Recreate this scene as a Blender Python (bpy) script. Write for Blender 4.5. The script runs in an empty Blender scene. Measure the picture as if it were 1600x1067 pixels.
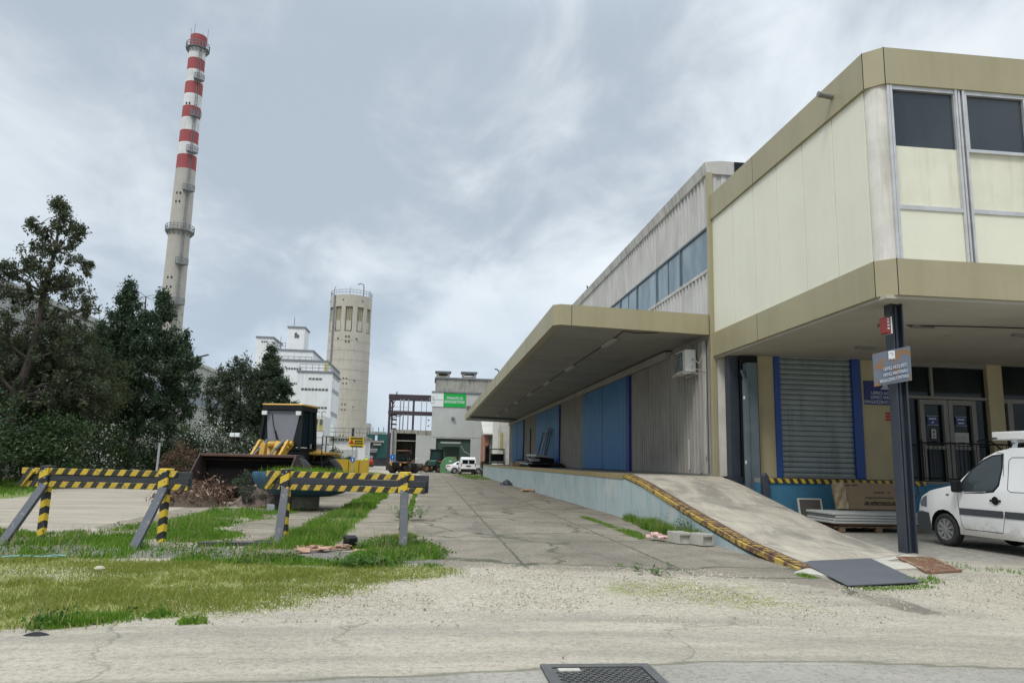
import bpy, math, random
import numpy as np
from mathutils import Vector, Matrix
R = math.radians
random.seed(7)
scn = bpy.context.scene
COL = scn.collection
H = 1.4
# camera orientation (columns: right, up, back)
CM = Matrix(((0.99339, -0.04018, -0.10754), (-0.1126, -0.15823, -0.98096), (0.0224, 0.98658, -0.16171)))


def ray(px, py):
    return CM @ Vector((px - 800.0, -(py - 533.5), -1150.0))


def A(px, py, Y):            # world point of a measured photo pixel at depth Y
    d = ray(px, py)
    t = Y / d.y
    return Vector((d.x * t, Y, H + d.z * t))


def XZ(px, py, Y):
    p = A(px, py, Y)
    return p.x, p.z


# ------------------------------------------------------------------ materials
MATS = {}


def new_mat(name):
    m = bpy.data.materials.new(name)
    m.use_nodes = True
    nt = m.node_tree
    for n in list(nt.nodes):
        nt.nodes.remove(n)
    out = nt.nodes.new('ShaderNodeOutputMaterial')
    b = nt.nodes.new('ShaderNodeBsdfPrincipled')
    nt.links.new(b.outputs[0], out.inputs[0])
    MATS[name] = m
    return m, nt, b


def N(nt, t, **kw):
    n = nt.nodes.new(t)
    for k, v in kw.items():
        if k in n.inputs.keys():
            n.inputs[k].default_value = v
        else:
            setattr(n, k, v)
    return n


def mth(nt, op, a, b=None, c=None, clamp=False):
    n = nt.nodes.new('ShaderNodeMath')
    n.operation = op
    n.use_clamp = clamp
    for i, x in enumerate((a, b, c)):
        if x is None:
            continue
        if isinstance(x, (int, float)):
            n.inputs[i].default_value = x
        else:
            nt.links.new(x, n.inputs[i])
    return n.outputs[0]


def ramp(nt, fac, lo, hi):
    n = nt.nodes.new('ShaderNodeMapRange')
    n.interpolation_type = 'SMOOTHSTEP'
    nt.links.new(fac, n.inputs[0])
    n.inputs[1].default_value = lo
    n.inputs[2].default_value = hi
    return n.outputs[0]


def mixc(nt, fac, a, b, blend='MIX'):
    n = nt.nodes.new('ShaderNodeMix')
    n.data_type = 'RGBA'
    n.blend_type = blend
    if isinstance(fac, (int, float)):
        n.inputs[0].default_value = fac
    else:
        nt.links.new(fac, n.inputs[0])
    for i, x in ((6, a), (7, b)):
        if isinstance(x, tuple):
            n.inputs[i].default_value = (*x[:3], 1)
        else:
            nt.links.new(x, n.inputs[i])
    return n.outputs[2]


def noise(nt, vec, scale, detail=5, rough=.55, dist=0, mapping=None):
    if mapping:
        mp = nt.nodes.new('ShaderNodeMapping')
        mp.inputs['Scale'].default_value = mapping
        nt.links.new(vec, mp.inputs[0])
        vec = mp.outputs[0]
    n = nt.nodes.new('ShaderNodeTexNoise')
    n.inputs['Scale'].default_value = scale
    n.inputs['Detail'].default_value = detail
    n.inputs['Roughness'].default_value = rough
    n.inputs['Distortion'].default_value = dist
    nt.links.new(vec, n.inputs['Vector'])
    return n.outputs[0]


def objco(nt):
    return nt.nodes.new('ShaderNodeTexCoord').outputs['Object']


def bump(nt, b, h, strength, dist=.02):
    n = nt.nodes.new('ShaderNodeBump')
    n.inputs['Strength'].default_value = strength
    n.inputs['Distance'].default_value = dist
    nt.links.new(h, n.inputs['Height'])
    nt.links.new(n.outputs[0], b.inputs['Normal'])


def mat(name, c, c2=None, sc=2.0, rough=.75, metal=0.0, bmp=.15, bsc=40, streak=None, sk=.6, patch=None, pth=(.55, .62), psc=3, spec=.4, grain=.12, map=None):
    m, nt, b = new_mat(name)
    co = objco(nt)
    if c2 is None:
        c2 = tuple(x * .8 for x in c)
    f = ramp(nt, noise(nt, co, sc, 6, .6, .3, map), .3, .7)
    col = mixc(nt, f, c, c2)
    fine = noise(nt, co, bsc, 3, .7)
    if grain:
        g = ramp(nt, fine, .25, .75)
        col = mixc(nt, grain, col, mixc(nt, g, tuple(x * .3 for x in c), tuple(min(1, x * 1.5) for x in c)))
    if streak:
        s = noise(nt, co, 3.0, 5, .65, 0, (1.6, 1.6, .12))
        s2 = noise(nt, co, .7, 3, .5)
        s = ramp(nt, mth(nt, 'ADD', s, mth(nt, 'MULTIPLY', s2, .35)), .62, .85)
        col = mixc(nt, mth(nt, 'MULTIPLY', s, sk), col, streak)
    if patch:
        p = ramp(nt, noise(nt, co, psc, 8, .65, .4), pth[0], pth[1])
        col = mixc(nt, p, col, patch)
    nt.links.new(col, b.inputs['Base Color'])
    b.inputs['Roughness'].default_value = rough
    b.inputs['Metallic'].default_value = metal
    b.inputs['Specular IOR Level'].default_value = spec
    if bmp:
        bump(nt, b, fine, bmp)
    return m


def leafmat(name, c1, c2, c3=None, transl=.25, rare=.9):
    m, nt, b = new_mat(name)
    g = nt.nodes.new('ShaderNodeNewGeometry')
    rnd = g.outputs['Random Per Island']
    col = mixc(nt, rnd, c1, c2)
    big = noise(nt, objco(nt), .9, 3)
    col = mixc(nt, ramp(nt, big, .35, .65), col, mixc(nt, .5, col, c1))
    if c3:
        col = mixc(nt, ramp(nt, rnd, rare, rare + .02), col, c3)
    nt.links.new(col, b.inputs['Base Color'])
    b.inputs['Roughness'].default_value = .6
    b.inputs['Specular IOR Level'].default_value = .08
    t = nt.nodes.new('ShaderNodeBsdfTranslucent')
    nt.links.new(col, t.inputs[0])
    mx = nt.nodes.new('ShaderNodeMixShader')
    mx.inputs[0].default_value = transl
    nt.links.new(b.outputs[0], mx.inputs[1])
    nt.links.new(t.outputs[0], mx.inputs[2])
    nt.links.new(mx.outputs[0], nt.nodes['Material Output'].inputs[0])
    return m


def glass(name, c, rough=.06, spec=.6, varc=None):
    m, nt, b = new_mat(name)
    co = objco(nt)
    f = ramp(nt, noise(nt, co, .8, 4, .6, 0, (1, 1, .4)), .35, .65)
    nt.links.new(mixc(nt, f, c, varc or tuple(x * .7 for x in c)), b.inputs['Base Color'])
    b.inputs['Roughness'].default_value = rough
    b.inputs['Specular IOR Level'].default_value = spec
    return m


def hazard(name, slope=1.0, period=.3, axis=0, c1=(.62, .43, .03), c2=(.018, .019, .022), wear=.5, duty=.5, fix=None):
    m, nt, b = new_mat(name)
    co = objco(nt)
    s = nt.nodes.new('ShaderNodeSeparateXYZ')
    nt.links.new(co, s.inputs[0])
    a = mth(nt, 'ADD', s.outputs[axis], mth(nt, 'MULTIPLY', s.outputs[2], slope))
    fr = mth(nt, 'FRACT', mth(nt, 'DIVIDE', a, period))
    st = mth(nt, 'LESS_THAN', fr, duty)
    col = mixc(nt, st, c2, c1)
    w = ramp(nt, noise(nt, co, 15, 9, .78), .53, .60)
    col = mixc(nt, .35, col, mixc(nt, ramp(nt, noise(nt, co, 3, 6, .7), .3, .7), col, (.05, .04, .03)))
    col = mixc(nt, mth(nt, 'MULTIPLY', w, wear), col, fix or (.12, .10, .06))
    nt.links.new(col, b.inputs['Base Color'])
    b.inputs['Roughness'].default_value = .6
    bump(nt, b, noise(nt, co, 60, 3), .2)
    return m


khaki = mat('khaki_fascia', (.335, .298, .185), (.305, .272, .168), sc=.7, rough=.45, bmp=.03, grain=.03, streak=(.19, .17, .10), sk=.15)
cream = mat('cream_panel', (.71, .695, .56), (.665, .65, .525), sc=.6, rough=.5, bmp=.02, grain=.03, streak=(.58, .56, .43), sk=.12)
offwhite = mat('weathered_white', (.66, .64, .58), (.55, .53, .47), sc=1.5, streak=(.30, .28, .24), sk=.45, bmp=.05, grain=.05)
silver = mat('aluminium', (.62, .62, .61), (.5, .5, .49), sc=3, rough=.38, metal=.5, bmp=.03, grain=.05)
soffit = mat('soffit', (.43, .405, .345), (.37, .35, .295), sc=.9, bmp=.05, patch=(.22, .19, .14), pth=(.62, .72), psc=1.3, grain=.08)
soffit2 = mat('canopy_soffit', (.295, .29, .268), (.25, .245, .225), sc=.5, bmp=.05, patch=(.15, .14, .11), pth=(.62, .72), psc=.9, grain=.08)
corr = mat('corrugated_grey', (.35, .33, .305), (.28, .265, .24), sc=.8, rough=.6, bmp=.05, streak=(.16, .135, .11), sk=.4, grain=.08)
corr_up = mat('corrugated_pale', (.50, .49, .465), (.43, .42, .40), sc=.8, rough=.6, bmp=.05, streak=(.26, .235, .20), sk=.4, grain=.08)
gutter = mat('pale_flashing', (.52, .50, .46), (.42, .40, .36), sc=1.2, bmp=.04, streak=(.2, .18, .15), sk=.5)
bluedoor = mat('blue_door', (.025, .15, .36), (.035, .185, .40), sc=1.1, rough=.5, bmp=.05, streak=(.07, .20, .34), sk=.5, patch=(.015, .08, .2), pth=(.62, .7), psc=2)
bluedark = mat('dark_blue_post', (.012, .035, .20), (.015, .05, .25), rough=.5, bmp=.05)
bluepost = mat('blue_post', (.016, .06, .25), (.016, .05, .21), rough=.5, bmp=.05)
navy = mat('navy_steel', (.028, .036, .050), (.038, .046, .060), sc=4, rough=.42, bmp=.08, patch=(.11, .10, .09), pth=(.68, .74), psc=6, spec=.5)
steelgrey = mat('grey_steel', (.11, .14, .16), (.085, .11, .125), rough=.5, bmp=.05)
hallglass = glass('hazy_blue_glass', (.09, .145, .18), .12, .5, (.21, .28, .31))
darkglass = glass('dark_window_glass', (.018, .026, .034), .05, .6, (.03, .04, .05))
blackglass = glass('black_glass', (.006, .009, .010), .05, .25, (.012, .02, .02))
tealglass = glass('teal_dark_glass', (.03, .055, .055), .1, .5)
dockblue = mat('faded_blue_paint', (.41, .475, .465), (.34, .425, .43), sc=1.0, rough=.85, streak=(.13, .20, .26), sk=.35, patch=(.43, .46, .43), pth=(.50, .66), psc=.9, bmp=.3, bsc=25)
bayblue = mat('bay_blue_paint', (.04, .145, .235), (.052, .175, .275), sc=1.2, rough=.8, patch=(.26, .32, .32), pth=(.68, .71), psc=1.4, bmp=.2, streak=(.03, .14, .26), sk=.5)
conc = mat('ramp_concrete', (.47, .425, .34), (.33, .295, .235), sc=1.5, rough=.9, bmp=.35, bsc=30, streak=(.15, .13, .105), sk=.0, patch=(.40, .37, .31), pth=(.58, .7), psc=2.2, grain=.3, map=(1, .28, 1))


def ramp_mat():
    m, nt, b = new_mat('stained_ramp')
    co = objco(nt)
    f = noise(nt, co, 2.2, 8, .7, .5, (1, .35, 1))
    g = noise(nt, co, .75, 5, .6, .6, (1.3, .5, 1))
    fine = noise(nt, co, 38, 4, .75)
    col = mixc(nt, ramp(nt, f, .32, .68), (.42, .375, .295), (.29, .255, .20))
    col = mixc(nt, mth(nt, 'MULTIPLY', ramp(nt, g, .50, .66), .75), col, (.17, .15, .125))
    col = mixc(nt, mth(nt, 'MULTIPLY', ramp(nt, noise(nt, co, 5, 8, .75, 0, (1.6, .4, 1)), .54, .66), .5), col, (.52, .48, .40))
    col = mixc(nt, mth(nt, 'MULTIPLY', ramp(nt, fine, .55, .72), .4), col, (.14, .125, .10))
    s = nt.nodes.new('ShaderNodeSeparateXYZ')
    nt.links.new(co, s.inputs[0])
    fr = mth(nt, 'FRACT', mth(nt, 'DIVIDE', mth(nt, 'ADD', s.outputs[1], mth(nt, 'MULTIPLY', f, .12)), 1.9))
    jl = mth(nt, 'LESS_THAN', fr, .018)
    col = mixc(nt, mth(nt, 'MULTIPLY', jl, .6), col, (.09, .08, .065))
    nt.links.new(col, b.inputs['Base Color'])
    b.inputs['Roughness'].default_value = .92
    bump(nt, b, mth(nt, 'ADD', fine, f), .5)
    return m


rampm = ramp_mat()
concw = mat('pale_concrete', (.45, .42, .355), (.36, .335, .275), sc=2.5, rough=.9, bmp=.3, bsc=35, grain=.25)
platf = mat('platform_concrete', (.25, .235, .205), (.19, .18, .155), sc=1.2, rough=.9, bmp=.3, grain=.2)
yedge = hazard('worn_yellow_edge', 0.0, .22, 1, (.40, .30, .11), (.24, .18, .09), .9, .66, (.22, .19, .14))
yline = mat('yellow_edge_angle', (.46, .32, .065), (.36, .25, .06), sc=3, rough=.7, patch=(.11, .06, .04), pth=(.47, .58), psc=5, bmp=.15)
rustm = mat('rusty_steel_kerb', (.13, .075, .05), (.08, .05, .04), sc=4, rough=.85, bmp=.3)
hzx = hazard('hazard_strip', .5, .21, 0, wear=.35)
beige = mat('beige_render', (.42, .36, .22), (.36, .31, .19), sc=1, rough=.8, bmp=.1, grain=.06)
shut = mat('roller_shutter', (.23, .265, .26), (.19, .22, .22), sc=.8, rough=.45, metal=.3, bmp=.03, streak=(.10, .12, .12), sk=.5)
doorframe = mat('grey_door_frame', (.20, .195, .18), (.17, .165, .15), rough=.5, bmp=.03)
blockwall = mat('dark_block_wall', (.07, .08, .08), (.05, .06, .06), rough=.9, bmp=.2)
white = mat('white_paint', (.76, .76, .74), (.68, .68, .66), sc=1.5, rough=.5, bmp=.03, grain=.03)


def van_paint():
    m, nt, b = new_mat('van_white_paint')
    co = objco(nt)
    sp_ = nt.nodes.new('ShaderNodeSeparateXYZ')
    nt.links.new(co, sp_.inputs[0])
    n_ = noise(nt, co, 4.5, 8, .72, .4)
    d = ramp(nt, mth(nt, 'ADD', sp_.outputs[2], mth(nt, 'MULTIPLY', n_, -.75)), .16, -.12)
    col = mixc(nt, ramp(nt, noise(nt, co, 1.1, 4), .3, .7), (.77, .77, .76), (.72, .72, .71))
    col = mixc(nt, mth(nt, 'MULTIPLY', d, .7), col, (.36, .32, .26))
    nt.links.new(col, b.inputs['Base Color'])
    b.inputs['Roughness'].default_value = .3
    b.inputs['Coat Weight'].default_value = .3
    return m


vanwhite = van_paint()
vanglass = glass('van_glass', (.022, .030, .034), .04, .55, (.045, .055, .06))
black = mat('black_plastic', (.010, .011, .013), (.015, .016, .018), rough=.6, bmp=.05, spec=.2)
moulding = mat('grey_moulding', (.055, .06, .065), (.045, .05, .055), rough=.5, bmp=.03)
rubber = mat('tyre_rubber', (.018, .018, .018), (.028, .027, .025), rough=.85, bmp=.2, patch=(.07, .06, .05), pth=(.6, .75), psc=5)
hub = mat('hubcap', (.42, .42, .42), (.3, .3, .3), rough=.35, metal=.6, bmp=.02)
yellow = mat('loader_yellow', (.50, .29, .04), (.40, .23, .035), sc=2, rough=.45, bmp=.05, patch=(.14, .10, .06), pth=(.64, .74), psc=5)
orange = mat('loader_orange', (.30, .13, .045), (.22, .095, .035), rough=.5, patch=(.10, .08, .06), pth=(.52, .70), psc=3)
bucketm = mat('rusted_bucket', (.060, .040, .032), (.042, .029, .025), sc=2, rough=.75, bmp=.3, patch=(.025, .02, .02), pth=(.5, .62), psc=1.5)
bucketin = mat('bucket_inside_shade', (.012, .010, .009), (.009, .008, .008), rough=.85, bmp=.3, patch=(.04, .027, .022), pth=(.62, .72), psc=1.5, spec=.08)  # near-black steel: shade of the hollow put into the colour, plus rust patches
cabglass = glass('cab_glass', (.16, .165, .18), .08, .6, (.20, .205, .22))
barrier_grey = mat('charcoal_wood', (.028, .030, .036), (.042, .044, .05), sc=3, rough=.6, bmp=.35, bsc=22, map=(1, 1, 6))
legm = mat('grey_painted_leg', (.060, .064, .075), (.05, .054, .062), sc=3, rough=.55, bmp=.2, patch=(.13, .12, .105), pth=(.56, .66), psc=9)
hz1 = hazard('hazard_plank', -.62, .222, 0, wear=.6)
hzp = hazard('hazard_post', 0.35, 0.0, 0) if False else None


def hazard_v():
    m, nt, b = new_mat('hazard_upright')
    co = objco(nt)
    s = nt.nodes.new('ShaderNodeSeparateXYZ')
    nt.links.new(co, s.inputs[0])
    ax = mth(nt, 'ABSOLUTE', s.outputs[0])
    a = mth(nt, 'ADD', s.outputs[2], mth(nt, 'MULTIPLY', s.outputs[0], -.5))
    a = mth(nt, 'ADD', a, mth(nt, 'MULTIPLY', s.outputs[1], .3))
    st = mth(nt, 'LESS_THAN', mth(nt, 'FRACT', mth(nt, 'DIVIDE', a, .235)), .5)
    w = ramp(nt, noise(nt, co, 9, 8, .7), .57, .66)
    col = mixc(nt, st, (.018, .019, .022), (.62, .43, .03))
    col = mixc(nt, mth(nt, 'MULTIPLY', w, .4), col, (.10, .09, .06))
    nt.links.new(col, b.inputs['Base Color'])
    b.inputs['Roughness'].default_value = .6
    return m


hzv = hazard_v()
bowlblue = mat('bowl_blue', (.032, .105, .175), (.026, .082, .14), sc=2, rough=.6, bmp=.2, patch=(.17, .21, .22), pth=(.62, .70), psc=5, streak=(.012, .04, .08), sk=.6)
drum = mat('drum_concrete', (.27, .25, .20), (.2, .185, .15), sc=3, rough=.9, bmp=.3)
soil = mat('soil', (.10, .075, .05), (.07, .055, .04), sc=5, rough=.95, bmp=.5, bsc=18)
rubblem = mat('earth_rubble', (.17, .125, .10), (.11, .085, .07), sc=3, rough=.95, bmp=.7, bsc=14, patch=(.27, .23, .20), pth=(.58, .64), psc=4)
chim_c = mat('chimney_concrete', (.40, .385, .34), (.34, .325, .285), sc=.12, rough=.9, bmp=.0, streak=(.27, .24, .20), sk=.4)
chim_r = mat('chimney_red', (.32, .07, .07), (.25, .055, .057), sc=.2, rough=.8, bmp=0, streak=(.16, .07, .06), sk=.4)
chim_w = mat('chimney_white', (.62, .62, .60), (.52, .52, .50), sc=.2, rough=.8, bmp=0, streak=(.3, .28, .26), sk=.4)
ironm = mat('grey_ironwork', (.17, .18, .19), (.13, .13, .14), rough=.6, bmp=0)
siloc = mat('silo_concrete', (.47, .44, .37), (.40, .375, .315), sc=.15, rough=.9, bmp=0, streak=(.30, .27, .21), sk=.45, grain=.05)
silod = mat('silo_window', (.28, .245, .14), (.18, .155, .09), sc=.3, rough=.7, bmp=0)
holem = mat('dark_hole', (.02, .02, .02), rough=.9, bmp=0)
wbuild = mat('white_render', (.72, .73, .72), (.66, .67, .66), sc=.15, rough=.8, bmp=0, streak=(.48, .47, .44), sk=.35, grain=.02)
wroof = mat('grey_roof_edge', (.20, .21, .23), rough=.7, bmp=0)
farwin = mat('far_window', (.08, .085, .085), (.16, .16, .15), sc=1.2, rough=.3, bmp=0)
yellowfr = mat('yellow_frames', (.46, .40, .14), (.4, .36, .14), rough=.6, bmp=0)
greyconc = mat('grey_concrete_wall', (.47, .475, .45), (.41, .415, .395), sc=.3, rough=.85, bmp=.05, streak=(.30, .30, .28), sk=.15, grain=.04)
stained = mat('stained_concrete', (.34, .325, .28), (.28, .265, .225), sc=.4, rough=.9, bmp=.05, streak=(.08, .08, .07), sk=.7)
signgreen = mat('sign_green', (.008, .36, .06), (.008, .33, .055), rough=.5, bmp=0, grain=0)
signwhite = mat('sign_white', (.72, .74, .72), (.66, .68, .66), rough=.5, bmp=0, grain=0)
signblue = mat('sign_blue', (.012, .022, .14), (.012, .02, .12), rough=.4, bmp=0, grain=0)
signyellow = mat('sign_yellow', (.68, .46, .01), (.6, .41, .01), rough=.5, bmp=0, grain=0)
letter = mat('lettering_white', (.70, .72, .74), (.6, .62, .65), sc=8, rough=.5, bmp=0, grain=0)
letdull = mat('lettering_worn', (.52, .58, .66), (.36, .41, .48), sc=12, rough=.6, bmp=0, grain=0)
letblack = mat('ink_black', (.03, .025, .02), rough=.7, bmp=0, grain=0)
signplate = mat('weathered_sign_plate', (.15, .17, .195), (.12, .145, .20), sc=2.5, rough=.5, metal=.2, bmp=.02, patch=(.24, .13, .055), pth=(.50, .56), psc=2.2, grain=.05)
redbox = mat('red_box', (.24, .035, .03), (.2, .03, .025), rough=.4, bmp=0)
red = mat('red_paint', (.42, .03, .025), rough=.5, bmp=0)
cardboard = mat('cardboard', (.245, .175, .105), (.21, .15, .09), sc=1.5, rough=.85, bmp=.05, grain=.06)
wood = mat('old_wood', (.22, .14, .08), (.15, .10, .06), sc=3, rough=.85, bmp=.3, map=(1, 8, 8))
sheet = mat('pale_sheet', (.44, .45, .42), (.36, .37, .35), sc=2, rough=.6, bmp=.05)
platesteel = mat('steel_plate', (.125, .13, .14), (.105, .112, .12), sc=1.5, rough=.55, metal=.3, bmp=.1, patch=(.16, .16, .16), pth=(.62, .78), psc=2)
rust = mat('orange_rust', (.22, .115, .065), (.15, .08, .05), sc=6, rough=.9, bmp=.3, patch=(.30, .23, .16), pth=(.5, .62), psc=6)
castiron = mat('cast_iron', (.13, .128, .12), (.095, .094, .09), sc=6, rough=.55, metal=.5, bmp=.2, patch=(.25, .22, .17), pth=(.64, .75), psc=7)
purple = mat('maroon_steel', (.058, .042, .050), (.045, .034, .040), rough=.7, bmp=0)
tealm = mat('teal_cladding', (.03, .14, .13), (.025, .11, .105), rough=.6, bmp=0)
greenm = mat('green_paint', (.11, .26, .12), (.09, .22, .10), rough=.5, bmp=.03)
greendoor = mat('dark_green_door', (.05, .085, .06), (.04, .07, .05), sc=1, rough=.6, bmp=.05)
brick = mat('red_brick', (.34, .17, .11), (.27, .13, .09), sc=6, rough=.9, bmp=.1)
hutroof = mat('white_hut_roof', (.50, .49, .44), (.42, .41, .36), sc=1.5, rough=.8, bmp=.05, patch=(.3, .29, .25), pth=(.62, .72), psc=2)
barkm = mat('bark', (.075, .062, .048), (.05, .042, .034), sc=6, rough=.95, bmp=.5)
vest = mat('hi_vis_vest', (.50, .75, .04), (.45, .68, .04), rough=.7, bmp=0)
skin = mat('skin', (.45, .28, .2), rough=.6, bmp=0)
trousers = mat('dark_trousers', (.02, .022, .03), rough=.8, bmp=0)
galv = mat('galvanised_post', (.36, .38, .40), (.3, .31, .33), rough=.5, bmp=0)
yelfence = mat('yellow_barrier_plastic', (.48, .31, .03), (.42, .27, .03), sc=2, rough=.5, bmp=0)
cinder = mat('cinder_block', (.42, .40, .35), (.35, .33, .29), sc=8, rough=.95, bmp=.4)
terracotta = mat('terracotta', (.40, .25, .17), (.32, .19, .13), sc=6, rough=.9, bmp=.2)
bagm = mat('black_bag', (.015, .018, .025), (.025, .03, .04), rough=.4, bmp=.2)
dryleaf = leafmat('dry_leaf', (.15, .085, .055), (.07, .042, .03), (.42, .32, .25), .1, .92)
lgA = leafmat('sparse_leaf', (.062, .076, .044), (.13, .145, .088), (.16, .145, .09), .35, .93)
lgB = leafmat('cypress_leaf', (.036, .062, .036), (.084, .120, .064), None, .3)
lgC = leafmat('olive_leaf', (.055, .075, .045), (.115, .14, .09), (.15, .16, .12), .35, .95)
lgD = leafmat('hedge_leaf', (.030, .058, .024), (.075, .115, .048), (.6, .6, .55), .2, .985)
lgF = leafmat('flowering_leaf', (.03, .045, .022), (.085, .11, .05), (.65, .64, .60), .2, .84)
lgT = leafmat('twig_brown', (.12, .08, .055), (.20, .14, .10), None, .1)
weed = leafmat('weed_leaf', (.05, .11, .02), (.10, .19, .04), None, .3)
grassl = leafmat('lush_blade', (.085, .19, .018), (.20, .34, .048), (.34, .34, .12), .4, .92)
grassd = leafmat('dry_blade', (.165, .21, .036), (.28, .305, .068), (.44, .40, .18), .35, .9)
stonem = leafmat('pebble', (.28, .25, .19), (.58, .53, .43), (.14, .125, .10), 0, .82)


# ------------------------------------------------------------------ mesh builder
ORG = {}


class MB:
    def __init__(s):
        s.v = []
        s.f = []
        s.m = []
        s.cm = 0

    def add(s, vs, fs):
        o = len(s.v)
        s.v += [tuple(v) for v in vs]
        s.f += [tuple(i + o for i in f) for f in fs]
        s.m += [s.cm] * len(fs)
        return s

    def box(s, x0, x1, y0, y1, z0, z1):
        x0, x1 = min(x0, x1), max(x0, x1)
        y0, y1 = min(y0, y1), max(y0, y1)
        z0, z1 = min(z0, z1), max(z0, z1)
        return s.add([(x0, y0, z0), (x1, y0, z0), (x1, y1, z0), (x0, y1, z0), (x0, y0, z1), (x1, y0, z1), (x1, y1, z1), (x0, y1, z1)],
                     [(0, 3, 2, 1), (4, 5, 6, 7), (0, 1, 5, 4), (1, 2, 6, 5), (2, 3, 7, 6), (3, 0, 4, 7)])

    def obox(s, c, sz, M):
        vs = []
        for k in range(8):
            p = Vector(((-.5, .5)[k & 1] * sz[0], (-.5, .5)[k >> 1 & 1] * sz[1], (-.5, .5)[k >> 2] * sz[2]))
            vs.append(Vector(c) + M @ p)
        return s.add(vs, [(0, 2, 3, 1), (4, 5, 7, 6), (0, 1, 5, 4), (1, 3, 7, 5), (3, 2, 6, 7), (2, 0, 4, 6)])

    def beam(s, p0, p1, w, h, up=(0, 0, 1)):
        p0, p1 = Vector(p0), Vector(p1)
        d = p1 - p0
        L = d.length
        d.normalize()
        sd = d.cross(Vector(up))
        if sd.length < 1e-4:
            sd = d.cross(Vector((1, 0, 0)))
        sd.normalize()
        u = sd.cross(d)
        M = Matrix((sd, d, u)).transposed()
        return s.obox((p0 + p1) / 2, (w, L, h), M)

    def tube(s, pts, r, n=8, cap=True):
        pts = [Vector(p) for p in pts]
        rs = r if isinstance(r, (list, tuple)) else [r] * len(pts)
        vs, fs = [], []
        ref = None
        for i, p in enumerate(pts):
            d = (pts[min(i + 1, len(pts) - 1)] - pts[max(i - 1, 0)]).normalized()
            if ref is None:
                ref = d.orthogonal().normalized()
            a = (ref - d * ref.dot(d)).normalized()
            ref = a
            b = d.cross(a)
            for k in range(n):
                t = 2 * math.pi * k / n
                vs.append(p + (a * math.cos(t) + b * math.sin(t)) * rs[i])
        for i in range(len(pts) - 1):
            for k in range(n):
                fs.append((i * n + k, i * n + (k + 1) % n, (i + 1) * n + (k + 1) % n, (i + 1) * n + k))
        if cap:
            fs.append(tuple(range(n - 1, -1, -1)))
            fs.append(tuple(range((len(pts) - 1) * n, len(pts) * n)))
        return s.add(vs, fs)

    def lathe(s, prof, n=24, c=(0, 0, 0), ax=2, close=False):
        vs, fs = [], []
        c = Vector(c)
        for (r, z) in prof:
            for k in range(n):
                t = 2 * math.pi * k / n
                a, b = r * math.cos(t), r * math.sin(t)
                p = (a, b, z) if ax == 2 else ((z, a, b) if ax == 0 else (a, z, b))
                vs.append(c + Vector(p))
        m = len(prof)
        for i in range(m - 1 if not close else m):
            j = (i + 1) % m
            for k in range(n):
                fs.append((i * n + k, i * n + (k + 1) % n, j * n + (k + 1) % n, j * n + k))
        return s.add(vs, fs)

    def prism(s, poly, ax, a0, a1):
        """poly: 2-d outline in the other two axes (in x,y,z order), pushed along ax"""
        def P(p, a):
            q = [p[0], p[1]]
            q.insert(ax, a)
            return q
        n = len(poly)
        vs = [P(p, a0) for p in poly] + [P(p, a1) for p in poly]
        fs = [tuple(range(n)), tuple(range(2 * n - 1, n - 1, -1))]
        fs += [(i, i + n, (i + 1) % n + n, (i + 1) % n) for i in range(n)]
        return s.add(vs, fs)

    def quad(s, *p):
        return s.add(p, [tuple(range(len(p)))])

    def build(s, name, m, parent=None, label=None, cat=None, group=None, loc=None, kind=None, bevel=0, smooth=False, world=False, rot=0):
        import bmesh
        off = Vector((0, 0, 0))
        if world:
            if parent is not None:
                off = ORG[parent.name]
            elif loc is not None:
                off = Vector(loc)
        me = bpy.data.meshes.new(name)
        me.from_pydata([tuple(Vector(v) - off) for v in s.v], [], s.f)
        for x in (m if isinstance(m, (list, tuple)) else [m]):
            me.materials.append(x)
        for p, i in zip(me.polygons, s.m):
            p.material_index = i
        bm = bmesh.new()
        bm.from_mesh(me)
        bmesh.ops.recalc_face_normals(bm, faces=bm.faces)
        bm.to_mesh(me)
        bm.free()
        if smooth:
            for p in me.polygons:
                p.use_smooth = True
        o = bpy.data.objects.new(name, me)
        COL.objects.link(o)
        if smooth:
            md = o.modifiers.new('edge', 'EDGE_SPLIT')
            md.split_angle = R(40)
        if bevel:
            md = o.modifiers.new('bevel', 'BEVEL')
            md.width = bevel
            md.segments = 2
            md.limit_method = 'ANGLE'
            md.angle_limit = R(35)
        if parent is not None:
            o.parent = parent
            ORG[o.name] = ORG[parent.name]
        else:
            if loc is not None:
                o.location = loc
            o.rotation_euler.z = rot
            ORG[o.name] = Vector(loc) if loc is not None else Vector((0, 0, 0))
        tag(o, label, cat, group, kind)
        return o


def tag(o, label=None, cat=None, group=None, kind=None):
    for k, v in (('label', label), ('category', cat), ('group', group), ('kind', kind)):
        if v:
            o[k] = v


def thing(name, label, cat, loc=(0, 0, 0), rot=0, group=None):
    o = bpy.data.objects.new(name, None)
    COL.objects.link(o)
    o.location = loc
    o.rotation_euler.z = rot
    ORG[o.name] = Vector(loc)
    tag(o, label, cat, group)
    return o


def dup(root, loc, rot=0, label=None):
    r = root.copy()
    COL.objects.link(r)
    r.location = loc
    r.rotation_euler.z = rot
    if label:
        r['label'] = label
    for ch in root.children:
        c = ch.copy()
        COL.objects.link(c)
        c.parent = r
        for g in ch.children:
            d = g.copy()
            COL.objects.link(d)
            d.parent = c
    return r


TEXTS = []


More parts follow.
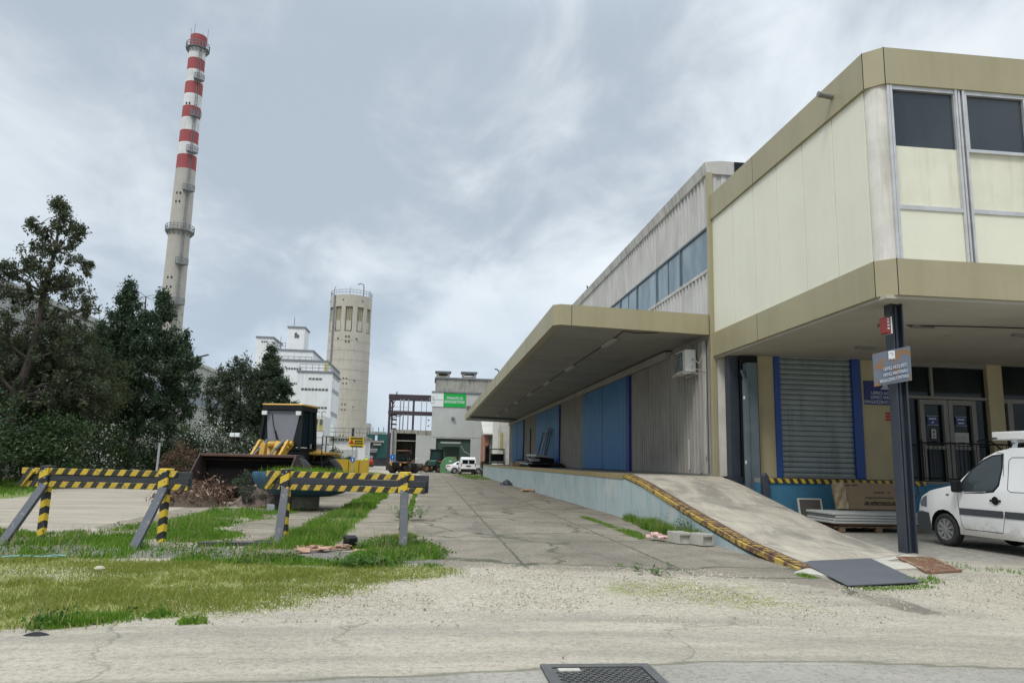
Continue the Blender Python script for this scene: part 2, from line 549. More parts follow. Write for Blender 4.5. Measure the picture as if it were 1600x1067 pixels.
def text(body, name, m, parent, loc, size, rot=(R(90), 0, 0), align='CENTER', sx=1.0, shear=0):
    cu = bpy.data.curves.new(name, 'FONT')
    cu.body = body
    cu.size = size
    cu.align_x = align
    cu.align_y = 'CENTER'
    cu.extrude = .002
    cu.offset = size * .012
    cu.space_line = .95
    cu.shear = shear
    cu.materials.append(m)
    o = bpy.data.objects.new(name, cu)
    COL.objects.link(o)
    o.location = Vector(loc) - ORG[parent.name]
    o.rotation_euler = rot
    o.scale.x = sx
    o.parent = parent
    ORG[o.name] = ORG[parent.name]
    TEXTS.append(o)
    return o


def npmesh(name, verts, nper, m, **kw):
    """verts (F*nper,3) numpy -> separate faces of nper corners"""
    F = len(verts) // nper
    me = bpy.data.meshes.new(name)
    me.vertices.add(len(verts))
    me.vertices.foreach_set('co', np.asarray(verts, dtype=np.float32).ravel())
    me.loops.add(F * nper)
    me.loops.foreach_set('vertex_index', np.arange(F * nper, dtype=np.int32))
    me.polygons.add(F)
    me.polygons.foreach_set('loop_start', np.arange(0, F * nper, nper, dtype=np.int32))
    me.materials.append(m)
    me.update(calc_edges=True)
    o = bpy.data.objects.new(name, me)
    COL.objects.link(o)
    par = kw.pop('parent', None)
    loc = kw.pop('loc', None)
    if par is not None:
        o.parent = par
        ORG[o.name] = ORG[par.name]
    if loc is not None:
        o.location = loc
    tag(o, **kw)
    return o


# ------------------------------------------------------------------ numpy noise and masks
rng = np.random.default_rng(11)
_lat = rng.random((256, 256))


def vnoise(x, y, sc):
    x = x * sc + 57.3
    y = y * sc + 31.7
    xi = np.floor(x).astype(int)
    yi = np.floor(y).astype(int)
    fx = x - xi
    fy = y - yi
    fx = fx * fx * (3 - 2 * fx)
    fy = fy * fy * (3 - 2 * fy)
    g = lambda a, b: _lat[a % 256, b % 256]
    return (g(xi, yi) * (1 - fx) + g(xi + 1, yi) * fx) * (1 - fy) + (g(xi, yi + 1) * (1 - fx) + g(xi + 1, yi + 1) * fx) * fy


def fbm(x, y, sc, o=4):
    r, a, t = 0, 1, 0
    for k in range(o):
        r = r + a * vnoise(x + 13 * k, y - 7 * k, sc * 2 ** k)
        t += a
        a *= .55
    return r / t


def sdf(x, y, poly):
    """signed distance, positive inside"""
    d = np.full(x.shape, 1e9)
    ins = np.zeros(x.shape, bool)
    n = len(poly)
    for i in range(n):
        ax, ay = poly[i]
        bx, by = poly[(i + 1) % n]
        ex, ey = bx - ax, by - ay
        t = np.clip(((x - ax) * ex + (y - ay) * ey) / (ex * ex + ey * ey + 1e-9), 0, 1)
        d = np.minimum(d, np.hypot(x - ax - t * ex, y - ay - t * ey))
        c = ((ay > y) != (by > y)) & (x < (bx - ax) * (y - ay) / (by - ay + 1e-12) + ax)
        ins ^= c
    return np.where(ins, d, -d)


def soft(x, y, poly, w, nz=.0, nsc=1.0):
    d = sdf(x, y, poly)
    if nz:
        d = d + (fbm(x, y, nsc) - .5) * 2 * nz
    return np.clip(d / (2 * w) + .5, 0, 1)


P_DRY = [(-16, 4.5), (-6, 6.0), (-3.3, 6.5), (-2.5, 6.85), (-1.8, 7.3), (-1.05, 7.6), (-.75, 8.4), (.35, 9.95), (-.2, 10.25), (-1.4, 10.5), (-5.6, 11.0), (-16, 12)]
P_GRV = [(-1.7, 7.35), (.25, 7.15), (2.1, 7.15), (4.05, 7.05), (4.3, 9.2), (2.87, 9.95), (.3, 10.1), (-.9, 8.7)]
P_GR2 = [(5.3, 8.7), (6.6, 9.1), (8.3, 9.8), (14, 10.2), (14, 5.5), (5.6, 6.6)]
P_GDR = [(1.9, 8.2), (3.6, 7.3), (4.2, 7.2), (4.3, 9.2), (3.2, 9.6), (2.0, 9.4)]
P_GLEFT = [(-9, 9.0), (-3.9, 9.1), (-3.3, 9.5), (-4.2, 9.9), (-9, 10.0)]
P_L = [
    [(-16, 11.6), (-5.6, 10.9), (-1.7, 10.7), (-2.9, 12.3), (-3.2, 14), (-4.0, 15.5), (-3.6, 18.5), (-3.3, 20.6), (-4.4, 22.0), (-5.4, 20.5), (-5.4, 17.5), (-5.7, 15.0), (-6.6, 14.0), (-7.6, 14.6), (-9, 13.9), (-16, 14)],
    [(-2.75, 12.0), (-1.45, 12.3), (-1.5, 20), (-1.72, 45), (-2.15, 45), (-2.35, 22), (-2.45, 15)],
    [(-.95, 11.0), (.32, 11.05), (.42, 12.0), (.0, 13.0), (-.30, 14.6), (-.75, 13.5), (-1.0, 12)],
    [(-.50, 13), (-.36, 13), (-.42, 55), (-.56, 55)],
    [(-3.4, 10.55), (-1.3, 10.25), (.2, 10.05), (.25, 10.4), (-1.3, 10.75), (-3.4, 11.1)],
    [(5.0, 13.9), (5.35, 13.9), (5.4, 19.2), (5.15, 19.2), (4.85, 16)],
    [(4.1, 14.2), (4.5, 14.3), (4.3, 20), (4.15, 20)],
    [(-12.2, 24.0), (-13.4, 28.2), (-17.4, 40.5), (-14, 62), (-16, 110), (-40, 110), (-40, 20), (-16, 20)],
    [(-10, 40), (-3.5, 40), (-4.5, 78), (-10.5, 78)],
    [(6.15, 9.2), (6.6, 9.1), (6.7, 9.5), (6.3, 9.5)],
    [(7.2, 11.45), (8.3, 11.2), (9.0, 10.6), (9.3, 10.0), (8.2, 9.75), (7.9, 10.3)],
    [(4.95, 9.75), (5.15, 9.95), (5.2, 9.5), (5.0, 9.4)],
    [(3.3, 60), (5.1, 58), (5.5, 76), (2.2, 78)],
    [(5.0, 8.7), (5.6, 8.75), (6.25, 8.95), (6.25, 8.75), (5.3, 8.5)],
    [(-3.1, 6.55), (-2.5, 6.8), (-2.15, 7.1), (-2.3, 7.25), (-3.0, 6.95)],
    [(-2.05, 6.75), (-1.8, 6.8), (-1.85, 6.95), (-2.05, 6.9)],
]
W_L = [.35, .16, .22, .06, .15, .12, .08, .4, .6, .08, .14, .1, .4, .08, .1, .05]
L_H = [.115, .18, .14, .11, .10, .22, .06, .25, .25, .08, .06, .05, .2, .05, .11, .09]
L_D = [1.0, 1.0, .95, .6, .55, .9, .5, .9, .75, .5, .35, .5, .5, .5, .4, .3]
P_ROAD = [(-7.3, 14.7), (-6.35, 15.5), (-6.5, 17), (-6.7, 24.5), (-8, 29), (-9.2, 36), (-11, 60), (-13.2, 110), (-18, 110), (-14.2, 62), (-17.2, 40.5), (-13.3, 28.2), (-12.2, 24), (-20, 18), (-20, 13)]
P_LANE = [(-.6, 70), (-.42, 18), (-.15, 12.5), (.2, 10.2), (1.5, 9.95), (2.9, 9.95), (4.3, 9.3), (4.9, 8.6), (5.0, 7.2), (5.3, 7.2), (5.3, 90), (-2, 110)]
P_TRK = [(-3.6, 12.6), (-.05, 12.6), (-.35, 18), (-.45, 60), (-5, 60), (-4.4, 24)]
P_PAVL = [(-6.4, 15.4), (-5.2, 13.2), (-4.2, 15), (-4.2, 19), (-6.6, 24)]
P_DARK = [(-9.0, 11.1), (-5.0, 10.9), (-2.3, 10.95), (-1.2, 10.85), (.3, 10.45), (.35, 11.4), (-.9, 11.9), (-2, 12.2), (-3, 12.2), (-3.5, 12.2), (-4.5, 12.6), (-6, 12.9), (-9, 13.3)]
P_NEAR = [(-9, 5.05), (-1, 5.12), (.6, 5.3), (2.2, 5.52), (3.3, 5.5), (4.6, 5.2), (5, 3), (-9, 0)]
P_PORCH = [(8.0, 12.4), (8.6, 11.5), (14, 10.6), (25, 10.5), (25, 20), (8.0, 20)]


def lush_mask(x, y, i):
    return soft(x, y, P_L[i], W_L[i], W_L[i] * 1.1, 1.3)


# ------------------------------------------------------------------ ground sheet
xs = np.concatenate([[-900, -600, -400, -250, -150, -100, -70, -50, -40, -32], np.arange(-26, -9, .3), np.arange(-9, 10, .09), np.arange(10, 22, .4), [24, 30, 40, 60, 100, 200, 400, 900]])
ys = np.concatenate([[-60, -20, -5, 0, 2], np.arange(3, 20, .08), np.arange(20, 40, .2), np.arange(40, 110, 1.0), [115, 125, 140, 160, 200, 260, 350, 500, 900, 1500]])
GX, GY = np.meshgrid(xs, ys)
nx, ny = len(xs), len(ys)
gx, gy = GX.ravel(), GY.ravel()
gz = np.where((gy < 30) & (abs(gx) < 12), (fbm(gx, gy, .8, 3) - .5) * .02, 0) - .012
me = bpy.data.meshes.new('ground')
me.vertices.add(nx * ny)
me.vertices.foreach_set('co', np.stack([gx, gy, gz], 1).astype(np.float32).ravel())
ii, jj = np.meshgrid(np.arange(nx - 1), np.arange(ny - 1))
a = (jj * nx + ii).ravel()
q = np.stack([a, a + 1, a + nx + 1, a + nx], 1).astype(np.int32)
me.loops.add(len(q) * 4)
me.loops.foreach_set('vertex_index', q.ravel())
me.polygons.add(len(q))
me.polygons.foreach_set('loop_start', np.arange(0, len(q) * 4, 4, dtype=np.int32))
me.update(calc_edges=True)
dry = soft(gx, gy, P_DRY, .45, .5, .9)
grv = np.maximum(soft(gx, gy, P_GRV, .55, .4, .8), soft(gx, gy, P_GR2, .45, .4, .8))
gdr = soft(gx, gy, P_GDR, .7, .5, 1.2) * .62 + soft(gx, gy, P_GLEFT, .3, .3, 1) * 0
dry = np.maximum(dry, gdr)
grv = np.maximum(grv, .75 * soft(gx, gy, P_GLEFT, .35, .3, 1.2))
road = soft(gx, gy, P_ROAD, .25, .2, .6)
lane = soft(gx, gy, P_LANE, .25, .25, .8)
trk = np.maximum(soft(gx, gy, P_TRK, .12, .05, .6), soft(gx, gy, P_PAVL, .12, .05, .6) * .7)
dark = soft(gx, gy, P_DARK, .2, .2, 1.0)
near = soft(gx, gy, P_NEAR, .03, .04, .7)
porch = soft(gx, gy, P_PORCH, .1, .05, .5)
lush = np.zeros_like(gx)
for i in range(len(P_L)):
    pk = np.clip((fbm(gx, gy, 1.7, 4) - .42 - np.clip((13.0 - gy) * .05, 0, .09)) * 6, .25, 1) if i == 0 else 1
    lush = np.maximum(lush, lush_mask(gx, gy, i) * L_D[i] * pk)
for nm, ch in (('m1', (dry, grv, lane, road)), ('m2', (lush, trk, dark, near)), ('m3', (porch, porch, porch, porch))):
    at = me.attributes.new(nm, 'FLOAT_COLOR', 'POINT')
    at.data.foreach_set('color', np.stack(ch, 1).astype(np.float32).ravel())
ground = bpy.data.objects.new('ground', me)
COL.objects.link(ground)
ground['kind'] = 'structure'

m, nt, b = new_mat('ground_surface')
co = objco(nt)


def attr(n):
    x = nt.nodes.new('ShaderNodeAttribute')
    x.attribute_name = n
    s = nt.nodes.new('ShaderNodeSeparateColor')
    nt.links.new(x.outputs['Color'], s.inputs[0])
    return s.outputs[0], s.outputs[1], s.outputs[2], x.outputs['Alpha']


a1, a2, a3, a4 = attr('m1')
b1, b2, b3, b4 = attr('m2')
c1, _, _, _ = attr('m3')
nfine = noise(nt, co, 55, 4, .7)
nmid = noise(nt, co, 6, 6, .65)
nbig = noise(nt, co, .55, 5, .6)
ntr = noise(nt, co, 1.1, 6, .65, .6, (.35, 1.6, 1))      # streaks across, tyre and wash marks
speck = noise(nt, co, 130, 2, .8)


def msk(v, amt=.7, src=None, lo=.38, hi=.62):
    return ramp(nt, mth(nt, 'ADD', v, mth(nt, 'MULTIPLY', mth(nt, 'SUBTRACT', src or nmid, .5), amt)), lo, hi)


def vary(c, k=.25, src=None, k2=.25):
    x = mixc(nt, ramp(nt, src or nbig, .3, .7), tuple(v * (1 - k) for v in c), tuple(v * (1 + k * .6) for v in c))
    return mixc(nt, mth(nt, 'MULTIPLY', ramp(nt, nfine, .3, .75), k2), x, tuple(min(.9, v * 1.7) for v in c))


base = vary((.315, .28, .22), .30, ntr, .35)
gr1 = noise(nt, co, 21, 5, .8)
sxy = nt.nodes.new('ShaderNodeSeparateXYZ')
nt.links.new(co, sxy.inputs[0])
cmb = nt.nodes.new('ShaderNodeCombineXYZ')
nt.links.new(mth(nt, 'MULTIPLY', sxy.outputs[0], .10), cmb.inputs[0])
nt.links.new(mth(nt, 'MULTIPLY', mth(nt, 'ADD', sxy.outputs[1], mth(nt, 'MULTIPLY', mth(nt, 'MULTIPLY', sxy.outputs[0], sxy.outputs[0]), .03)), 1.5), cmb.inputs[1])
tyre = noise(nt, cmb.outputs[0], 1.6, 4, .55)
base = mixc(nt, mth(nt, 'MULTIPLY', ramp(nt, tyre, .48, .62), .42), base, (.20, .182, .15))
base = mixc(nt, mth(nt, 'MULTIPLY', ramp(nt, tyre, .44, .34), .3), base, (.42, .385, .315))
gr2 = noise(nt, co, 34, 4, .8)
base = mixc(nt, mth(nt, 'MULTIPLY', ramp(nt, gr1, .50, .60), .55), base, (.18, .165, .135))
base = mixc(nt, mth(nt, 'MULTIPLY', ramp(nt, gr2, .54, .62), .45), base, (.45, .42, .36))
base = mixc(nt, mth(nt, 'MULTIPLY', ramp(nt, noise(nt, co, 13, 8, .75), .52, .68), .45), base, (.13, .12, .10))
base = mixc(nt, mth(nt, 'MULTIPLY', ramp(nt, speck, .60, .68), .35), base, (.62, .58, .50))
base = mixc(nt, mth(nt, 'MULTIPLY', ramp(nt, noise(nt, co, 75, 2, .6), .62, .70), .5), base, (.11, .10, .085))
lanec = vary((.185, .16, .122), .45, nbig, .35)
lanec = mixc(nt, mth(nt, 'MULTIPLY', ramp(nt, gr1, .50, .60), .6), lanec, (.09, .08, .062))
lanec = mixc(nt, mth(nt, 'MULTIPLY', ramp(nt, gr2, .55, .62), .5), lanec, (.36, .33, .27))
lanec = mixc(nt, mth(nt, 'MULTIPLY', ramp(nt, ntr, .48, .72), .6), lanec, (.20, .18, .145))
lanec = mixc(nt, mth(nt, 'MULTIPLY', ramp(nt, noise(nt, co, .9, 8, .7, .8, (1.2, .22, 1)), .5, .66), .5), lanec, (.085, .078, .066))
lanec = mixc(nt, mth(nt, 'MULTIPLY', ramp(nt, noise(nt, co, 2.3, 9, .78, .3), .50, .66), .55), lanec, (.095, .085, .068))
lanec = mixc(nt, mth(nt, 'MULTIPLY', ramp(nt, noise(nt, co, 16, 6, .75), .54, .66), .5), lanec, (.30, .275, .23))
lanec = mixc(nt, mth(nt, 'MULTIPLY', ramp(nt, speck, .62, .69), .4), lanec, (.45, .42, .36))
# slab joints and cracks on the old lane and track
vo = nt.nodes.new('ShaderNodeTexVoronoi')
vo.feature = 'DISTANCE_TO_EDGE'
vo.inputs['Scale'].default_value = .33
dst = nt.nodes.new('ShaderNodeVectorMath')
dst.operation = 'MULTIPLY_ADD'
nv = nt.nodes.new('ShaderNodeTexNoise')
nv.inputs['Scale'].default_value = 1.7
nv.inputs['Detail'].default_value = 6
nt.links.new(co, nv.inputs['Vector'])
nt.links.new(nv.outputs['Color'], dst.inputs[0])
dst.inputs[1].default_value = (.9, .9, 0)
nt.links.new(co, dst.inputs[2])
nt.links.new(dst.outputs[0], vo.inputs['Vector'])
crack = mth(nt, 'SUBTRACT', 1.0, ramp(nt, vo.outputs['Distance'], .004, .022))
sx = nt.nodes.new('ShaderNodeSeparateXYZ')
nt.links.new(co, sx.inputs[0])
wob = mth(nt, 'MULTIPLY', mth(nt, 'SUBTRACT', nmid, .5), .10)


def joints(out, period, off, w):
    fr = mth(nt, 'FRACT', mth(nt, 'DIVIDE', mth(nt, 'ADD', mth(nt, 'ADD', out, wob), off), period))
    return mth(nt, 'SUBTRACT', 1.0, ramp(nt, mth(nt, 'ABSOLUTE', mth(nt, 'SUBTRACT', fr, .5)), w * .4, w))


jn = mth(nt, 'MAXIMUM', joints(sx.outputs[1], 4.1, .7, .012), joints(sx.outputs[0], 2.15, 1.83, .014))
crk = mth(nt, 'MULTIPLY', mth(nt, 'MAXIMUM', crack, jn), ramp(nt, nbig, .25, .55))
lanec = mixc(nt, mth(nt, 'MULTIPLY', crk, .85), lanec, (.055, .06, .035))
trkc = vary((.215, .187, .142), .35, ntr, .35)
trkc = mixc(nt, mth(nt, 'MULTIPLY', ramp(nt, gr1, .50, .60), .5), trkc, (.11, .095, .07))
trkc = mixc(nt, mth(nt, 'MULTIPLY', ramp(nt, noise(nt, co, 3.1, 9, .78, .3), .48, .66), .6), trkc, (.105, .092, .065))
jt = joints(sx.outputs[1], 1.25, .2, .03)
trkc = mixc(nt, mth(nt, 'MULTIPLY', jt, .7), trkc, (.09, .085, .05))
trkc = mixc(nt, mth(nt, 'MULTIPLY', crack, .5), trkc, (.09, .085, .05))
roadc = vary((.285, .25, .195), .25, ntr, .25)
roadc = mixc(nt, mth(nt, 'MULTIPLY', ramp(nt, noise(nt, co, 2.0, 8, .7, .3), .5, .7), .4), roadc, (.17, .15, .12))
gravc = mixc(nt, ramp(nt, gr1, .38, .62), (.24, .21, .16), (.43, .39, .31))
gravc = mixc(nt, mth(nt, 'MULTIPLY', ramp(nt, gr2, .54, .60), .6), gravc, (.58, .54, .45))
gravc = mixc(nt, mth(nt, 'MULTIPLY', ramp(nt, noise(nt, co, 27, 3, .7), .56, .64), .5), gravc, (.13, .115, .085))
gravc = mixc(nt, mth(nt, 'MULTIPLY', ramp(nt, nbig, .35, .7), .45), gravc, (.36, .32, .25))
dryc = mixc(nt, ramp(nt, nmid, .35, .65), (.16, .185, .045), (.215, .22, .068))
dryc = mixc(nt, mth(nt, 'MULTIPLY', ramp(nt, gr1, .48, .60), .6), dryc, (.13, .13, .045))
dryc = mixc(nt, mth(nt, 'MULTIPLY', ramp(nt, gr2, .54, .61), .5), dryc, (.40, .38, .20))
dryc = mixc(nt, mth(nt, 'MULTIPLY', ramp(nt, nfine, .6, .7), .6), dryc, (.50, .46, .36))
lushc = mixc(nt, ramp(nt, nmid, .35, .65), (.10, .14, .03), (.15, .18, .055))
darkc = vary((.135, .125, .105), .35, nmid, .3)
darkc = mixc(nt, mth(nt, 'MULTIPLY', ramp(nt, gr2, .56, .62), .6), darkc, (.40, .37, .31))
nearc = vary((.25, .232, .198), .3, nbig, .35)
nearc = mixc(nt, mth(nt, 'MULTIPLY', ramp(nt, gr1, .50, .60), .5), nearc, (.13, .12, .10))
nearc = mixc(nt, mth(nt, 'MULTIPLY', ramp(nt, speck, .58, .68), .45), nearc, (.55, .52, .46))
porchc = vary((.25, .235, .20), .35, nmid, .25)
base = mixc(nt, mth(nt, 'MULTIPLY', mth(nt, 'MULTIPLY', mth(nt, 'SUBTRACT', 1.0, ramp(nt, vo.outputs['Distance'], .001, .007)), ramp(nt, nbig, .42, .58)), .45), base, (.09, .085, .06))
col = mixc(nt, msk(a3, .5), base, lanec)
col = mixc(nt, msk(b2, .25), col, trkc)
col = mixc(nt, msk(a4, .4), col, roadc)
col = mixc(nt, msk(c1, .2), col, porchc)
col = mixc(nt, msk(b4, .3), col, nearc)
seam = mth(nt, 'SUBTRACT', 1.0, ramp(nt, mth(nt, 'ABSOLUTE', mth(nt, 'SUBTRACT', b4, .5)), .10, .42))
col = mixc(nt, mth(nt, 'MULTIPLY', seam, .6), col, (.09, .09, .05))
col = mixc(nt, msk(b3, .5), col, darkc)
gm = msk(a2, 1.1, nfine, .30, .72)
col = mixc(nt, gm, col, gravc)
col = mixc(nt, msk(a1, 1.2, nmid, .35, .68), col, dryc)
col = mixc(nt, msk(b1, .9, nmid, .40, .66), col, lushc)
nt.links.new(col, b.inputs['Base Color'])
b.inputs['Roughness'].default_value = .92
b.inputs['Specular IOR Level'].default_value = .25
hgt = mth(nt, 'ADD', mth(nt, 'MULTIPLY', nfine, .6), mth(nt, 'MULTIPLY', mth(nt, 'SUBTRACT', nmid, mth(nt, 'MULTIPLY', crk, .8)), .8))
bump(nt, b, hgt, .55, .03)
me.materials.append(m)

# ------------------------------------------------------------------ grass, gravel: uncountable ground cover


def scatter(poly_fn, bounds, n, falloff=None):
    x0, x1, y0, y1 = bounds
    out = []
    tot = 0
    while tot < n:
        x = rng.uniform(x0, x1, 60000)
        y = rng.uniform(y0, y1, 60000)
        p = poly_fn(x, y)
        k = rng.random(60000) < p
        out.append(np.stack([x[k], y[k]], 1))
        tot += k.sum()
        if len(out) > 60:
            break
    return np.concatenate(out)[:n]


def leafquads(centers, rad, per, size, flat=1.0, aspect=.6):
    """leaf quads in gaussian tufts round the given centres"""
    c = np.repeat(np.asarray(centers), per, 0)
    rr = np.repeat(np.asarray(rad), per)[:, None]
    g = rng.normal(0, .5, c.shape) * rr
    g[:, 2] *= flat
    p = c + g
    n = len(p)
    u = rng.normal(0, 1, (n, 3))
    u /= np.linalg.norm(u, axis=1)[:, None]
    w = np.cross(u, rng.normal(0, 1, (n, 3)))
    w /= np.linalg.norm(w, axis=1)[:, None]
    s = size * rng.uniform(.5, 1.3, n)[:, None]
    v = np.empty((n, 4, 3))
    v[:, 0] = p - u * s
    v[:, 1] = p + w * s * aspect
    v[:, 2] = p + u * s
    v[:, 3] = p - w * s * aspect
    return v.reshape(-1, 3)


def blades(pts, h, w, lean=.5):
    n = len(pts)
    a = rng.uniform(0, 2 * np.pi, n)
    l = rng.uniform(0, 2 * np.pi, n)
    hh = h * rng.uniform(.45, 1.1, n)
    ww = w * rng.uniform(.6, 1.3, n)
    base = np.stack([pts[:, 0], pts[:, 1], np.full(n, -.01)], 1)
    d = np.stack([np.cos(a), np.sin(a), np.zeros(n)], 1) * ww[:, None]
    t = np.stack([np.cos(l) * hh * lean * rng.random(n), np.sin(l) * hh * lean * rng.random(n), hh], 1)
    mid = base + t * .55
    v = np.empty((n, 4, 3))
    v[:, 0] = base - d
    v[:, 1] = base + d
    v[:, 2] = mid + t * .45 + d * .12
    v[:, 3] = mid - d * .75
    return v.reshape(-1, 3)


DEAD = []
drym = leafmat('dead_stalk', (.30, .25, .12), (.42, .36, .2), None, .2)
vv = []
cnt = [36000, 19000, 8000, 2500, 3000, 3500, 1600, 9000, 6000, 250, 200, 200, 900, 400, 1500, 300]
for i, P in enumerate(P_L):
    xs_ = [p[0] for p in P]
    ys_ = [p[1] for p in P]
    bd = (max(min(xs_), -19) - .3, max(xs_) + .3, min(ys_) - .3, min(max(ys_), 75) + .3)

    def pf(x, y, i=i):
        mk = lush_mask(x, y, i)
        dens = np.clip(1.0 - (y - 16) / 60, .15, 1) if i in (1, 3) else 1
        cl = np.clip((fbm(x, y, 1.7, 4) - (.41 if i == 0 else .38) - (np.clip((13.0 - y) * .05, 0, .09) if i == 0 else 0)) * 6, .07, 1)
        return np.clip((mk - .25) * 1.6, 0, 1) * cl * dens
    pts = scatter(pf, bd, cnt[i])
    hh = L_H[i] * (.35 + 1.1 * fbm(pts[:, 0], pts[:, 1], 1.1, 3)) * np.clip(lush_mask(pts[:, 0], pts[:, 1], i) * 1.3, .3, 1)
    wd = np.where(pts[:, 1] > 22, .016, .0075)
    vv.append(blades(pts, hh, wd, .7))
wv = []
for i, k_ in ((0, 330), (1, 200), (2, 150), (4, 60), (5, 220), (14, 14)):
    P = P_L[i]
    bd = (max(min(p[0] for p in P), -12), max(p[0] for p in P), min(p[1] for p in P), min(max(p[1] for p in P), 32))
    pts = scatter(lambda x, y, i=i: np.clip((lush_mask(x, y, i) - .2) * 1.5, 0, 1) * np.clip((fbm(x, y, 1.1, 3) - .45) * 6, .03, 1), bd, k_)
    c3 = np.stack([pts[:, 0], pts[:, 1], np.full(len(pts), .045)], 1)
    lq = leafquads(c3, np.full(len(c3), .10), 16, .022, .55, .55)
    lq[:, 2] = np.abs(lq[:, 2])
    wv.append(lq)
    # dead stalks
    sel = pts[rng.random(len(pts)) < .8]
    vs_ = blades(np.repeat(sel, 3, 0) + rng.normal(0, .06, (len(sel) * 3, 2)), .30, .0028, .6)
    DEAD.append(vs_)
npmesh('weed_cover', np.concatenate(wv), 4, weed, kind='stuff', label='low broad leafed weeds mixed into the green grass', cat='weeds')
npmesh('dead_stalks', np.concatenate(DEAD), 4, drym, kind='stuff', label='thin dry tan stalks standing in the green grass', cat='dry stalks')
grass = npmesh('green_grass', np.concatenate(vv), 4, grassl, kind='stuff', label='tall bright green grass tufts around the striped barriers and planter', cat='grass')


def pd(x, y):
    mk = np.maximum(soft(x, y, P_DRY, .4, .5, .9), soft(x, y, P_GDR, .7, .5, 1.2) * .30)
    hole = soft(x, y, P_GLEFT, .3, .3, 1.2)
    return np.clip((mk - .3) * 1.5, 0, 1) * np.clip((fbm(x, y, 2.2, 4) - .32) * 4, .22, 1) * (1 - .8 * hole)


pts = scatter(pd, (-7.5, 4.6, 5.4, 12), 75000)
grass2 = npmesh('dry_grass', blades(pts, .032 + .05 * fbm(pts[:, 0], pts[:, 1], 1.3, 3) ** 1.5, .0042, 1.1), 4, grassd, kind='stuff', label='short yellowish grass patch beside the gravel in front of the barriers', cat='grass')


def pg(x, y):
    mk = np.maximum(np.maximum(soft(x, y, P_GRV, .6, .4, .8), soft(x, y, P_GR2, .5, .4, .8)), .6 * soft(x, y, P_GLEFT, .3, .3, 1.2))
    mk = np.maximum(mk, .35 * soft(x, y, [(-2.4, 7.0), (-1, 7.4), (.5, 9.8), (-.4, 10.1), (-2.4, 8.4)], .5, .4, .9))
    mk = np.maximum(mk, .004)
    return np.clip(mk, 0, 1) * np.clip((fbm(x, y, 1.8, 4) - .32) * 4, .1, 1)


pts = scatter(pg, (-6, 9.5, 4.6, 11.5), 45000)
n = len(pts)
r = .0035 + .010 * rng.random(n) ** 2.6
r = np.where(rng.random(n) < .0012, .024, r)
tet = np.array([[1, 0, -.3], [-.5, .87, -.3], [-.5, -.87, -.3], [.1, .1, .75]])
ang = rng.uniform(0, 6.28, n)
c_, s_ = np.cos(ang), np.sin(ang)
P3 = np.empty((n, 4, 3))
for k in range(4):
    P3[:, k, 0] = pts[:, 0] + r * (tet[k, 0] * c_ - tet[k, 1] * s_)
    P3[:, k, 1] = pts[:, 1] + r * (tet[k, 0] * s_ + tet[k, 1] * c_)
    P3[:, k, 2] = r * tet[k, 2]
me = bpy.data.meshes.new('gravel')
fi = np.array([[0, 1, 3], [1, 2, 3], [2, 0, 3]])
F = (np.arange(n)[:, None, None] * 4 + fi[None]).reshape(-1, 3).astype(np.int32)
me.vertices.add(n * 4)
me.vertices.foreach_set('co', P3.astype(np.float32).ravel())
me.loops.add(F.size)
me.loops.foreach_set('vertex_index', F.ravel())
me.polygons.add(len(F))
me.polygons.foreach_set('loop_start', np.arange(0, F.size, 3, dtype=np.int32))
me.materials.append(stonem)
me.update(calc_edges=True)
o = bpy.data.objects.new('gravel', me)
COL.objects.link(o)
tag(o, 'loose pale gravel stones scattered over the road and grass edge', 'gravel', kind='stuff')

# ------------------------------------------------------------------ plants


def ellip_centers(k, c, rx, ry, rz, shell=.55):
    d = rng.normal(0, 1, (k, 3))
    d /= np.linalg.norm(d, axis=1)[:, None]
    rad = (shell + (1.12 - shell) * rng.random(k)) ** .8
    rad = np.where(rng.random(k) < .18, rad * 1.22, rad)
    return np.asarray(c) + d * np.array([rx, ry, rz]) * rad[:, None]


def tree(name, label, cat, loc, trunk, clumps, m, tuft=.45, per=60, size=.13, limbs=True, group=None, thin=1.0):
    t = thing(name, label, cat, loc, 0, group)
    mb = MB()
    n = len(trunk)
    r0 = trunk[0][3]
    mb.tube([p[:3] for p in trunk], [p[3] for p in trunk], 9)
    cs = []
    rs = []
    for (cx, cy, cz, rx, ry, rz, k) in clumps:
        k = int(k * thin)
        c = ellip_centers(k, (cx, cy, cz), rx, ry, rz)
        cs.append(c)
        rs.append(np.full(k, tuft) * rng.uniform(.6, 1.25, k))
        if limbs:
            # limb from the trunk point just below the clump
            tp = min(trunk, key=lambda p: abs(p[2] - (cz - rz * .6)))
            a = Vector(tp[:3])
            e = Vector((cx, cy, cz))
            mb.tube([a, a.lerp(e, .5) + Vector((0, 0, .15)), e], [tp[3] * .5, tp[3] * .3, .02], 6)
            for j in range(0, k, 3):
                e2 = Vector(c[j])
                mid = e.lerp(e2, .5)
                mb.tube([a.lerp(e, .6), mid, e2], [.03, .02, .008], 4)
    mb.build('trunk', barkm, t)
    v = leafquads(np.concatenate(cs), np.concatenate(rs), per, size, 1.25, .45)
    npmesh('crown', v, 4, m, parent=t)
    return t


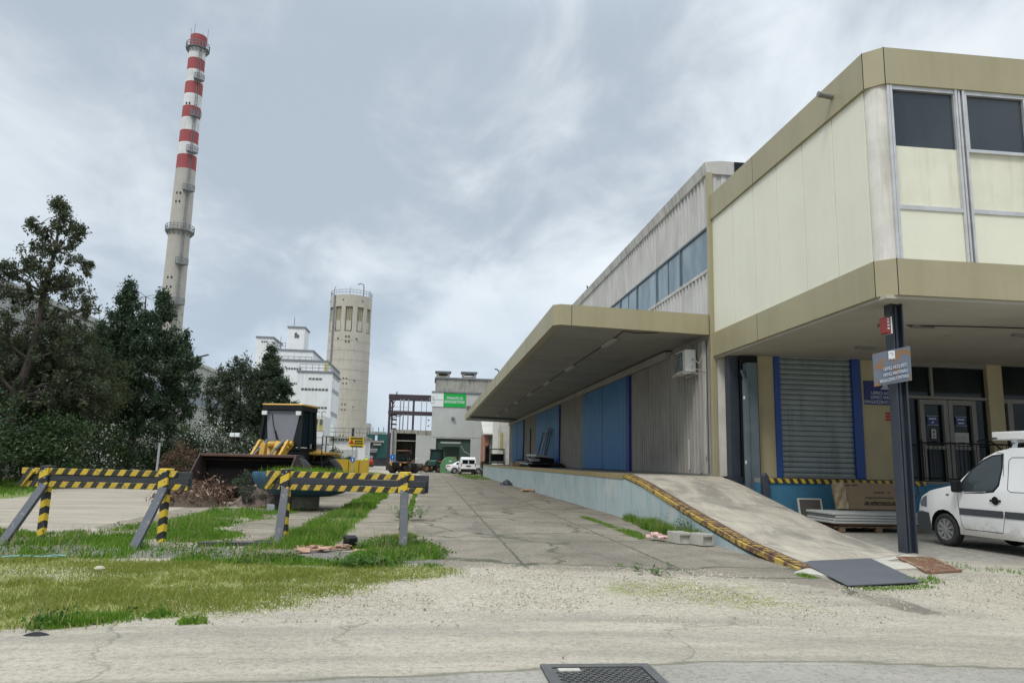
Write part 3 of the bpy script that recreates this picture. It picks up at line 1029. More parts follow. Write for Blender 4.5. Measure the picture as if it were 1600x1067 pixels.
# tall sparse evergreen, far left
B = A(30, 640, 33)
tr1 = [(0, 0, -.1, .26), (.25, 0, 1.6, .22), (.45, 0, 3.7, .2), (.75, .1, 5.2, .17), (.95, 0, 6.6, .14), (1.0, 0, 8.1, .11), (1.25, 0, 10.0, .07), (1.3, 0, 11.6, .04), (1.2, 0, 12.5, .02)]
cl1 = [(1.2, 0, 12.0, .30, .3, .35, 7), (1.55, 0, 11.3, .4, .4, .45, 9), (2.0, 0, 10.8, .38, .3, .4, 6), (.3, 0, 11.0, .3, .3, .3, 4), (.9, 0, 10.9, .3, .3, .5, 5), (1.4, .2, 10.1, .5, .5, .5, 7), (.5, 0, 9.8, .45, .4, .7, 9),
       (2.3, 0, 9.6, .5, .4, .25, 4), (2.8, 0, 9.3, .25, .3, .35, 3), (1.2, 0, 9.0, .8, .7, .7, 14), (-.1, .2, 9.2, .6, .5, .4, 7), (2.0, 0, 8.4, .6, .6, .5, 8), (2.9, 0, 7.6, .45, .4, .5, 6), (1.0, .3, 8.0, .9, .8, .8, 12),
       (-.9, 0, 9.0, .5, .5, .5, 7), (-1.6, 0, 9.3, .5, .5, .8, 8), (-.7, 0, 7.8, .8, .7, .6, 9), (-2.2, 0, 8.2, .7, .7, .9, 8), (.4, 0, 6.9, 1.2, 1, .8, 14), (1.9, 0, 6.6, .9, .9, .8, 12), (2.5, 0, 5.6, .8, .8, .8, 10), (-1.2, 0, 6.3, 1.1, 1, .7, 11),
       (.8, .2, 5.2, 1.6, 1.2, 1.0, 20), (2.4, .2, 4.4, 1.1, 1, .9, 16), (-.9, 0, 4.8, 1.3, 1.1, .8, 13), (1.0, .2, 3.5, 1.9, 1.3, .8, 22), (3.4, .4, 3.8, .9, .9, .8, 10), (-.6, 0, 3.2, 1.2, 1, .7, 10)]
tree('sparse_tree', 'tall thin ragged evergreen with gaps and leaning trunk, leftmost of the trees', 'tree', (-17.7, 33, 0), tr1, cl1, lgA, .19, 80, .07, thin=1.75)
clf = [(-.3, 0, 7.0, .9, .8, .6, 12), (.9, 0, 6.5, .9, .8, .6, 13), (-1.3, 0, 6.0, .9, .8, .6, 12), (.2, -.2, 5.7, 1.3, 1, .7, 20), (1.9, 0, 5.3, .9, .8, .6, 13), (-.9, 0, 4.8, 1.3, 1, .7, 20), (1.0, -.2, 4.5, 1.4, 1.1, .7, 22), (2.5, 0, 4.0, .9, .8, .6, 12), (-2.0, 0, 4.2, 1, .8, .7, 14), (-.3, 0, 3.6, 1.6, 1.1, .7, 22), (1.5, 0, 3.3, 1.4, 1, .6, 18), (-1.5, 0, 3.0, 1.2, 1, .6, 14)]
tree('feathery_tree', 'wide feathery olive-brown tree standing in front of the tall ragged evergreen', 'tree', (-17.0, 35.0, 0), [(0, 0, -.1, .16), (-.1, 0, 2.4, .13), (.1, 0, 5, .08), (0, 0, 7.2, .02)], clf, leafmat('feathery_leaf', (.058, .072, .036), (.12, .13, .066), (.15, .13, .07), .4, .94), .34, 66, .062, thin=2.7)
# two dense evergreens
tr2 = [(0, 0, -.1, .2), (.05, 0, 1.0, .18), (.2, 0, 2.2, .16), (.2, 0, 6, .1), (.1, 0, 10, .03)]
cl2 = [(-.75, 0, 10.3, .25, .25, .5, 8), (-.75, 0, 9.5, .55, .55, .5, 13), (1.05, 0, 10.0, .25, .25, .5, 8), (1.15, 0, 9.2, .5, .5, .5, 12), (.2, -.2, 8.4, 1.1, 1, .7, 22), (-1.2, 0, 8.3, .8, .8, .8, 16), (-1.9, .2, 7.6, .8, .8, .7, 13), (1.9, 0, 7.6, .8, .8, .7, 15),
       (.4, -.4, 7.2, 1.5, 1.2, .8, 30), (2.3, 0, 6.5, .9, .8, .7, 16), (-1.5, 0, 6.6, 1.2, 1, .8, 22), (.9, -.5, 5.8, 1.6, 1.3, .9, 34), (2.5, 0, 5.1, .9, .9, .8, 16), (-1.2, 0, 5.3, 1.3, 1.1, .8, 24), (.4, -.4, 4.4, 1.7, 1.3, .8, 32), (2.2, 0, 3.8, 1.0, .9, .7, 16), (-1.3, 0, 4.0, 1.1, 1, .8, 18), (1.2, -.2, 3.0, 1.4, 1.1, .6, 20), (-.6, 0, 3.1, 1.2, 1, .5, 14)]
tree('cypress_tree', 'large dense dark evergreen with pointed twin tops, right in front of the chimney', 'tree', (-16.0, 42, 0), tr2, cl2, lgB, .27, 62, .09, thin=2.5)
cl4 = [(0, 0, 8.2, .5, .5, .7, 9), (-.6, 0, 7.4, .8, .8, .7, 13), (.6, 0, 7.0, .9, .8, .7, 14), (0, 0, 6.0, 1.4, 1.2, .9, 24), (.8, 0, 4.9, 1.4, 1.2, .8, 22), (-.8, 0, 4.6, 1.4, 1.2, .9, 22), (0, 0, 3.4, 1.8, 1.4, .9, 26)]
tree('cypress_tree', 'smaller dark evergreen filling the gap between the ragged tree and the twin-topped tree', 'tree', (-19.0, 45, 0), [(0, 0, -.1, .17), (.05, 0, 2.5, .14), (0, 0, 7.8, .03)], cl4, lgB, .28, 55, .095, thin=2.2)
cl3 = [(-.2, 0, 7.9, .5, .5, .6, 10), (-1.2, 0, 7.2, .6, .6, .6, 11), (.5, 0, 7.3, .8, .8, .6, 14), (-1.7, 0, 6.2, .9, .9, .8, 16), (-.3, -.2, 6.3, 1.2, 1, .8, 24), (1.1, 0, 6.0, 1, .9, .8, 18), (-1.4, 0, 5.0, 1.1, 1, .8, 20), (.2, -.3, 4.9, 1.5, 1.2, .9, 28), (1.6, 0, 4.4, 1, 1, .9, 18), (-1.0, 0, 3.7, 1.2, 1, .8, 18), (.8, 0, 3.4, 1.5, 1.1, .8, 22), (0, 0, 2.3, 1.8, 1.2, .7, 22)]
tree('broadleaf_tree', 'bushy grey-green tree just left of the wheel loader cab', 'tree', (-13.5, 55, 0), [(0, 0, -.1, .15), (0, 0, 2, .13), (-.2, 0, 7, .03)], cl3, lgC, .29, 55, .09, thin=2.2)
cl5 = [(0, 0, 9.2, .25, .25, .5, 6), (0, 0, 8.5, .55, .5, .4, 11), (.1, 0, 7.8, .8, .7, .4, 14), (-.4, 0, 7.2, .7, .7, .4, 12), (.7, 0, 7.0, .7, .7, .35, 12), (1.2, 0, 6.2, .7, .7, .35, 11), (.2, 0, 6.3, 1.1, 1, .5, 18), (1.4, 0, 5.2, .8, .7, .4, 12), (.1, 0, 5.3, 1.3, 1.1, .5, 20), (.9, 0, 4.3, 1.3, 1.1, .6, 20), (-.4, 0, 4.2, 1.2, 1, .6, 16), (.3, 0, 3.2, 1.5, 1.2, .6, 18)]
tree('pine_tree', 'dark layered pine standing in front of the white stepped building', 'tree', (-11.9, 56, 0), [(0, 0, -.1, .16), (.1, 0, 4, .11), (0, 0, 9.3, .02)], cl5, lgB, .28, 70, .095, thin=1.8)


def shrub(loc, w, h, m, label, seed=0, per=70, size=.07, k=26, group=None, name='shrub'):
    t = thing(name, label, 'shrub', loc, 0, group)
    cs = ellip_centers(k, (0, 0, h * .52), w, w * .8, h * .5, .35)
    cs[:, 2] = np.clip(cs[:, 2], .15, None)
    mb = MB()
    for c in cs[::3]:
        mb.tube([(c[0] * .1, c[1] * .1, -.05), (c[0] * .5, c[1] * .5, c[2] * .6), tuple(c)], [.03, .02, .006], 5)
    mb.build('stems', barkm, t)
    npmesh('foliage', leafquads(cs, np.full(k, min(w, h) * .33), per, size), 4, m, parent=t)
    return t


shr = [(-16.4, 28.5, 1.5, 2.6, lgD, 'dark hedge shrub at the left picture edge below the ragged tree'), (-14.9, 31.5, 1.5, 2.5, lgD, 'dark shrub with a few white blooms just behind the left barrier post'), (-15.2, 35, 1.6, 2.9, lgF, 'shrub dotted with white flowers beneath the ragged tree'),
       (-16.6, 40.5, 1.6, 2.7, lgD, 'dark shrub between the white-flowered shrub and the evergreen trunk'), (-18.9, 38, 2.0, 3.4, lgD, 'tall dark shrub at the far left building wall'), (-13.4, 47.5, 1.5, 3.2, lgF, 'big shrub thick with white flowers left of the loader bucket'),
       (-13.9, 42.0, 1.1, 1.6, lgD, 'low dark shrub behind the right end of the left barrier'), (-11.3, 47, .9, 2.3, lgF, 'small white-flowered shrub behind the loader arm lamp'), (-11.6, 51, 1.3, 2.6, lgC, 'grey-green shrub under the pine beside the loader'), (-17.6, 30.5, 1.7, 3.0, lgD, 'deep green shrub leaning on the ragged tree trunk'),
       (-17.2, 44.5, 1.7, 3.6, lgD, 'tall dark shrub right behind the trunk of the twin-topped evergreen'), (-15.0, 48.0, 1.6, 3.0, lgD, 'dark rounded shrub between the evergreen trunk and the shrub thick with flowers'), (-16.2, 52.0, 1.6, 3.2, lgF, 'pale flowering shrub against the hall wall behind the evergreen')]
for (x, y, w, h, m_, lb) in shr:
    shrub((x, y, 0), w, h, m_, lb, per=150, size=.075 if m_ is not lgF else .062, k=34)
shrub((-12.6, 40.5, 0), .95, 1.75, lgT, 'brown dried twiggy bush behind the left end of the loader bucket', per=170, size=.05, k=26, name='dry_bush')
for px, yy, w, h, lb in ((512, 92, 1.5, 2.3, 'round dark bush in front of the white terrace building, left one'), (541, 92, .9, 1.5, 'small round bush behind the yellow barrier fence, right one')):
    p = A(px, 719, yy)
    shrub((p.x, yy, 0), w, h, lgD, lb, per=60, size=.13, k=18)
shrub((5.6, 72.5, 0), .8, 1.3, lgC, 'green weedy bush at the far end of the loading dock', per=80, size=.08, k=20)


def weedtuft(loc, n, h, label, cat='weed', sp=.3):
    vs = []
    for i in range(n):
        x, y = rng.normal(0, sp * .5), rng.normal(0, sp * .5)
        L = h * rng.uniform(.5, 1.1)
        a = rng.uniform(0, 6.28)
        l = rng.uniform(.1, .6)
        b_ = np.array([x, y, 0])
        for j in range(5):
            t0 = (j + 1) / 5
            p = b_ + np.array([math.cos(a) * l * L * t0, math.sin(a) * l * L * t0, L * t0])
            for q_ in range(2):
                u = rng.normal(0, 1, 3)
                u[2] = abs(u[2]) * .4
                u /= np.linalg.norm(u)
                w = np.cross(u, (0, 0, 1)) * .35
                s = .045
                vs += [p, p + u * s + w * s, p + u * s * 2, p + u * s - w * s]
    npmesh('weed', np.array(vs), 4, weed, loc=loc, label=label, cat=cat)


for (px, py, n_, h_, lb) in [(1030, 815, 90, .38, 'leafy green weeds against the blue ramp wall, the tallest clump'), (985, 803, 60, .25, 'leafy weeds at the blue wall below the dock corner'), (1080, 838, 45, .4, 'dry weed clump right behind the hollow blocks'), (600, 858, 60, .14, 'dark leafy weed mat behind the broken tiles'), (570, 881, 60, .10, 'low weed clump on the gravel edge below the second barrier'), (1020, 893, 10, .05, 'tiny weed on the lane edge by the gravel'), (640, 812, 50, .3, 'leafy weed behind the right leg of the second barrier')]:
    d = ray(px, py)
    t = -H / d.z
    weedtuft((d.x * t, d.y * t, 0), n_, h_, lb, sp=.45)

# ------------------------------------------------------------------ office building over the bay
XO, YO = 8.0, 12.0           # left face plane, front face plane
XR = 24.0
YB = 20.05
CH = .27
of = thing('office_building', 'cream panelled office building with khaki bands raised on a dark corner post', 'building', (XO, YO, 0))


def band(name, z0, z1, off, m):
    mb = MB()
    x0, y0 = XO - off, YO - off
    outer = [(x0, YB), (x0, y0 + CH), (x0 + CH, y0), (XR, y0), (XR, y0 + .35), (XO + .35, YO + .35), (XO + .35, YB)]
    mb.prism(outer, 2, z0, z1)
    o = mb.build(name, m, of, world=True)
    return o


b1 = band('fascia', 8.55, 9.28, .04, khaki)
b1['label'] = 'upper khaki fascia band along the roof edge'
b2 = band('fascia', 4.50, 5.17, .04, khaki)
b2['label'] = 'lower khaki fascia band above the open bay'
mb = MB()
for zz in ((8.548, 9.282), (4.498, 5.172)):
    for yy in (17.1, YO - .04 + CH):
        mb.box(XO - .0425, XO - .03, yy - .006, yy + .006, *zz)
    for xx in (XO - .04 + CH, XO + 5.4):
        mb.box(xx - .006, xx + .006, YO - .0425, YO - .03, *zz)
mb.build('joint', black, b1, world=True)
mb = MB()
mb.prism([(XO + .3, YB), (XO + .3, YO + .4 + CH), (XO + .4 + CH, YO + .3), (XR, YO + .3), (XR, YB), ], 2, 9.1, 9.2)
mb.build('roof', wroof, of, world=True)
# cladding on the left face, panel by panel
ys_ = [YB - .02, 18.55, 17.25, 15.96, 14.72, 13.48, 12.34]
for i in range(6):
    mb = MB()
    mb.box(XO + .02, XO + .16, ys_[i + 1] + .011, ys_[i] - .011, 5.17, 8.55)
    mb.build('cladding_panel', cream, of, world=True, bevel=.006)
mb = MB()
mb.box(XO + .06, XO + .3, 12.2, YB, 5.0, 8.6)
mb.box(XO + .25, XR, YO + .10, YO + .3, 5.0, 8.6)
mb.build('backing_wall', steelgrey, of, world=True)
# rounded pale corner column
mb = MB()
arc = [(XO + .03, 12.33)] + [(XO + .30 - .27 * math.cos(t), 12.33 - .29 * math.sin(t)) for t in np.linspace(.15, 1.3, 9)] + [(XO + .34, 12.03), (XO + .34, 12.34)]
mb.prism(arc, 2, 5.17, 8.55)
mb.build('corner_column', offwhite, of, world=True, smooth=True)
# front windows
x = 8.36
k = 0
while x < 19:
    w1 = 1.27
    open_ = k % 2 == 1
    zt, zg = 8.5, 7.36
    mb = MB()
    mb.box(x, x + w1, YO + .06, YO + .1, zg, zt)
    mb.build('window_glass', darkglass, of, world=True)
    mb = MB()
    mb.box(x, x + w1, YO + .045, YO + .1, 6.20, zg - (.03 if open_ else 0))
    p = mb.build('spandrel_panel', mat('dirty_cream_panel', (.68, .665, .53), (.62, .605, .48), sc=1.4, rough=.6, bmp=.02, streak=(.40, .38, .30), sk=.3, grain=.03) if k == 0 else MATS['dirty_cream_panel'], of, world=True)
    mb = MB()
    mb.box(x, x + w1, YO + .02, YO + .1, 5.17, 6.12)
    mb.build('cladding_panel', cream, of, world=True)
    mb = MB()
    mb.box(x - .005, x + w1 + .005, YO - .005, YO + .09, 6.12, 6.20)
    mb.box(x, x + w1, YO + .0, YO + .08, 8.47, 8.549)
    if open_:
        mb.box(x - .01, x + w1 + .01, YO - .02, YO + .06, 7.31, 7.37)
        mb.box(x, x + .05, YO + .0, YO + .07, 7.37, 8.47)
        mb.box(x + w1 - .05, x + w1, YO + .0, YO + .07, 7.37, 8.47)
    else:
        mb.box(x - .005, x + .012, YO + .01, YO + .07, 6.20, 8.47)
        mb.box(x + w1 - .012, x + w1 + .005, YO + .01, YO + .07, 6.20, 8.47)
    mb.build('window_frame', silver, of, world=True)
    mb = MB()
    for q_ in (0, .075, .15):
        mb.box(x + w1 + q_ + .004, x + w1 + q_ + .05, YO - .025 + (.02 if q_ == .075 else 0), YO + .11, 5.17, 8.55)
    mb.build('mullion', silver, of, world=True, bevel=.008)
    x += w1 + .205
    k += 1
mb = MB()
for q_ in (-.09, -.035):
    mb.box(8.36 + q_, 8.36 + q_ + .05, YO - .02, YO + .11, 5.17, 8.55)
mb.build('mullion', silver, of, world=True, bevel=.008)
# soffit and its fittings
mb = MB()
mb.box(XO + .02, XR, YO + .02, 20.4, 4.44, 4.498)
so = mb.build('soffit', soffit, of, world=True)
for (lx, ly) in ((9.3, 14.2), (10.0, 14.15), (12.7, 14.6), (10.5, 17.0)):
    mb = MB()
    mb.box(lx, lx + .5, ly, ly + .09, 4.38, 4.439)
    mb.build('lamp_fitting', doorframe, so, world=True)
mb = MB()
mb.tube([(9.9, 14.2, 4.42), (11.2, 14.0, 4.415), (13, 13.9, 4.42), (16, 13.9, 4.42)], .012, 6)
mb.tube([(XO + .5, 12.45, 4.43), (XO + .42, 12.4, 4.40), (XO + .3, 12.3, 4.25), (XO + .3, 12.3, 4.12)], .01, 6)
mb.build('cable', black, so, world=True)
# roof flood light tube on the upper band
mb = MB()
mb.tube([(XO + .02, 13.3, 8.93), (XO - .30, 13.28, 8.96)], .055, 12)
mb.tube([(XO - .28, 13.28, 8.96), (XO - .36, 13.275, 8.967)], .062, 12)
mb.build('drain_spout', doorframe, of, world=True)

# bay walls below
YW = 19.2
bay = MB()
bay.box(8.84, 9.36, YW, YW + .25, 1.15, 4.44)
bay.build('bay_wall', beige, of, world=True)
bay = MB()
bay.box(11.88, 13.30, YW, YW + .25, 1.15, 4.44)
bay.build('bay_wall', beige, of, world=True)
bay = MB()
bay.box(15.72, 16.18, YW - .02, YW + .25, 1.15, 4.44)
bay.build('bay_wall', beige, of, world=True)
mb = MB()
mb.box(8.03, 8.48, 20.0, 20.4, 1.15, 4.44)
mb.build('bay_wall', offwhite, of, world=True)
mb = MB()
mb.box(8.40, 8.52, 19.75, 19.95, 1.15, 4.44)
mb.build('trim_strip', khaki, of, world=True)
for (x0, x1) in ((9.36, 9.52), (11.62, 11.88)):
    mb = MB()
    mb.box(x0, x1, YW - .06, YW + .2, 1.15, 4.44)
    mb.build('blue_post', bluepost, of, world=True, bevel=.01)
# roller shutter: curved slats
mb = MB()
z = 1.16
i = 0
prof = []
while z < 4.42:
    for (dz, dy) in ((0, .015), (.008, -.022), (.06, -.03), (.122, -.022), (.130, .015), (.137, .02)):
        prof.append((YW + .05 + dy, z + dz))
    z += .141
prof2 = [(YW + .12, prof[-1][1]), (YW + .12, 1.16)]
mb.prism(prof + prof2, 0, 9.52, 11.62)
sh = mb.build('roller_shutter', shut, of, world=True)
mb = MB()
mb.box(9.53, 11.61, YW - .01, YW + .06, 1.155, 1.23)
mb.build('bottom_rail', doorframe, sh, world=True)
mb = MB()
mb.box(8.03, 24, 20.3, 20.5, -.1, 4.44)
mb.build('back_wall', blackglass, of, world=True)
# steel jambs at the ramp corner (dock shelter frame)
mb = MB()
mb.box(8.13, 8.40, 19.3, 19.6, 1.0, 4.44)
mb.build('navy_column', navy, of, world=True, bevel=.01)
mb = MB()
mb.box(8.46, 8.74, 18.85, 19.15, .6, 4.2)
mb.box(8.34, 8.46, 18.80, 18.95, .65, 3.75)
mb.beam((8.40, 18.87, 3.75), (8.37, 19.0, 4.0), .1, .06)
mb.build('guide_rail', steelgrey, of, world=True, bevel=.012)
mb = MB()
mb.box(8.4, 8.9, 19.18, 19.22, 1.0, 4.44)
mb.build('dark_slot', black, of, world=True)
mb = MB()
mb.box(8.325, 8.345, 18.79, 18.85, 3.2, 3.28)
mb.box(8.325, 8.345, 18.79, 18.85, 1.5, 1.58)
mb.box(8.80, 8.84, 19.15, 19.178, 3.75, 3.8)
mb.box(8.80, 8.84, 19.15, 19.178, 2.3, 2.34)
mb.build('bolt_plate', white, of, world=True)
# glazed entrance
mb = MB()
mb.box(13.3, 15.72, YW + .12, YW + .16, 1.15, 4.44)
mb.box(16.18, 20, YW + .12, YW + .16, 1.15, 4.44)
gl = mb.build('entrance_glass', blackglass, of, world=True)
mb = MB()
mb.box(13.3, 15.72, YW + .02, YW + .11, 3.42, 3.50)
mb.box(13.3, 15.72, YW + .0, YW + .11, 4.32, 4.44)
mb.box(14.02, 14.10, YW + .04, YW + .11, 3.5, 4.32)
mb.box(16.18, 20, YW + .02, YW + .11, 3.36, 3.48)
mb.box(16.3, 16.45, YW + .0, YW + .10, 1.15, 3.36)
mb.build('entrance_frame', doorframe, of, world=True)
for i, x0 in enumerate((13.62, 14.48)):
    mb = MB()
    x1 = x0 + .84
    mb.box(x0, x0 + .13, YW + .0, YW + .1, 1.15, 3.40)
    mb.box(x1 - .13, x1, YW + .0, YW + .1, 1.15, 3.40)
    mb.box(x0 + .13, x1 - .13, YW + .0, YW + .1, 3.26, 3.40)
    mb.box(x0 + .13, x1 - .13, YW + .0, YW + .1, 2.02, 2.12)
    d_ = mb.build('door', doorframe, of, world=True, bevel=.006)
    mb = MB()
    mb.box(x0 + .26, x1 - .26, YW + .09, YW + .118, 2.70, 2.94)
    pl = mb.build('notice_plate', signblue, d_, world=True)
    pl['label'] = 'blue notice plate'
    mb = MB()
    mb.box(x0 + .25, x1 - .25, YW + .088, YW + .089, 2.94, 2.95)
    mb.box(x0 + .25, x1 - .25, YW + .088, YW + .089, 2.69, 2.70)
    mb.box(x0 + .31, x1 - .31, YW + .085, YW + .089, 2.85, 2.89)
    mb.box(x0 + .33 + .06 * (1 - i), x1 - .33 - .06 * (1 - i), YW + .085, YW + .089, 2.75, 2.79)
    mb.build('notice_line', letdull, d_, world=True)
    mb = MB()
    if i == 0:
        mb.box(x0 + .36, x0 + .50, YW + .085, YW + .11, 2.32, 2.58)
    else:
        mb.box(x0 + .2, x0 + .62, YW + .085, YW + .11, 2.15, 2.50)
    mb.build('paper_notice', sheet, d_, world=True)
    mb = MB()
    if i == 0:
        mb.lathe([(0, -.001), (.035, -.001), (.035, .001)], 12, (x0 + .43, YW + .083, 2.50), ax=1)
        mb.box(x0 + .40, x0 + .46, YW + .082, YW + .0845, 2.36, 2.41)
    else:
        mb.box(x0 + .3, x0 + .5, YW + .082, YW + .0845, 2.22, 2.24)
        for q_ in range(4):
            mb.box(x0 + .25, x0 + .55, YW + .083, YW + .0845, 2.30 + .04 * q_, 2.308 + .04 * q_)
    mb.build('notice_print', moulding, d_, world=True)

# bay platform: blue wall, hazard strip
bp = thing('bay_platform', 'blue painted loading platform with black and yellow edge under the office', 'platform', (8.85, 18.3, 0))
mb = MB()
mb.box(8.55, 13.0, 18.32, 20.2, -.05, 1.03)
mb.build('blue_wall', bayblue, bp, world=True)
mb = MB()
mb.box(13.0, 24, 18.32, 20.2, -.05, .78)
mb.build('block_wall', blockwall, bp, world=True)
mb = MB()
for i in range(3):
    mb.box(13.0, 24, 18.316, 18.33, .19 + .2 * i, .2 + .2 * i)
mb.build('mortar_line', black, bp, world=True)
mb = MB()
mb.box(13.0, 24, 18.31, 20.2, .78, 1.08)
mb.build('blue_band', bluedark if False else bayblue, bp, world=True)
mb = MB()
mb.box(8.62, 13.0, 18.28, 18.5, 1.03, 1.145)
mb.build('hazard_edge', hzx, bp, world=True, bevel=.006)
mb = MB()
mb.box(8.55, 24, 18.5, 20.2, 1.031, 1.14)
mb.build('floor_slab', platf, bp, world=True)
mb = MB()
mb.box(8.46, 8.62, 18.1, 18.3, .35, 1.22)
mb.lathe([(0, 1.29), (.06, 1.27), (.08, 1.21)], 12, (8.54, 18.2, 0))
mb.build('bumper', navy, bp, world=True, bevel=.03)
rl = thing('railing', 'black metal railing in front of the glazed office entrance', 'railing', (13.1, 18.4, 1.08))
mb = MB()
mb.tube([(13.02, 18.42, 2.16), (18, 18.42, 2.16)], .022, 8)
mb.tube([(13.02, 18.42, 1.22), (18, 18.42, 1.22)], .018, 8)
mb.build('rail', black, rl, world=True)
for xx in (13.05, 14.5, 16.0, 17.5):
    mb = MB()
    mb.tube([(xx, 18.42, 1.08), (xx, 18.42, 2.24)], .028, 8)
    mb.build('post', black, rl, world=True)
mb = MB()
for k in range(38):
    xx = 13.12 + k * .125
    mb.tube([(xx, 18.42, 1.22), (xx, 18.42, 2.15)], .009, 6, False)
mb.build('balusters', black, rl, world=True)
mb = MB()
mb.tube([(14.6, 18.36, 2.22), (14.8, 18.33, 2.28), (15.05, 18.33, 2.2), (15.25, 18.34, 2.05), (15.3, 18.36, 1.9)], .022, 6)
mb.build('cable_loop', black, rl, world=True)

# wall board, red labels
wb = thing('sign_board', 'dark blue wall board with white office lettering behind the corner post', 'sign', (12.6, YW, 3.2))
mb = MB()
mb.box(11.98, 13.25, YW - .03, YW - .002, 3.20, 3.86)
mb.build('board', signblue, wb, world=True)
for i, (t, zz) in enumerate((('UFFICI ACQUISTI', 3.52), ('UFFICI MATERIALI', 3.40), ('MAGAZZINO CENTRALE', 3.275))):
    text(t, 'lettering', letdull, wb, (12.62, YW - .034, zz), .118, sx=1.0)
mb = MB()
mb.prism([(12.45, 3.63), (12.75, 3.63), (12.68, 3.7), (12.65, 3.79), (12.55, 3.79), (12.52, 3.7)], 1, YW - .034, YW - .03)
mb.build('emblem', letdull, wb, world=True)
rt = MB()
for i in range(3):
    rt.box(12.58, 12.84, YW - .012, YW - .002, 2.76 + .085 * i, 2.83 + .085 * i)
rt.build('red_label', red, None, 'three small red labels stacked on the beige wall below the blue board', 'label', loc=(12.71, YW, 2.76), world=True)

# corner post with sign
pt = thing('steel_post', 'dark navy H-section post carrying the office corner', 'post', (8.43, 12.55, 0))
mb = MB()
mb.box(8.37, 8.40, 12.40, 12.64, -.02, 4.44)
mb.box(8.56, 8.59, 12.40, 12.64, -.02, 4.44)
mb.box(8.40, 8.56, 12.50, 12.55, -.02, 4.44)
mb.build('column', navy, pt, world=True, bevel=.008)
mb = MB()
mb.tube([(8.475, 12.465, 0), (8.475, 12.465, 4.43)], .028, 8)
mb.build('conduit', navy, pt, world=True)
mb = MB()
mb.tube([(8.61, 12.45, 1.2), (8.66, 12.42, 1.16), (8.68, 12.42, 1.0), (8.62, 12.45, .95)], .012, 6)
mb.build('cable', black, pt, world=True)
sg = thing('hanging_sign', 'weathered rust stained metal sign with worn lettering fixed to the corner post', 'sign', (8.25, 12.32, 2.9))
ym = 12.36
cs_ = [A(1364, 553, 12.36), A(1422, 540, 12.30), A(1425, 594, 12.30), A(1367, 604, 12.36)]
fw = [(p.x, p.y, p.z) for p in cs_]
bk = [(p.x, p.y + .025, p.z) for p in cs_]
mb = MB()
mb.add(fw + bk, [(0, 1, 2, 3), (7, 6, 5, 4), (0, 4, 5, 1), (1, 5, 6, 2), (2, 6, 7, 3), (3, 7, 4, 0)])
mb.build('plate', signplate, sg, world=True)
slp = math.atan2(fw[1][2] - fw[0][2], fw[1][0] - fw[0][0])
cx_ = (fw[0][0] + fw[1][0]) / 2
zt_, zb_ = (fw[0][2] + fw[1][2]) / 2, (fw[2][2] + fw[3][2]) / 2
Lt = zt_ - zb_
yaw = math.atan2(fw[1][1] - fw[0][1], fw[1][0] - fw[0][0])
for t, u, s_ in (('UFFICI ACQUISTI', .52, .082), ('UFFICI MATERIALI', .69, .082), ('MAGAZZINO CENTRALE', .86, .079)):
    text(t, 'lettering', letdull, sg, (cx_ + (.03 if u < .8 else 0), 12.300, zt_ - Lt * u), s_, rot=(R(90), -slp, yaw), sx=.72 if u < .8 else .62)
mb = MB()
mb.prism([(cx_ - .07, zt_ - .03), (cx_ + .05, zt_ - .01), (cx_ + .05, zt_ - .17), (cx_ + .02, zt_ - .15), (cx_ - .01, zt_ - .18), (cx_ - .04, zt_ - .16), (cx_ - .07, zt_ - .19)], 1, 12.318, 12.328)
mb.build('emblem', letter, sg, world=True)
mb = MB()
mb.tube([(cx_ - .045, 12.317, zt_ - .09), (cx_ - .03, 12.317, zt_ - .06), (cx_, 12.317, zt_ - .055), (cx_ + .02, 12.317, zt_ - .08), (cx_ - .01, 12.317, zt_ - .11)], .004, 5)
mb.build('emblem_line', moulding, sg, world=True)
rb = thing('alarm_box', 'small red box with white side hanging on the post near the soffit', 'alarm box', (8.2, 12.3, 3.85))
mb = MB()
mb.box(8.15, 8.255, 12.28, 12.46, 3.86, 4.16)
mb.build('casing', redbox, rb, world=True, bevel=.008)
mb = MB()
mb.box(8.255, 8.275, 12.275, 12.465, 3.855, 4.165)
mb.build('side_plate', white, rb, world=True)
mb = MB()
for z_ in (3.93, 3.99, 4.05, 4.1):
    mb.box(8.185, 8.225, 12.274, 12.279, z_, z_ + .03)
mb.build('worn_letters', letdull, rb, world=True)

# ------------------------------------------------------------------ loading dock and ramp
XD, YD, ZD = 5.3, 19.8, 1.15
dk = thing('loading_dock', 'long loading dock with faded pale blue wall and concrete ramp down to the yard', 'loading dock', (XD, YD, 0))
rp = [(YD, ZD), (17.8, .96), (14.1, .40), (12.0, .12), (10.25, .012)]
mb = MB()
mb.box(XD, 8.1, YD, 71, -.1, ZD - .12)
poly = [(YD, ZD - .12)] + [(y, max(z - .12, -.1)) for y, z in rp[1:]] + [(10.25, -.15), (YD, -.15)]
mb.prism(poly, 0, XD, XD + .25)
mb.build('blue_wall', dockblue, dk, world=True)
mb = MB()
mb.box(XD + .16, 8.1, YD, 71, ZD - .12, ZD - .004)
mb.build('platform', platf, dk, world=True)
# ramp surface, foot cut on a slant
nyr = 24
mb = MB()
vs, fs = [], []
for i in range(nyr + 1):
    for j in range(9):
        u, v = i / nyr, j / 8
        x = XD + .14 + (8.02 - XD - .14) * v
        yend = 10.3 + 1.75 * v
        y = YD + (yend - YD) * u
        z = np.interp(u, [0, .18, .55, .8, 1], [ZD, .97, .46, .155, .008])
        vs.append((x, y, z))
for i in range(nyr):
    for j in range(8):
        a_ = i * 9 + j
        fs.append((a_, a_ + 1, a_ + 10, a_ + 9))
mb.add(vs, fs)
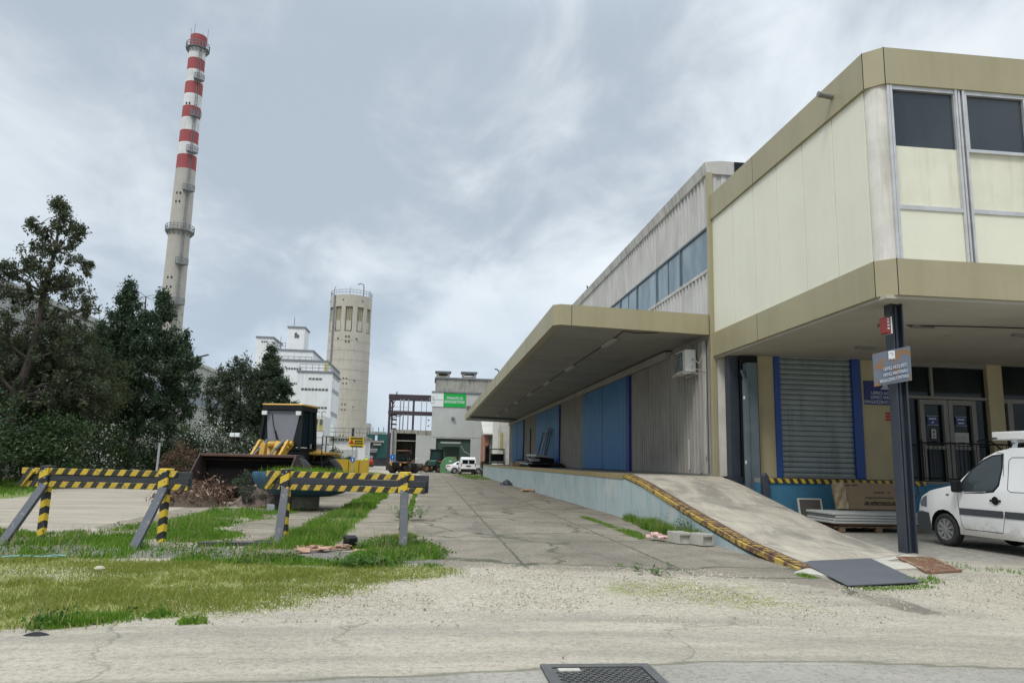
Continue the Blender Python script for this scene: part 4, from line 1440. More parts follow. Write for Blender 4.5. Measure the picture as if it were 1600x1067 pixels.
# right flank
n0 = len(vs)
fl = []
for i in range(nyr + 1):
    p = vs[i * 9 + 8]
    fl += [p, (p[0], p[1], -.1)]
mb.add(fl, [(2 * i, 2 * i + 1, 2 * i + 3, 2 * i + 2) for i in range(nyr)])
mb.build('ramp', rampm, dk, world=True)
mb = MB()
mb.box(XD - .02, XD + .16, YD + .01, 71, ZD - .13, ZD + .002)
mb.build('edge_strip', yedge, dk, world=True)
mb = MB()
mb2 = MB()
for i in range(nyr):
    p, q_ = vs[i * 9], vs[(i + 1) * 9]
    mb.beam((p[0] - .135, p[1], p[2] - .035), (q_[0] - .135, q_[1], q_[2] - .035), .06, .075)
    mb2.beam((p[0] - .01, p[1], p[2] - .03), (q_[0] - .01, q_[1], q_[2] - .03), .185, .10)
kb = mb.build('ramp_edge', yline, dk, world=True)
mb2.build('ramp_kerb', rustm, dk, world=True)
mb = MB()
L = 0
for i in range(nyr):
    p, q_ = Vector(vs[i * 9]), Vector(vs[(i + 1) * 9])
    for k in range(2):
        c = p.lerp(q_, .25 + .5 * k) + Vector((-.03, 0, .026))
        d = (q_ - p).normalized()
        sd = Vector((1, -.9, 0)).normalized()
        mb.beam(c - sd * .11 + Vector((0, 0, .003)) - d * .0, c + sd * .05 + Vector((0, 0, .003 + d.z * .05)), .07, .012)
mb.build('yellow_dash', yline, kb, world=True)
mb = MB()
mb.prism([(5.02, 9.9), (5.36, 10.25), (8.1, 12.05), (8.25, 11.9), (7.2, 11.2), (7.7, 10.55), (6.5, 10.2), (5.6, 9.3)], 2, -.03, .012)
ap = mb.build('apron', concw, dk, world=True)
mp = MB()
mp.add([(5.61, 10.87, .035), (6.92, 11.16, .055), (6.26, 9.02, .03), (5.12, 8.76, .022), (5.61, 10.87, .023), (6.92, 11.16, .043), (6.26, 9.02, .018), (5.12, 8.76, .010)],
       [(0, 3, 2, 1), (4, 5, 6, 7), (0, 4, 7, 3), (3, 7, 6, 2), (2, 6, 5, 1), (1, 5, 4, 0)])
mp.build('metal_plate', platesteel, None, 'flat grey steel plate laid at the foot of the ramp', 'metal plate', loc=(6.0, 9.9, 0), world=True)
gr = thing('drain_grate', 'rusty orange drain grate set in the ground beside the steel plate', 'grate', (7.65, 10.8, 0))
mb = MB()
M_ = Matrix.Rotation(R(-8), 3, 'Z')
for k in range(13):
    t = k / 12
    mb.beam((7.70 - .66 * t, 11.58 - 1.6 * t, .012), (8.22 - .60 * t, 11.60 - 1.42 * t, .012), .05, .02)
mb.build('bars', rust, gr, world=True)
mb = MB()
cr = [(7.69, 11.62), (8.26, 11.63), (7.65, 10.16), (7.02, 9.95)]
for k in range(4):
    p, q_ = cr[k], cr[(k + 1) % 4]
    mb.beam((*p, .01), (*q_, .01), .06, .035)
mb.prism(cr, 2, -.03, .001)
mb.build('frame', rust, gr, world=True)

# manhole cover
mh = thing('manhole_cover', 'square cast iron manhole cover with studded tread at the lower picture edge', 'manhole cover', (1.23, 4.95, 0))
mb = MB()
for (x0, x1, y0, y1) in ((.84, 1.62, 5.33, 5.40), (.84, 1.62, 4.55, 4.62), (.84, .91, 4.62, 5.33), (1.55, 1.62, 4.62, 5.33)):
    mb.box(x0, x1, y0, y1, -.03, .012)
mb.build('frame', castiron, mh, world=True, bevel=.004)
mb = MB()
mb.box(.915, 1.545, 4.625, 5.325, -.03, -.002)
lidm = mb.build('lid', castiron, mh, world=True)
mb = MB()
ii_ = 0
for r_ in range(17):
    for c_ in range(12):
        xx = .945 + c_ * .052 + (r_ % 2) * .026
        yy = 4.65 + r_ * .040
        if yy > 5.22 and xx < 1.12:
            continue
        if xx > 1.53:
            continue
        M_ = Matrix.Rotation(R(38 if (r_ % 2) else -38), 3, 'Z')
        mb.obox((xx, yy, .002), (.040, .014, .011), M_)
mb.build('tread', castiron, lidm, world=True)
mb = MB()
mb.box(.95, 1.10, 5.245, 5.31, -.004, .006)
mb.build('name_plate', cinder, lidm, world=True)

# ------------------------------------------------------------------ warehouse hall with canopy
YH, YE = 20.1, 112.0
hl = thing('warehouse_hall', 'long corrugated warehouse hall with blue doors and deep canopy over the dock', 'warehouse', (8.0, YH, 0))


def corrugate(y0, y1, z0, z1, X=8.0, pitch=.30, d=.055, out=-1):
    mb = MB()
    pr = []
    y = y0
    while y < y1 - 1e-6:
        for (dy, dx) in ((0, 0), (.10, 0), (.125, d), (.22, d), (.245, 0)):
            yy = y + dy * pitch / .27
            if yy <= y1:
                pr.append((X + out * dx, yy))
        y += pitch
    pr.append((X, y1))
    n = len(pr)
    vs = [(x, y, z0) for x, y in pr] + [(x, y, z1) for x, y in pr]
    mb.add(vs, [(i, i + 1, n + i + 1, n + i) for i in range(n - 1)])
    return mb


def wallseg(name, m, y0, y1, z0, z1, **k):
    return corrugate(y0, y1, z0, z1, **k).build(name, m, hl, world=True)


mb = MB()
mb.box(8.06, 24, YH + .05, YE, 0, 9.98)
mb.build('core', steelgrey, hl, world=True)
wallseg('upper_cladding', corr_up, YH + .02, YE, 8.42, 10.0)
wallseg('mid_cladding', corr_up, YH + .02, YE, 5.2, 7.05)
mb = MB()
mb.box(7.93, 8.04, YH + .02, YE, 7.03, 7.13)
mb.build('sill', gutter, hl, world=True)
y = YH + .05
k = 0
while y < 100:
    wd = 2.55
    mb = MB()
    mb.box(8.0, 8.05, y, y + wd - .09, 7.13, 8.40)
    wn = mb.build('window', hallglass, hl, world=True)
    mb = MB()
    mb.box(7.955, 8.03, y + wd - .09, y + wd, 7.13, 8.40)
    if k % 2:
        mb.box(7.98, 8.02, y + wd * .48, y + wd * .48 + .03, 7.13, 8.40)
    mb.build('mullion', steelgrey, wn, world=True)
    y += wd
    k += 1
mb = MB()
mb.box(7.95, 8.03, YH + .02, YE, 8.37, 8.43)
mb.build('drip_edge', steelgrey, hl, world=True)
mb = MB()
mb.prism([(7.90, 10.0), (7.84, 10.33), (8.3, 10.4), (24.2, 10.4), (24.2, 9.985), (8.0, 9.985)], 1, YH - .1, YE)
mb.build('roof', gutter, hl, world=True)
# end wall over the office roof
mb = MB()
x = 8.05
while x < 24:
    mb.box(x, x + .16, YH - .035, YH + .04, 8.6, 10.0)
    x += .30
mb.box(8.02, 24, YH, YH + .045, 8.6, 10.0)
mb.build('gable_cladding', corr_up, hl, world=True)
mb = MB()
mb.box(8.75, 9.25, YH - .14, YH - .10, 9.95, 10.38)
mb.build('black_patch', black, hl, world=True)
mb = MB()
mb.tube([(8.0, 37, 10.4), (7.95, 37, 10.62)], .035, 8)
mb.build('roof_pin', black, hl, world=True)
mb = MB()
mb.box(7.90, 8.06, YH - .13, YH + .03, ZD, 10.02)
mb.build('corner_post', khaki, hl, world=True, bevel=.01)
# door level cladding, sliding doors, posts
segs = [('c', 20.25, 28.0), ('p', 28.0, 28.5), ('d', 28.5, 37.0), ('c', 37.0, 43.5), ('p', 43.5, 44.1), ('d', 44.1, 53.4), ('c', 53.4, 60.2), ('p', 60.2, 60.9), ('d', 60.9, 69.2), ('c', 69.2, 71)]
mb = MB()
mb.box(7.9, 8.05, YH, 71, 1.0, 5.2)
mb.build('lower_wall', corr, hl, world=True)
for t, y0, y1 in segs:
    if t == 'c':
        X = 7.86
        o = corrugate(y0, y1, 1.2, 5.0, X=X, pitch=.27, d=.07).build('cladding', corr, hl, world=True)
        mb = MB()
        mb.box(7.80, 7.9, y0, y1, 1.155, 1.2)
        mb.build('bottom_rail', doorframe, o, world=True)
    elif t == 'p':
        mb = MB()
        mb.box(7.70, 7.9, y0, y1, 1.15, 5.1)
        mb.build('post', bluedark, hl, world=True, bevel=.01)
    else:
        ym_ = (y0 + y1) / 2
        for a_, b_ in ((y0, ym_ - .03), (ym_ + .03, y1)):
            o = corrugate(a_, b_, 1.2, 4.85, X=7.78, pitch=.4, d=.014).build('sliding_door', bluedoor, hl, world=True)
            mb = MB()
            mb.box(7.79, 7.88, a_, b_, 1.18, 4.86)
            mb.build('door_core', bluedoor, o, world=True)
        mb = MB()
        mb.box(7.765, 7.79, ym_ - .035, ym_ + .035, 1.19, 4.85)
        mb.build('meeting_stile', bluedark, hl, world=True)
mb = MB()
mb.box(7.62, 7.88, 23.3, 71, 4.86, 5.10)
mb.build('door_track', corr, hl, world=True, bevel=.01)
mb = MB()
for (y_, z_, h_) in ((21.6, 1.3, .9), (23.6, 1.3, 1.0)):
    mb.box(7.812, 7.82, y_, y_ + .16, z_, z_ + h_)
mb.build('peeled_patch', offwhite, hl, world=True)
mb = MB()
mb.tube([(7.86, 20.32, 4.6), (7.84, 20.33, 2.6), (7.83, 20.3, 1.7), (7.80, 20.5, 1.3), (7.78, 20.7, 1.2)], .014, 6)
mb.build('hose', sheet, hl, world=True)
# canopy
XC = 3.37
YC0, YC1 = 20.05, 70.5
cn = MB()
ch = .2
out = [(XC, YC1), (XC, YC0 + ch), (XC + ch, YC0), (7.88, YC0), (7.88, YC0 + .18), (XC + ch + .1, YC0 + .18), (XC + .2, YC0 + ch + .1), (XC + .2, YC1 - .2), (7.88, YC1 - .2), (7.88, YC1)]
cn.prism(out, 2, 5.13, 5.72)
canopy = cn.build('canopy', khaki, hl, world=True)
mb = MB()
mb.box(XC + .5, XC + .512, YC0 - .004, YC0 + .03, 5.128, 5.724)
y = 26
while y < 70:
    mb.box(XC - .004, XC + .03, y, y + .014, 5.128, 5.724)
    y += 6.2
mb.build('joint', black, canopy, world=True)
mb = MB()
mb.prism([(XC + .1, YC1 - .1), (XC + .1, YC0 + ch), (XC + ch, YC0 + .1), (7.95, YC0 + .1), (7.95, YC1 - .1)], 2, 5.17, 5.22)
mb.prism([(XC + .1, YC1 - .1), (XC + .1, YC0 + ch), (XC + ch, YC0 + .1), (7.95, YC0 + .1), (7.95, YC1 - .1)], 2, 5.60, 5.66)
sf = mb.build('canopy_soffit', soffit2, canopy, world=True)
mb = MB()
y = 22.4
while y < 70:
    mb.box(XC + .12, 7.6, y, y + .012, 5.166, 5.172)
    y += 4.1
mb.box(XC + .2, 7.6, 64.2, 64.5, 5.0, 5.169)
mb.build('soffit_joint', steelgrey, canopy, world=True)
for yy in (22.5, 29.0, 34.9, 40.8, 47.0, 53.2, 60.0):
    mb = MB()
    mb.box(5.47, 5.63, yy - .75, yy + .75, 5.08, 5.169)
    l_ = mb.build('strip_lamp', sheet, canopy, world=True, bevel=.02)
mb = MB()
mb.tube([(6.5, 20.4, 5.16), (5.9, 20.5, 5.12), (5.5, 20.5, 5.15), (5.55, 23, 5.15), (5.55, 62, 5.15)], .014, 5)
mb.build('cable', black, canopy, world=True)
mb = MB()
mb.tube([(3.4, 36.5, 5.72), (3.3, 36.5, 5.84), (3.16, 36.5, 5.86)], .03, 6)
mb.build('bracket', black, canopy, world=True)

# air conditioner
ac = thing('air_conditioner', 'white outdoor air conditioning unit on a bracket by the hall corner', 'air conditioner', (7.6, 21.2, 4.1))
mb = MB()
mb.box(7.42, 7.74, 20.75, 21.65, 4.14, 4.80)
cas = mb.build('casing', white, ac, world=True, bevel=.02)
mb = MB()
mb.box(7.405, 7.421, 21.0, 21.6, 4.2, 4.75)
mb.build('fan_grille', steelgrey, ac, world=True)
mb = MB()
mb.lathe([(.24, -.012), (.25, -.012), (.25, .0), (.24, 0)], 20, (7.402, 21.3, 4.47), ax=0, close=True)
mb.lathe([(.13, -.012), (.14, -.012), (.14, .0), (.13, 0)], 20, (7.402, 21.3, 4.47), ax=0, close=True)
mb.build('fan_ring', sheet, ac, world=True)
mb = MB()
for yy in (20.8, 21.55):
    mb.beam((7.32, yy, 4.11), (7.82, yy, 4.11), .04, .05)
mb.beam((7.36, 20.72, 4.08), (7.36, 21.75, 4.08), .05, .05)
mb.beam((7.78, 20.72, 4.08), (7.78, 21.75, 4.08), .05, .05)
mb.build('bracket', gutter, ac, world=True)
mb = MB()
mb.tube([(7.6, 20.75, 4.5), (7.62, 20.6, 4.48), (7.75, 20.5, 4.35), (7.8, 20.4, 4.6), (7.82, 20.36, 5.0)], .02, 6)
mb.tube([(7.6, 20.75, 4.3), (7.6, 20.6, 4.2), (7.8, 20.4, 4.15), (7.83, 20.3, 4.1)], .012, 6)
mb.build('pipe', gutter, ac, world=True)

# ------------------------------------------------------------------ road vehicles
import bmesh


def shell(name, m, parent, top, wheels, ra, zs, w, zb, lean, xf, tf, xr=None, tr=0, bev=.05):
    bot = []
    for wx in sorted(wheels, reverse=True):
        zc = ra[1]
        a0 = math.asin(max(-1, min(1, (zs - zc) / ra[0])))
        for k in range(11):
            t = a0 + (math.pi - 2 * a0) * k / 10
            bot.append((wx + ra[0] * math.cos(t), zc + ra[0] * math.sin(t)))
    poly = top + bot

    def ymap(x, z):
        y = w - max(0, z - zb) * lean - max(0, zb - .5 - z) * .06
        if x > xf:
            y -= (x - xf) ** 1.5 * tf
        if xr is not None and x < xr:
            y -= (xr - x) * tr
        return y
    bm = bmesh.new()
    vs = [bm.verts.new((x, 0, z)) for x, z in poly]
    bm.faces.new(vs)
    cuts = [((0, 0, zb), (0, 0, 1)), ((0, 0, zb - .5), (0, 0, 1))] + [((xf + d, 0, 0), (1, 0, 0)) for d in (0, .15, .3, .45, .6)] + ([((xr, 0, 0), (1, 0, 0))] if xr is not None else [])
    for p, n_ in cuts:
        bmesh.ops.bisect_plane(bm, geom=bm.verts[:] + bm.edges[:] + bm.faces[:], plane_co=p, plane_no=n_)
    bmesh.ops.triangulate(bm, faces=bm.faces[:])
    bnd = [e for e in bm.edges if e.is_boundary]
    L = {v: v for v in bm.verts}
    Rr = {}
    orig = bm.verts[:]
    of_ = bm.faces[:]
    for v in orig:
        Rr[v] = bm.verts.new((v.co.x, -ymap(v.co.x, v.co.z), v.co.z))
    for f in of_:
        bm.faces.new([Rr[v] for v in reversed(f.verts)])
    sk = []
    for e in bnd:
        a_, b_ = e.verts
        f = bm.faces.new([a_, b_, Rr[b_], Rr[a_]])
        sk.append(f)
    for v in orig:
        v.co.y = ymap(v.co.x, v.co.z)
    bmesh.ops.recalc_face_normals(bm, faces=bm.faces[:])
    bm.normal_update()
    for f in sk:
        c = f.calc_center_median()
        if f.normal.z < -.2 or any(abs((c.x - wx)) < ra[0] and c.z < ra[1] + ra[0] + .02 for wx in wheels):
            f.material_index = 1
    bmesh.ops.dissolve_limit(bm, angle_limit=.02, verts=bm.verts[:], edges=bm.edges[:], delimit={'MATERIAL'})
    me = bpy.data.meshes.new(name)
    bm.to_mesh(me)
    bm.free()
    me.materials.append(m)
    me.materials.append(black)
    for p in me.polygons:
        p.use_smooth = True
    o = bpy.data.objects.new(name, me)
    COL.objects.link(o)
    md = o.modifiers.new('bevel', 'BEVEL')
    md.width = bev
    md.segments = 3
    md.limit_method = 'ANGLE'
    md.angle_limit = R(28)
    md = o.modifiers.new('edge', 'EDGE_SPLIT')
    md.split_angle = R(32)
    o.parent = parent
    ORG[o.name] = ORG[parent.name]
    return o, ymap


def sidepanel(poly, ymap, name, m, parent, sides=(1,), off=.006, th=.012):
    for s in sides:
        mb = MB()
        vs = [(x, s * (ymap(x, z) + off), z) for x, z in poly] + [(x, s * (ymap(x, z) + off - th), z) for x, z in poly]
        n = len(poly)
        mb.add(vs, [tuple(range(n)), tuple(range(2 * n - 1, n - 1, -1))] + [(i, (i + 1) % n, n + (i + 1) % n, n + i) for i in range(n)])
        o = mb.build(name, m, parent)
    return o


def wheel(parent, x, y, r, wd, out, spokes=9, tm=rubber, rm=hub, rimr=.64):
    mb = MB()
    hw = wd / 2
    pr = [(r * rimr, -hw * .9), (r * .86, -hw), (r * .97, -hw * .75), (r, -hw * .3), (r, hw * .3), (r * .97, hw * .75), (r * .86, hw), (r * rimr, hw * .9), (r * rimr * .9, 0)]
    mb.lathe(pr, 28, (x, y, r), ax=1, close=True)
    w = mb.build('wheel', tm, parent, smooth=True)
    mb = MB()
    q = out * hw
    mb.lathe([(0, q * .35), (r * rimr * .95, q * .35)], 24, (x, y, r), ax=1)
    mb.lathe([(r * rimr * .92, q * .3), (r * rimr * .98, q * .92), (r * rimr * 1.02, q * .92), (r * rimr * 1.02, q * .3)], 24, (x, y, r), ax=1)
    mb.lathe([(0, q * .92), (r * .12, q * .9), (r * .14, q * .5)], 12, (x, y, r), ax=1)
    for k in range(spokes):
        t = 2 * math.pi * k / spokes
        for dt in ((-.09, .09) if spokes > 6 else (0,)):
            c, s = math.cos(t + dt), math.sin(t + dt)
            mb.beam((x + c * r * .1, y + q * .78, r + s * r * .1), (x + c * r * rimr * .96, y + q * .80, r + s * r * rimr * .96), r * (.06 if spokes > 6 else .2), .02, up=(0, 1, 0))
    mb.build('rim', rm, w)
    return w


def van(name, label, loc, rot, m, rear_glass=False, rack=True):
    t = thing(name, label, 'van', loc, rot)
    top = [(-2.00, .30), (-2.05, .55), (-2.04, 1.1), (-1.99, 1.5), (-1.93, 1.72), (-1.78, 1.81), (-1.0, 1.845), (-.2, 1.85), (-.22, 1.838), (.05, 1.79), (.32, 1.67), (.60, 1.46), (.93, 1.175), (1.25, 1.11), (1.62, 1.03), (1.92, .91), (2.03, .78), (2.10, .58), (2.12, .42), (2.08, .25)]
    body, ym = shell('body', m, t, top, (1.29, -1.29), (.375, .31), .25, .855, 1.06, .16, 1.45, .26, -1.9, .25)
    win = [(x - .27, z) for x, z in [(1.14, 1.10), (1.05, 1.22), (.84, 1.45), (.62, 1.60), (.42, 1.69), (.22, 1.72), (.20, 1.5), (.26, 1.2), (.36, 1.09), (.60, 1.06), (1.0, 1.045)]]
    sidepanel(win, ym, 'side_window', vanglass, t, (1, -1), .004)
    fr = [(x - .27, z) for x, z in [(1.18, 1.09), (1.08, 1.23), (.86, 1.47), (.63, 1.63), (.42, 1.72), (.18, 1.745), (.17, 1.5), (.23, 1.18), (.34, 1.06), (.60, 1.03), (1.0, 1.015)]]
    sidepanel(fr, ym, 'window_seal', black, body, (1, -1), .002)
    # door gap lines
    mb = MB()
    for s in (1, -1):
        def ln(pts):
            mb.tube([(x, s * (ym(x, z) + .001), z) for x, z in pts], .006, 5)
        ln([(.90, 1.10), (.90, .80), (.86, .45), (.80, .36), (-.05, .36), (-.12, .6), (-.12, 1.4), (-.10, 1.75), (.05, 1.775)])
        ln([(-1.15, 1.74), (-1.15, .8), (-1.05, .70)])
        ln([(-1.05, 1.68), (-1.05, 1.12), (-1.0, 1.08), (-.28, 1.08), (-.22, 1.12), (-.22, 1.62), (-.28, 1.68), (-1.05, 1.68)]) if not rear_glass else None
    mb.build('panel_gap', moulding, body)
    for (x0, x1) in ((-.10, .88), (-.88, -.14), (-1.99, -1.70)):
        sidepanel([(x0, .62), (x1, .62), (x1, .74), (x0, .74)], ym, 'rub_strip', moulding, body, (1, -1), .012, .02)
    sidepanel([(1.66, .25), (2.07, .25), (2.11, .42), (2.09, .56), (1.98, .62), (1.70, .60)], ym, 'front_bumper', moulding, body, (1, -1), .022, .05)
    mb = MB()
    yb = ym(2.07, .4)
    mb.prism([(1.9, .25), (2.09, .25), (2.15, .42), (2.12, .6), (2.0, .66), (1.9, .62)], 1, -yb - .01, yb + .01)
    mb.build('bumper_face', moulding, body)
    sidepanel([(1.76, .70), (2.0, .72), (2.0, .80), (1.86, .90), (1.74, .93)], ym, 'headlight', cabglass, t, (1, -1), .005)
    sidepanel([(1.12, .955), (1.19, .955), (1.19, .985), (1.12, .985)], ym, 'indicator', moulding, t, (1, -1), .005)
    mb = MB()
    for s in (1, -1):
        y = s * (ym(.5, .9) + .012)
        mb.obox((.04, y, .915), (.22, .03, .035), Matrix.Identity(3))
        mb.lathe([(0, -.012), (.06, -.010), (.075, .005)], 12, (.04, y, .915), ax=1)
    mb.build('door_handle', black, t)
    # mirror
    for s in (1, -1):
        y = s * ym(1.1, 1.1)
        mb = MB()
        mb.box(.74, .86, y + s * .04, y + s * .20, 1.03, 1.26)
        mb.box(.76, .82, y - s * .02, y + s * .05, 1.05, 1.12)
        mr = mb.build('mirror', black, t, bevel=.03)
    wy0, wy1 = ym(.9, 1.17) - .09, ym(.1, 1.74) - .1
    nx_, nz_ = .6, .8
    mb = MB()
    o_ = .006
    mb.add([(.90 + o_, wy0, 1.21 + o_), (.90 + o_, -wy0, 1.21 + o_), (.30 + o_, -wy1, 1.69 + o_), (.30 + o_, wy1, 1.69 + o_),
            (.87, wy0, 1.17), (.87, -wy0, 1.17), (.27, -wy1, 1.65), (.27, wy1, 1.65)], [(0, 1, 2, 3), (4, 7, 6, 5), (0, 4, 5, 1), (2, 6, 7, 3), (0, 3, 7, 4), (1, 5, 6, 2)])
    mb.build('windscreen', blackglass, t)
    # rear
    xr = -2.055
    mb = MB()
    for s in (1, -1):
        mb.box(xr - .004, xr + .05, s * .06, s * .66, 1.12, 1.55)
    mb.build('rear_window', blackglass, t)
    mb = MB()
    mb.box(xr - .012, xr + .06, -.80, .80, .28, .60)
    mb.build('rear_bumper', black, t, bevel=.03)
    mb = MB()
    mb.box(xr - .008, xr + .05, -.005, .005, .62, 1.75)
    mb.box(xr - .012, xr, -.27, .27, .84, .95)
    mb.build('rear_handle', black, t)
    for s in (1, -1):
        mb = MB()
        mb.box(xr - .006, xr + .1, s * .72, s * .81, .85, 1.2)
        mb.build('tail_light', red, t)
    for x in (1.29, -1.29):
        for s in (1, -1):
            wheel(t, x, s * .745, .31, .19, s, 9)
    if rack:
        rk = thing('roof_tube', 'long white tube carrier on the roof of the white van by the office', 'roof carrier', (loc[0], loc[1], 1.83), rot)
        mb = MB()
        mb.box(-1.9, .30, .30, .58, .17, .32)
        mb.build('tube', white, rk, bevel=.02)
        mb = MB()
        mb.box(.301, .31, .31, .57, .18, .31)
        mb.box(.18, .295, .581, .584, .185, .22)
        mb.build('end_cap', moulding, rk)
        mb = MB()
        for x in (-1.5, -.22):
            mb.box(x, x + .06, -.62, .62, .12, .165)
            for s in (1, -1):
                mb.beam((x + .03, s * .60, .0), (x + .03, s * .56, .13), .06, .05)
        mb.build('crossbar', galv, rk)
    return t, ym, body


va, ymv, vb = van('delivery_van', 'white delivery van with black side strip and dented panel parked under the office', (10.96, 12.40, 0), R(95), vanwhite)
# dirt along the sill of the near van
van('small_van', 'small white van seen from behind beside a white saloon car in the distance', (4.30, 82.0, 0), R(92), vanwhite, True, False)
# saloon car
cr_ = thing('saloon_car', 'white saloon car standing side on behind the small distant van', 'car', (4.3, 84.6, 0), R(4))
top = [(-2.1, .3), (-2.2, .55), (-2.18, .85), (-2.05, .98), (-1.5, 1.02), (-.9, 1.36), (-.5, 1.43), (.1, 1.44), (.4, 1.38), (1.05, 1.0), (1.7, .92), (2.1, .78), (2.25, .55), (2.2, .25)]
cb, ymc = shell('body', vanwhite, cr_, top, (1.38, -1.32), (.37, .32), .24, .88, .92, .38, 1.6, .25, -1.7, .2)
sidepanel([(-1.25, 1.0), (-.82, 1.3), (-.45, 1.37), (-.35, 1.37), (-.35, .97)], ymc, 'side_window', blackglass, cr_, (1, -1))
sidepanel([(-.28, .97), (-.28, 1.37), (.1, 1.37), (.36, 1.32), (.85, .99)], ymc, 'side_window', blackglass, cr_, (1, -1))
sidepanel([(-2.16, .72), (-2.15, .92), (-1.95, .95), (-1.75, .8)], ymc, 'tail_light', red, cr_, (1, -1))
for x in (1.38, -1.32):
    for s in (1, -1):
        wheel(cr_, x, s * .78, .32, .2, s, 5)


# ------------------------------------------------------------------ wheel loaders (forward = -y)
def loader(name, label, loc, rot, paint, bm_=True, bucket_z=0.42, group=None, hoodm=None):
    t = thing(name, label, 'wheel loader', loc, rot, group)
    # rear hood
    mb = MB()
    mb.prism([(1.0, .85), (1.0, 1.75), (2.5, 1.68), (2.95, 1.5), (2.98, .75), (2.6, .6)], 0, -.62, .62)
    hood = mb.build('engine_hood', hoodm or paint, t, bevel=.06)
    mb = MB()
    mb.box(-.48, .48, 2.93, 3.0, .85, 1.55)
    for k in range(6):
        mb.box(-.45, .45, 2.995, 3.02, .9 + .1 * k, .95 + .1 * k)
    mb.build('radiator_grille', black, hood)
    for s in (1, -1):
        mb = MB()
        mb.box(s * .56, s * .74, 2.9, 3.02, 1.1, 1.45)
        mb.build('rear_light', MATS['lamp_orange'] if 'lamp_orange' in MATS else mat('lamp_orange', (.60, .27, .04), rough=.4, bmp=0), hood)
        mb = MB()
        mb.prism([(.55, 1.50), (.55, 1.60), (1.3, 1.62), (2.2, 1.62), (2.55, 1.52), (2.5, 1.45), (2.2, 1.53), (1.3, 1.53)], 0, s * .62, s * 1.25)
        mb.build('fender', paint, t, bevel=.02)
        mb = MB()
        mb.box(s * .66, s * 1.28, .45, .85, .5, .58)
        mb.box(s * .66, s * 1.28, .5, .85, .85, .9)
        mb.box(s * .66, s * 1.28, .55, .85, 1.2, 1.26)
        mb.box(s * 1.22, s * 1.28, .5, .54, .5, 1.3)
        mb.box(s * 1.22, s * 1.28, .82, .86, .5, 1.3)
        mb.build('steps', black, t)
        mb = MB()
        mb.tube([(s * 1.22, .5, 1.28), (s * 1.22, .5, 2.2), (s * 1.2, .95, 2.2), (s * 1.2, .95, 1.6)], .02, 6)
        mb.tube([(s * 1.2, .95, 2.2), (s * 1.2, 1.7, 2.2), (s * 1.2, 1.7, 1.6)], .02, 6)
        mb.tube([(s * 1.2, .95, 1.9), (s * 1.2, 1.7, 1.9)], .015, 6)
        mb.build('handrail', black, t)
    mb = MB()
    mb.box(-.5, .5, -.6, 2.6, .55, .95)
    mb.box(-.42, .42, -2.1, -.3, .55, 1.2)
    mb.build('chassis', black, t)
    # cab
    mb = MB()
    mb.box(-.72, .72, -.42, 1.0, 1.15, 1.66)
    mb.build('cab_base', black, t, bevel=.03)
    cb = MB()
    z0, z1 = 1.66, 3.16
    pf = lambda s, y, z: (s * (.74 - .05 * (z - z0) / 1.5), y, z)
    for s in (1, -1):
        cb.beam(pf(s, -.46, z0), pf(s, -.30, z1), .10, .10)
        cb.beam(pf(s, .42, z0), pf(s, .42, z1), .08, .08)
        cb.beam(pf(s, 1.0, z0), pf(s, .92, z1), .12, .10)
    cb.box(-.74, .74, -.46, 1.0, 1.66, 1.74)
    cab = cb.build('cab_frame', black, t)
    mb = MB()
    mb.prism([(-.42, 3.24), (-.46, 3.27), (-.40, 3.31), (.95, 3.33), (1.06, 3.29), (1.05, 3.24)], 0, -.77, .77)
    rf = mb.build('cab_roof', paint, t, bevel=.03)
    mb = MB()
    mb.box(-.75, .75, -.44, 1.04, 3.08, 3.24)
    mb.build('roof_rim', black, rf)
    mb = MB()
    mb.add([(-.45, -.44, 1.80), (.45, -.44, 1.80), (.64, -.315, 3.06), (-.64, -.315, 3.06), (-.45, -.42, 1.80), (.45, -.42, 1.80), (.64, -.295, 3.06), (-.64, -.295, 3.06)], [(0, 1, 2, 3), (7, 6, 5, 4), (0, 4, 5, 1), (1, 5, 6, 2), (2, 6, 7, 3), (3, 7, 4, 0)])
    wsn = mb.build('windscreen', cabglass, t)
    mb = MB()
    mb.tube([(-.05, -.47, 1.78), (-.30, -.41, 2.5), (-.42, -.36, 2.95)], .014, 5)
    mb.tube([(.02, -.47, 1.78), (-.22, -.42, 2.35)], .02, 5)
    mb.build('wiper', black, wsn)
    for s in (1, -1):
        mb = MB()
        mb.add([(s * .46, -.45, 1.76), (s * .72, -.41, 1.76), (s * .67, -.30, 3.06), (s * .655, -.31, 3.06)], [(0, 1, 2, 3)])
        mb.add([(s * .46, -.43, 1.76), (s * .72, -.39, 1.76), (s * .67, -.28, 3.06), (s * .655, -.29, 3.06)], [(3, 2, 1, 0)])
        mb.build('quarter_glass', blackglass, t)
    mb = MB()
    for s in (1, -1):
        mb.add([(s * .735, -.38, 1.76), (s * .735, .38, 1.76), (s * .69, .38, 3.06), (s * .69, -.26, 3.06)], [(0, 1, 2, 3)])
        mb.add([(s * .735, .46, 1.9), (s * .735, .94, 1.9), (s * .69, .87, 3.06), (s * .69, .46, 3.06)], [(0, 1, 2, 3)])
    mb.add([(-.66, .96, 1.9), (.66, .96, 1.9), (.62, .89, 3.06), (-.62, .89, 3.06)], [(0, 1, 2, 3)])
    mb.build('side_glass', blackglass, t)
    mb = MB()
    mb.box(-.22, .22, .35, .5, 1.74, 2.6)
    mb.box(-.25, .25, .0, .45, 1.74, 2.05)
    mb.build('driver_seat', black, t, bevel=.03)
    for s in (1, -1):
        mb = MB()
        mb.box(s * .55, s * .73, -.52, -.44, 2.9, 3.04)
        mb.build('cab_lamp', signwhite, rf)
    # lamp bracket
    mb = MB()
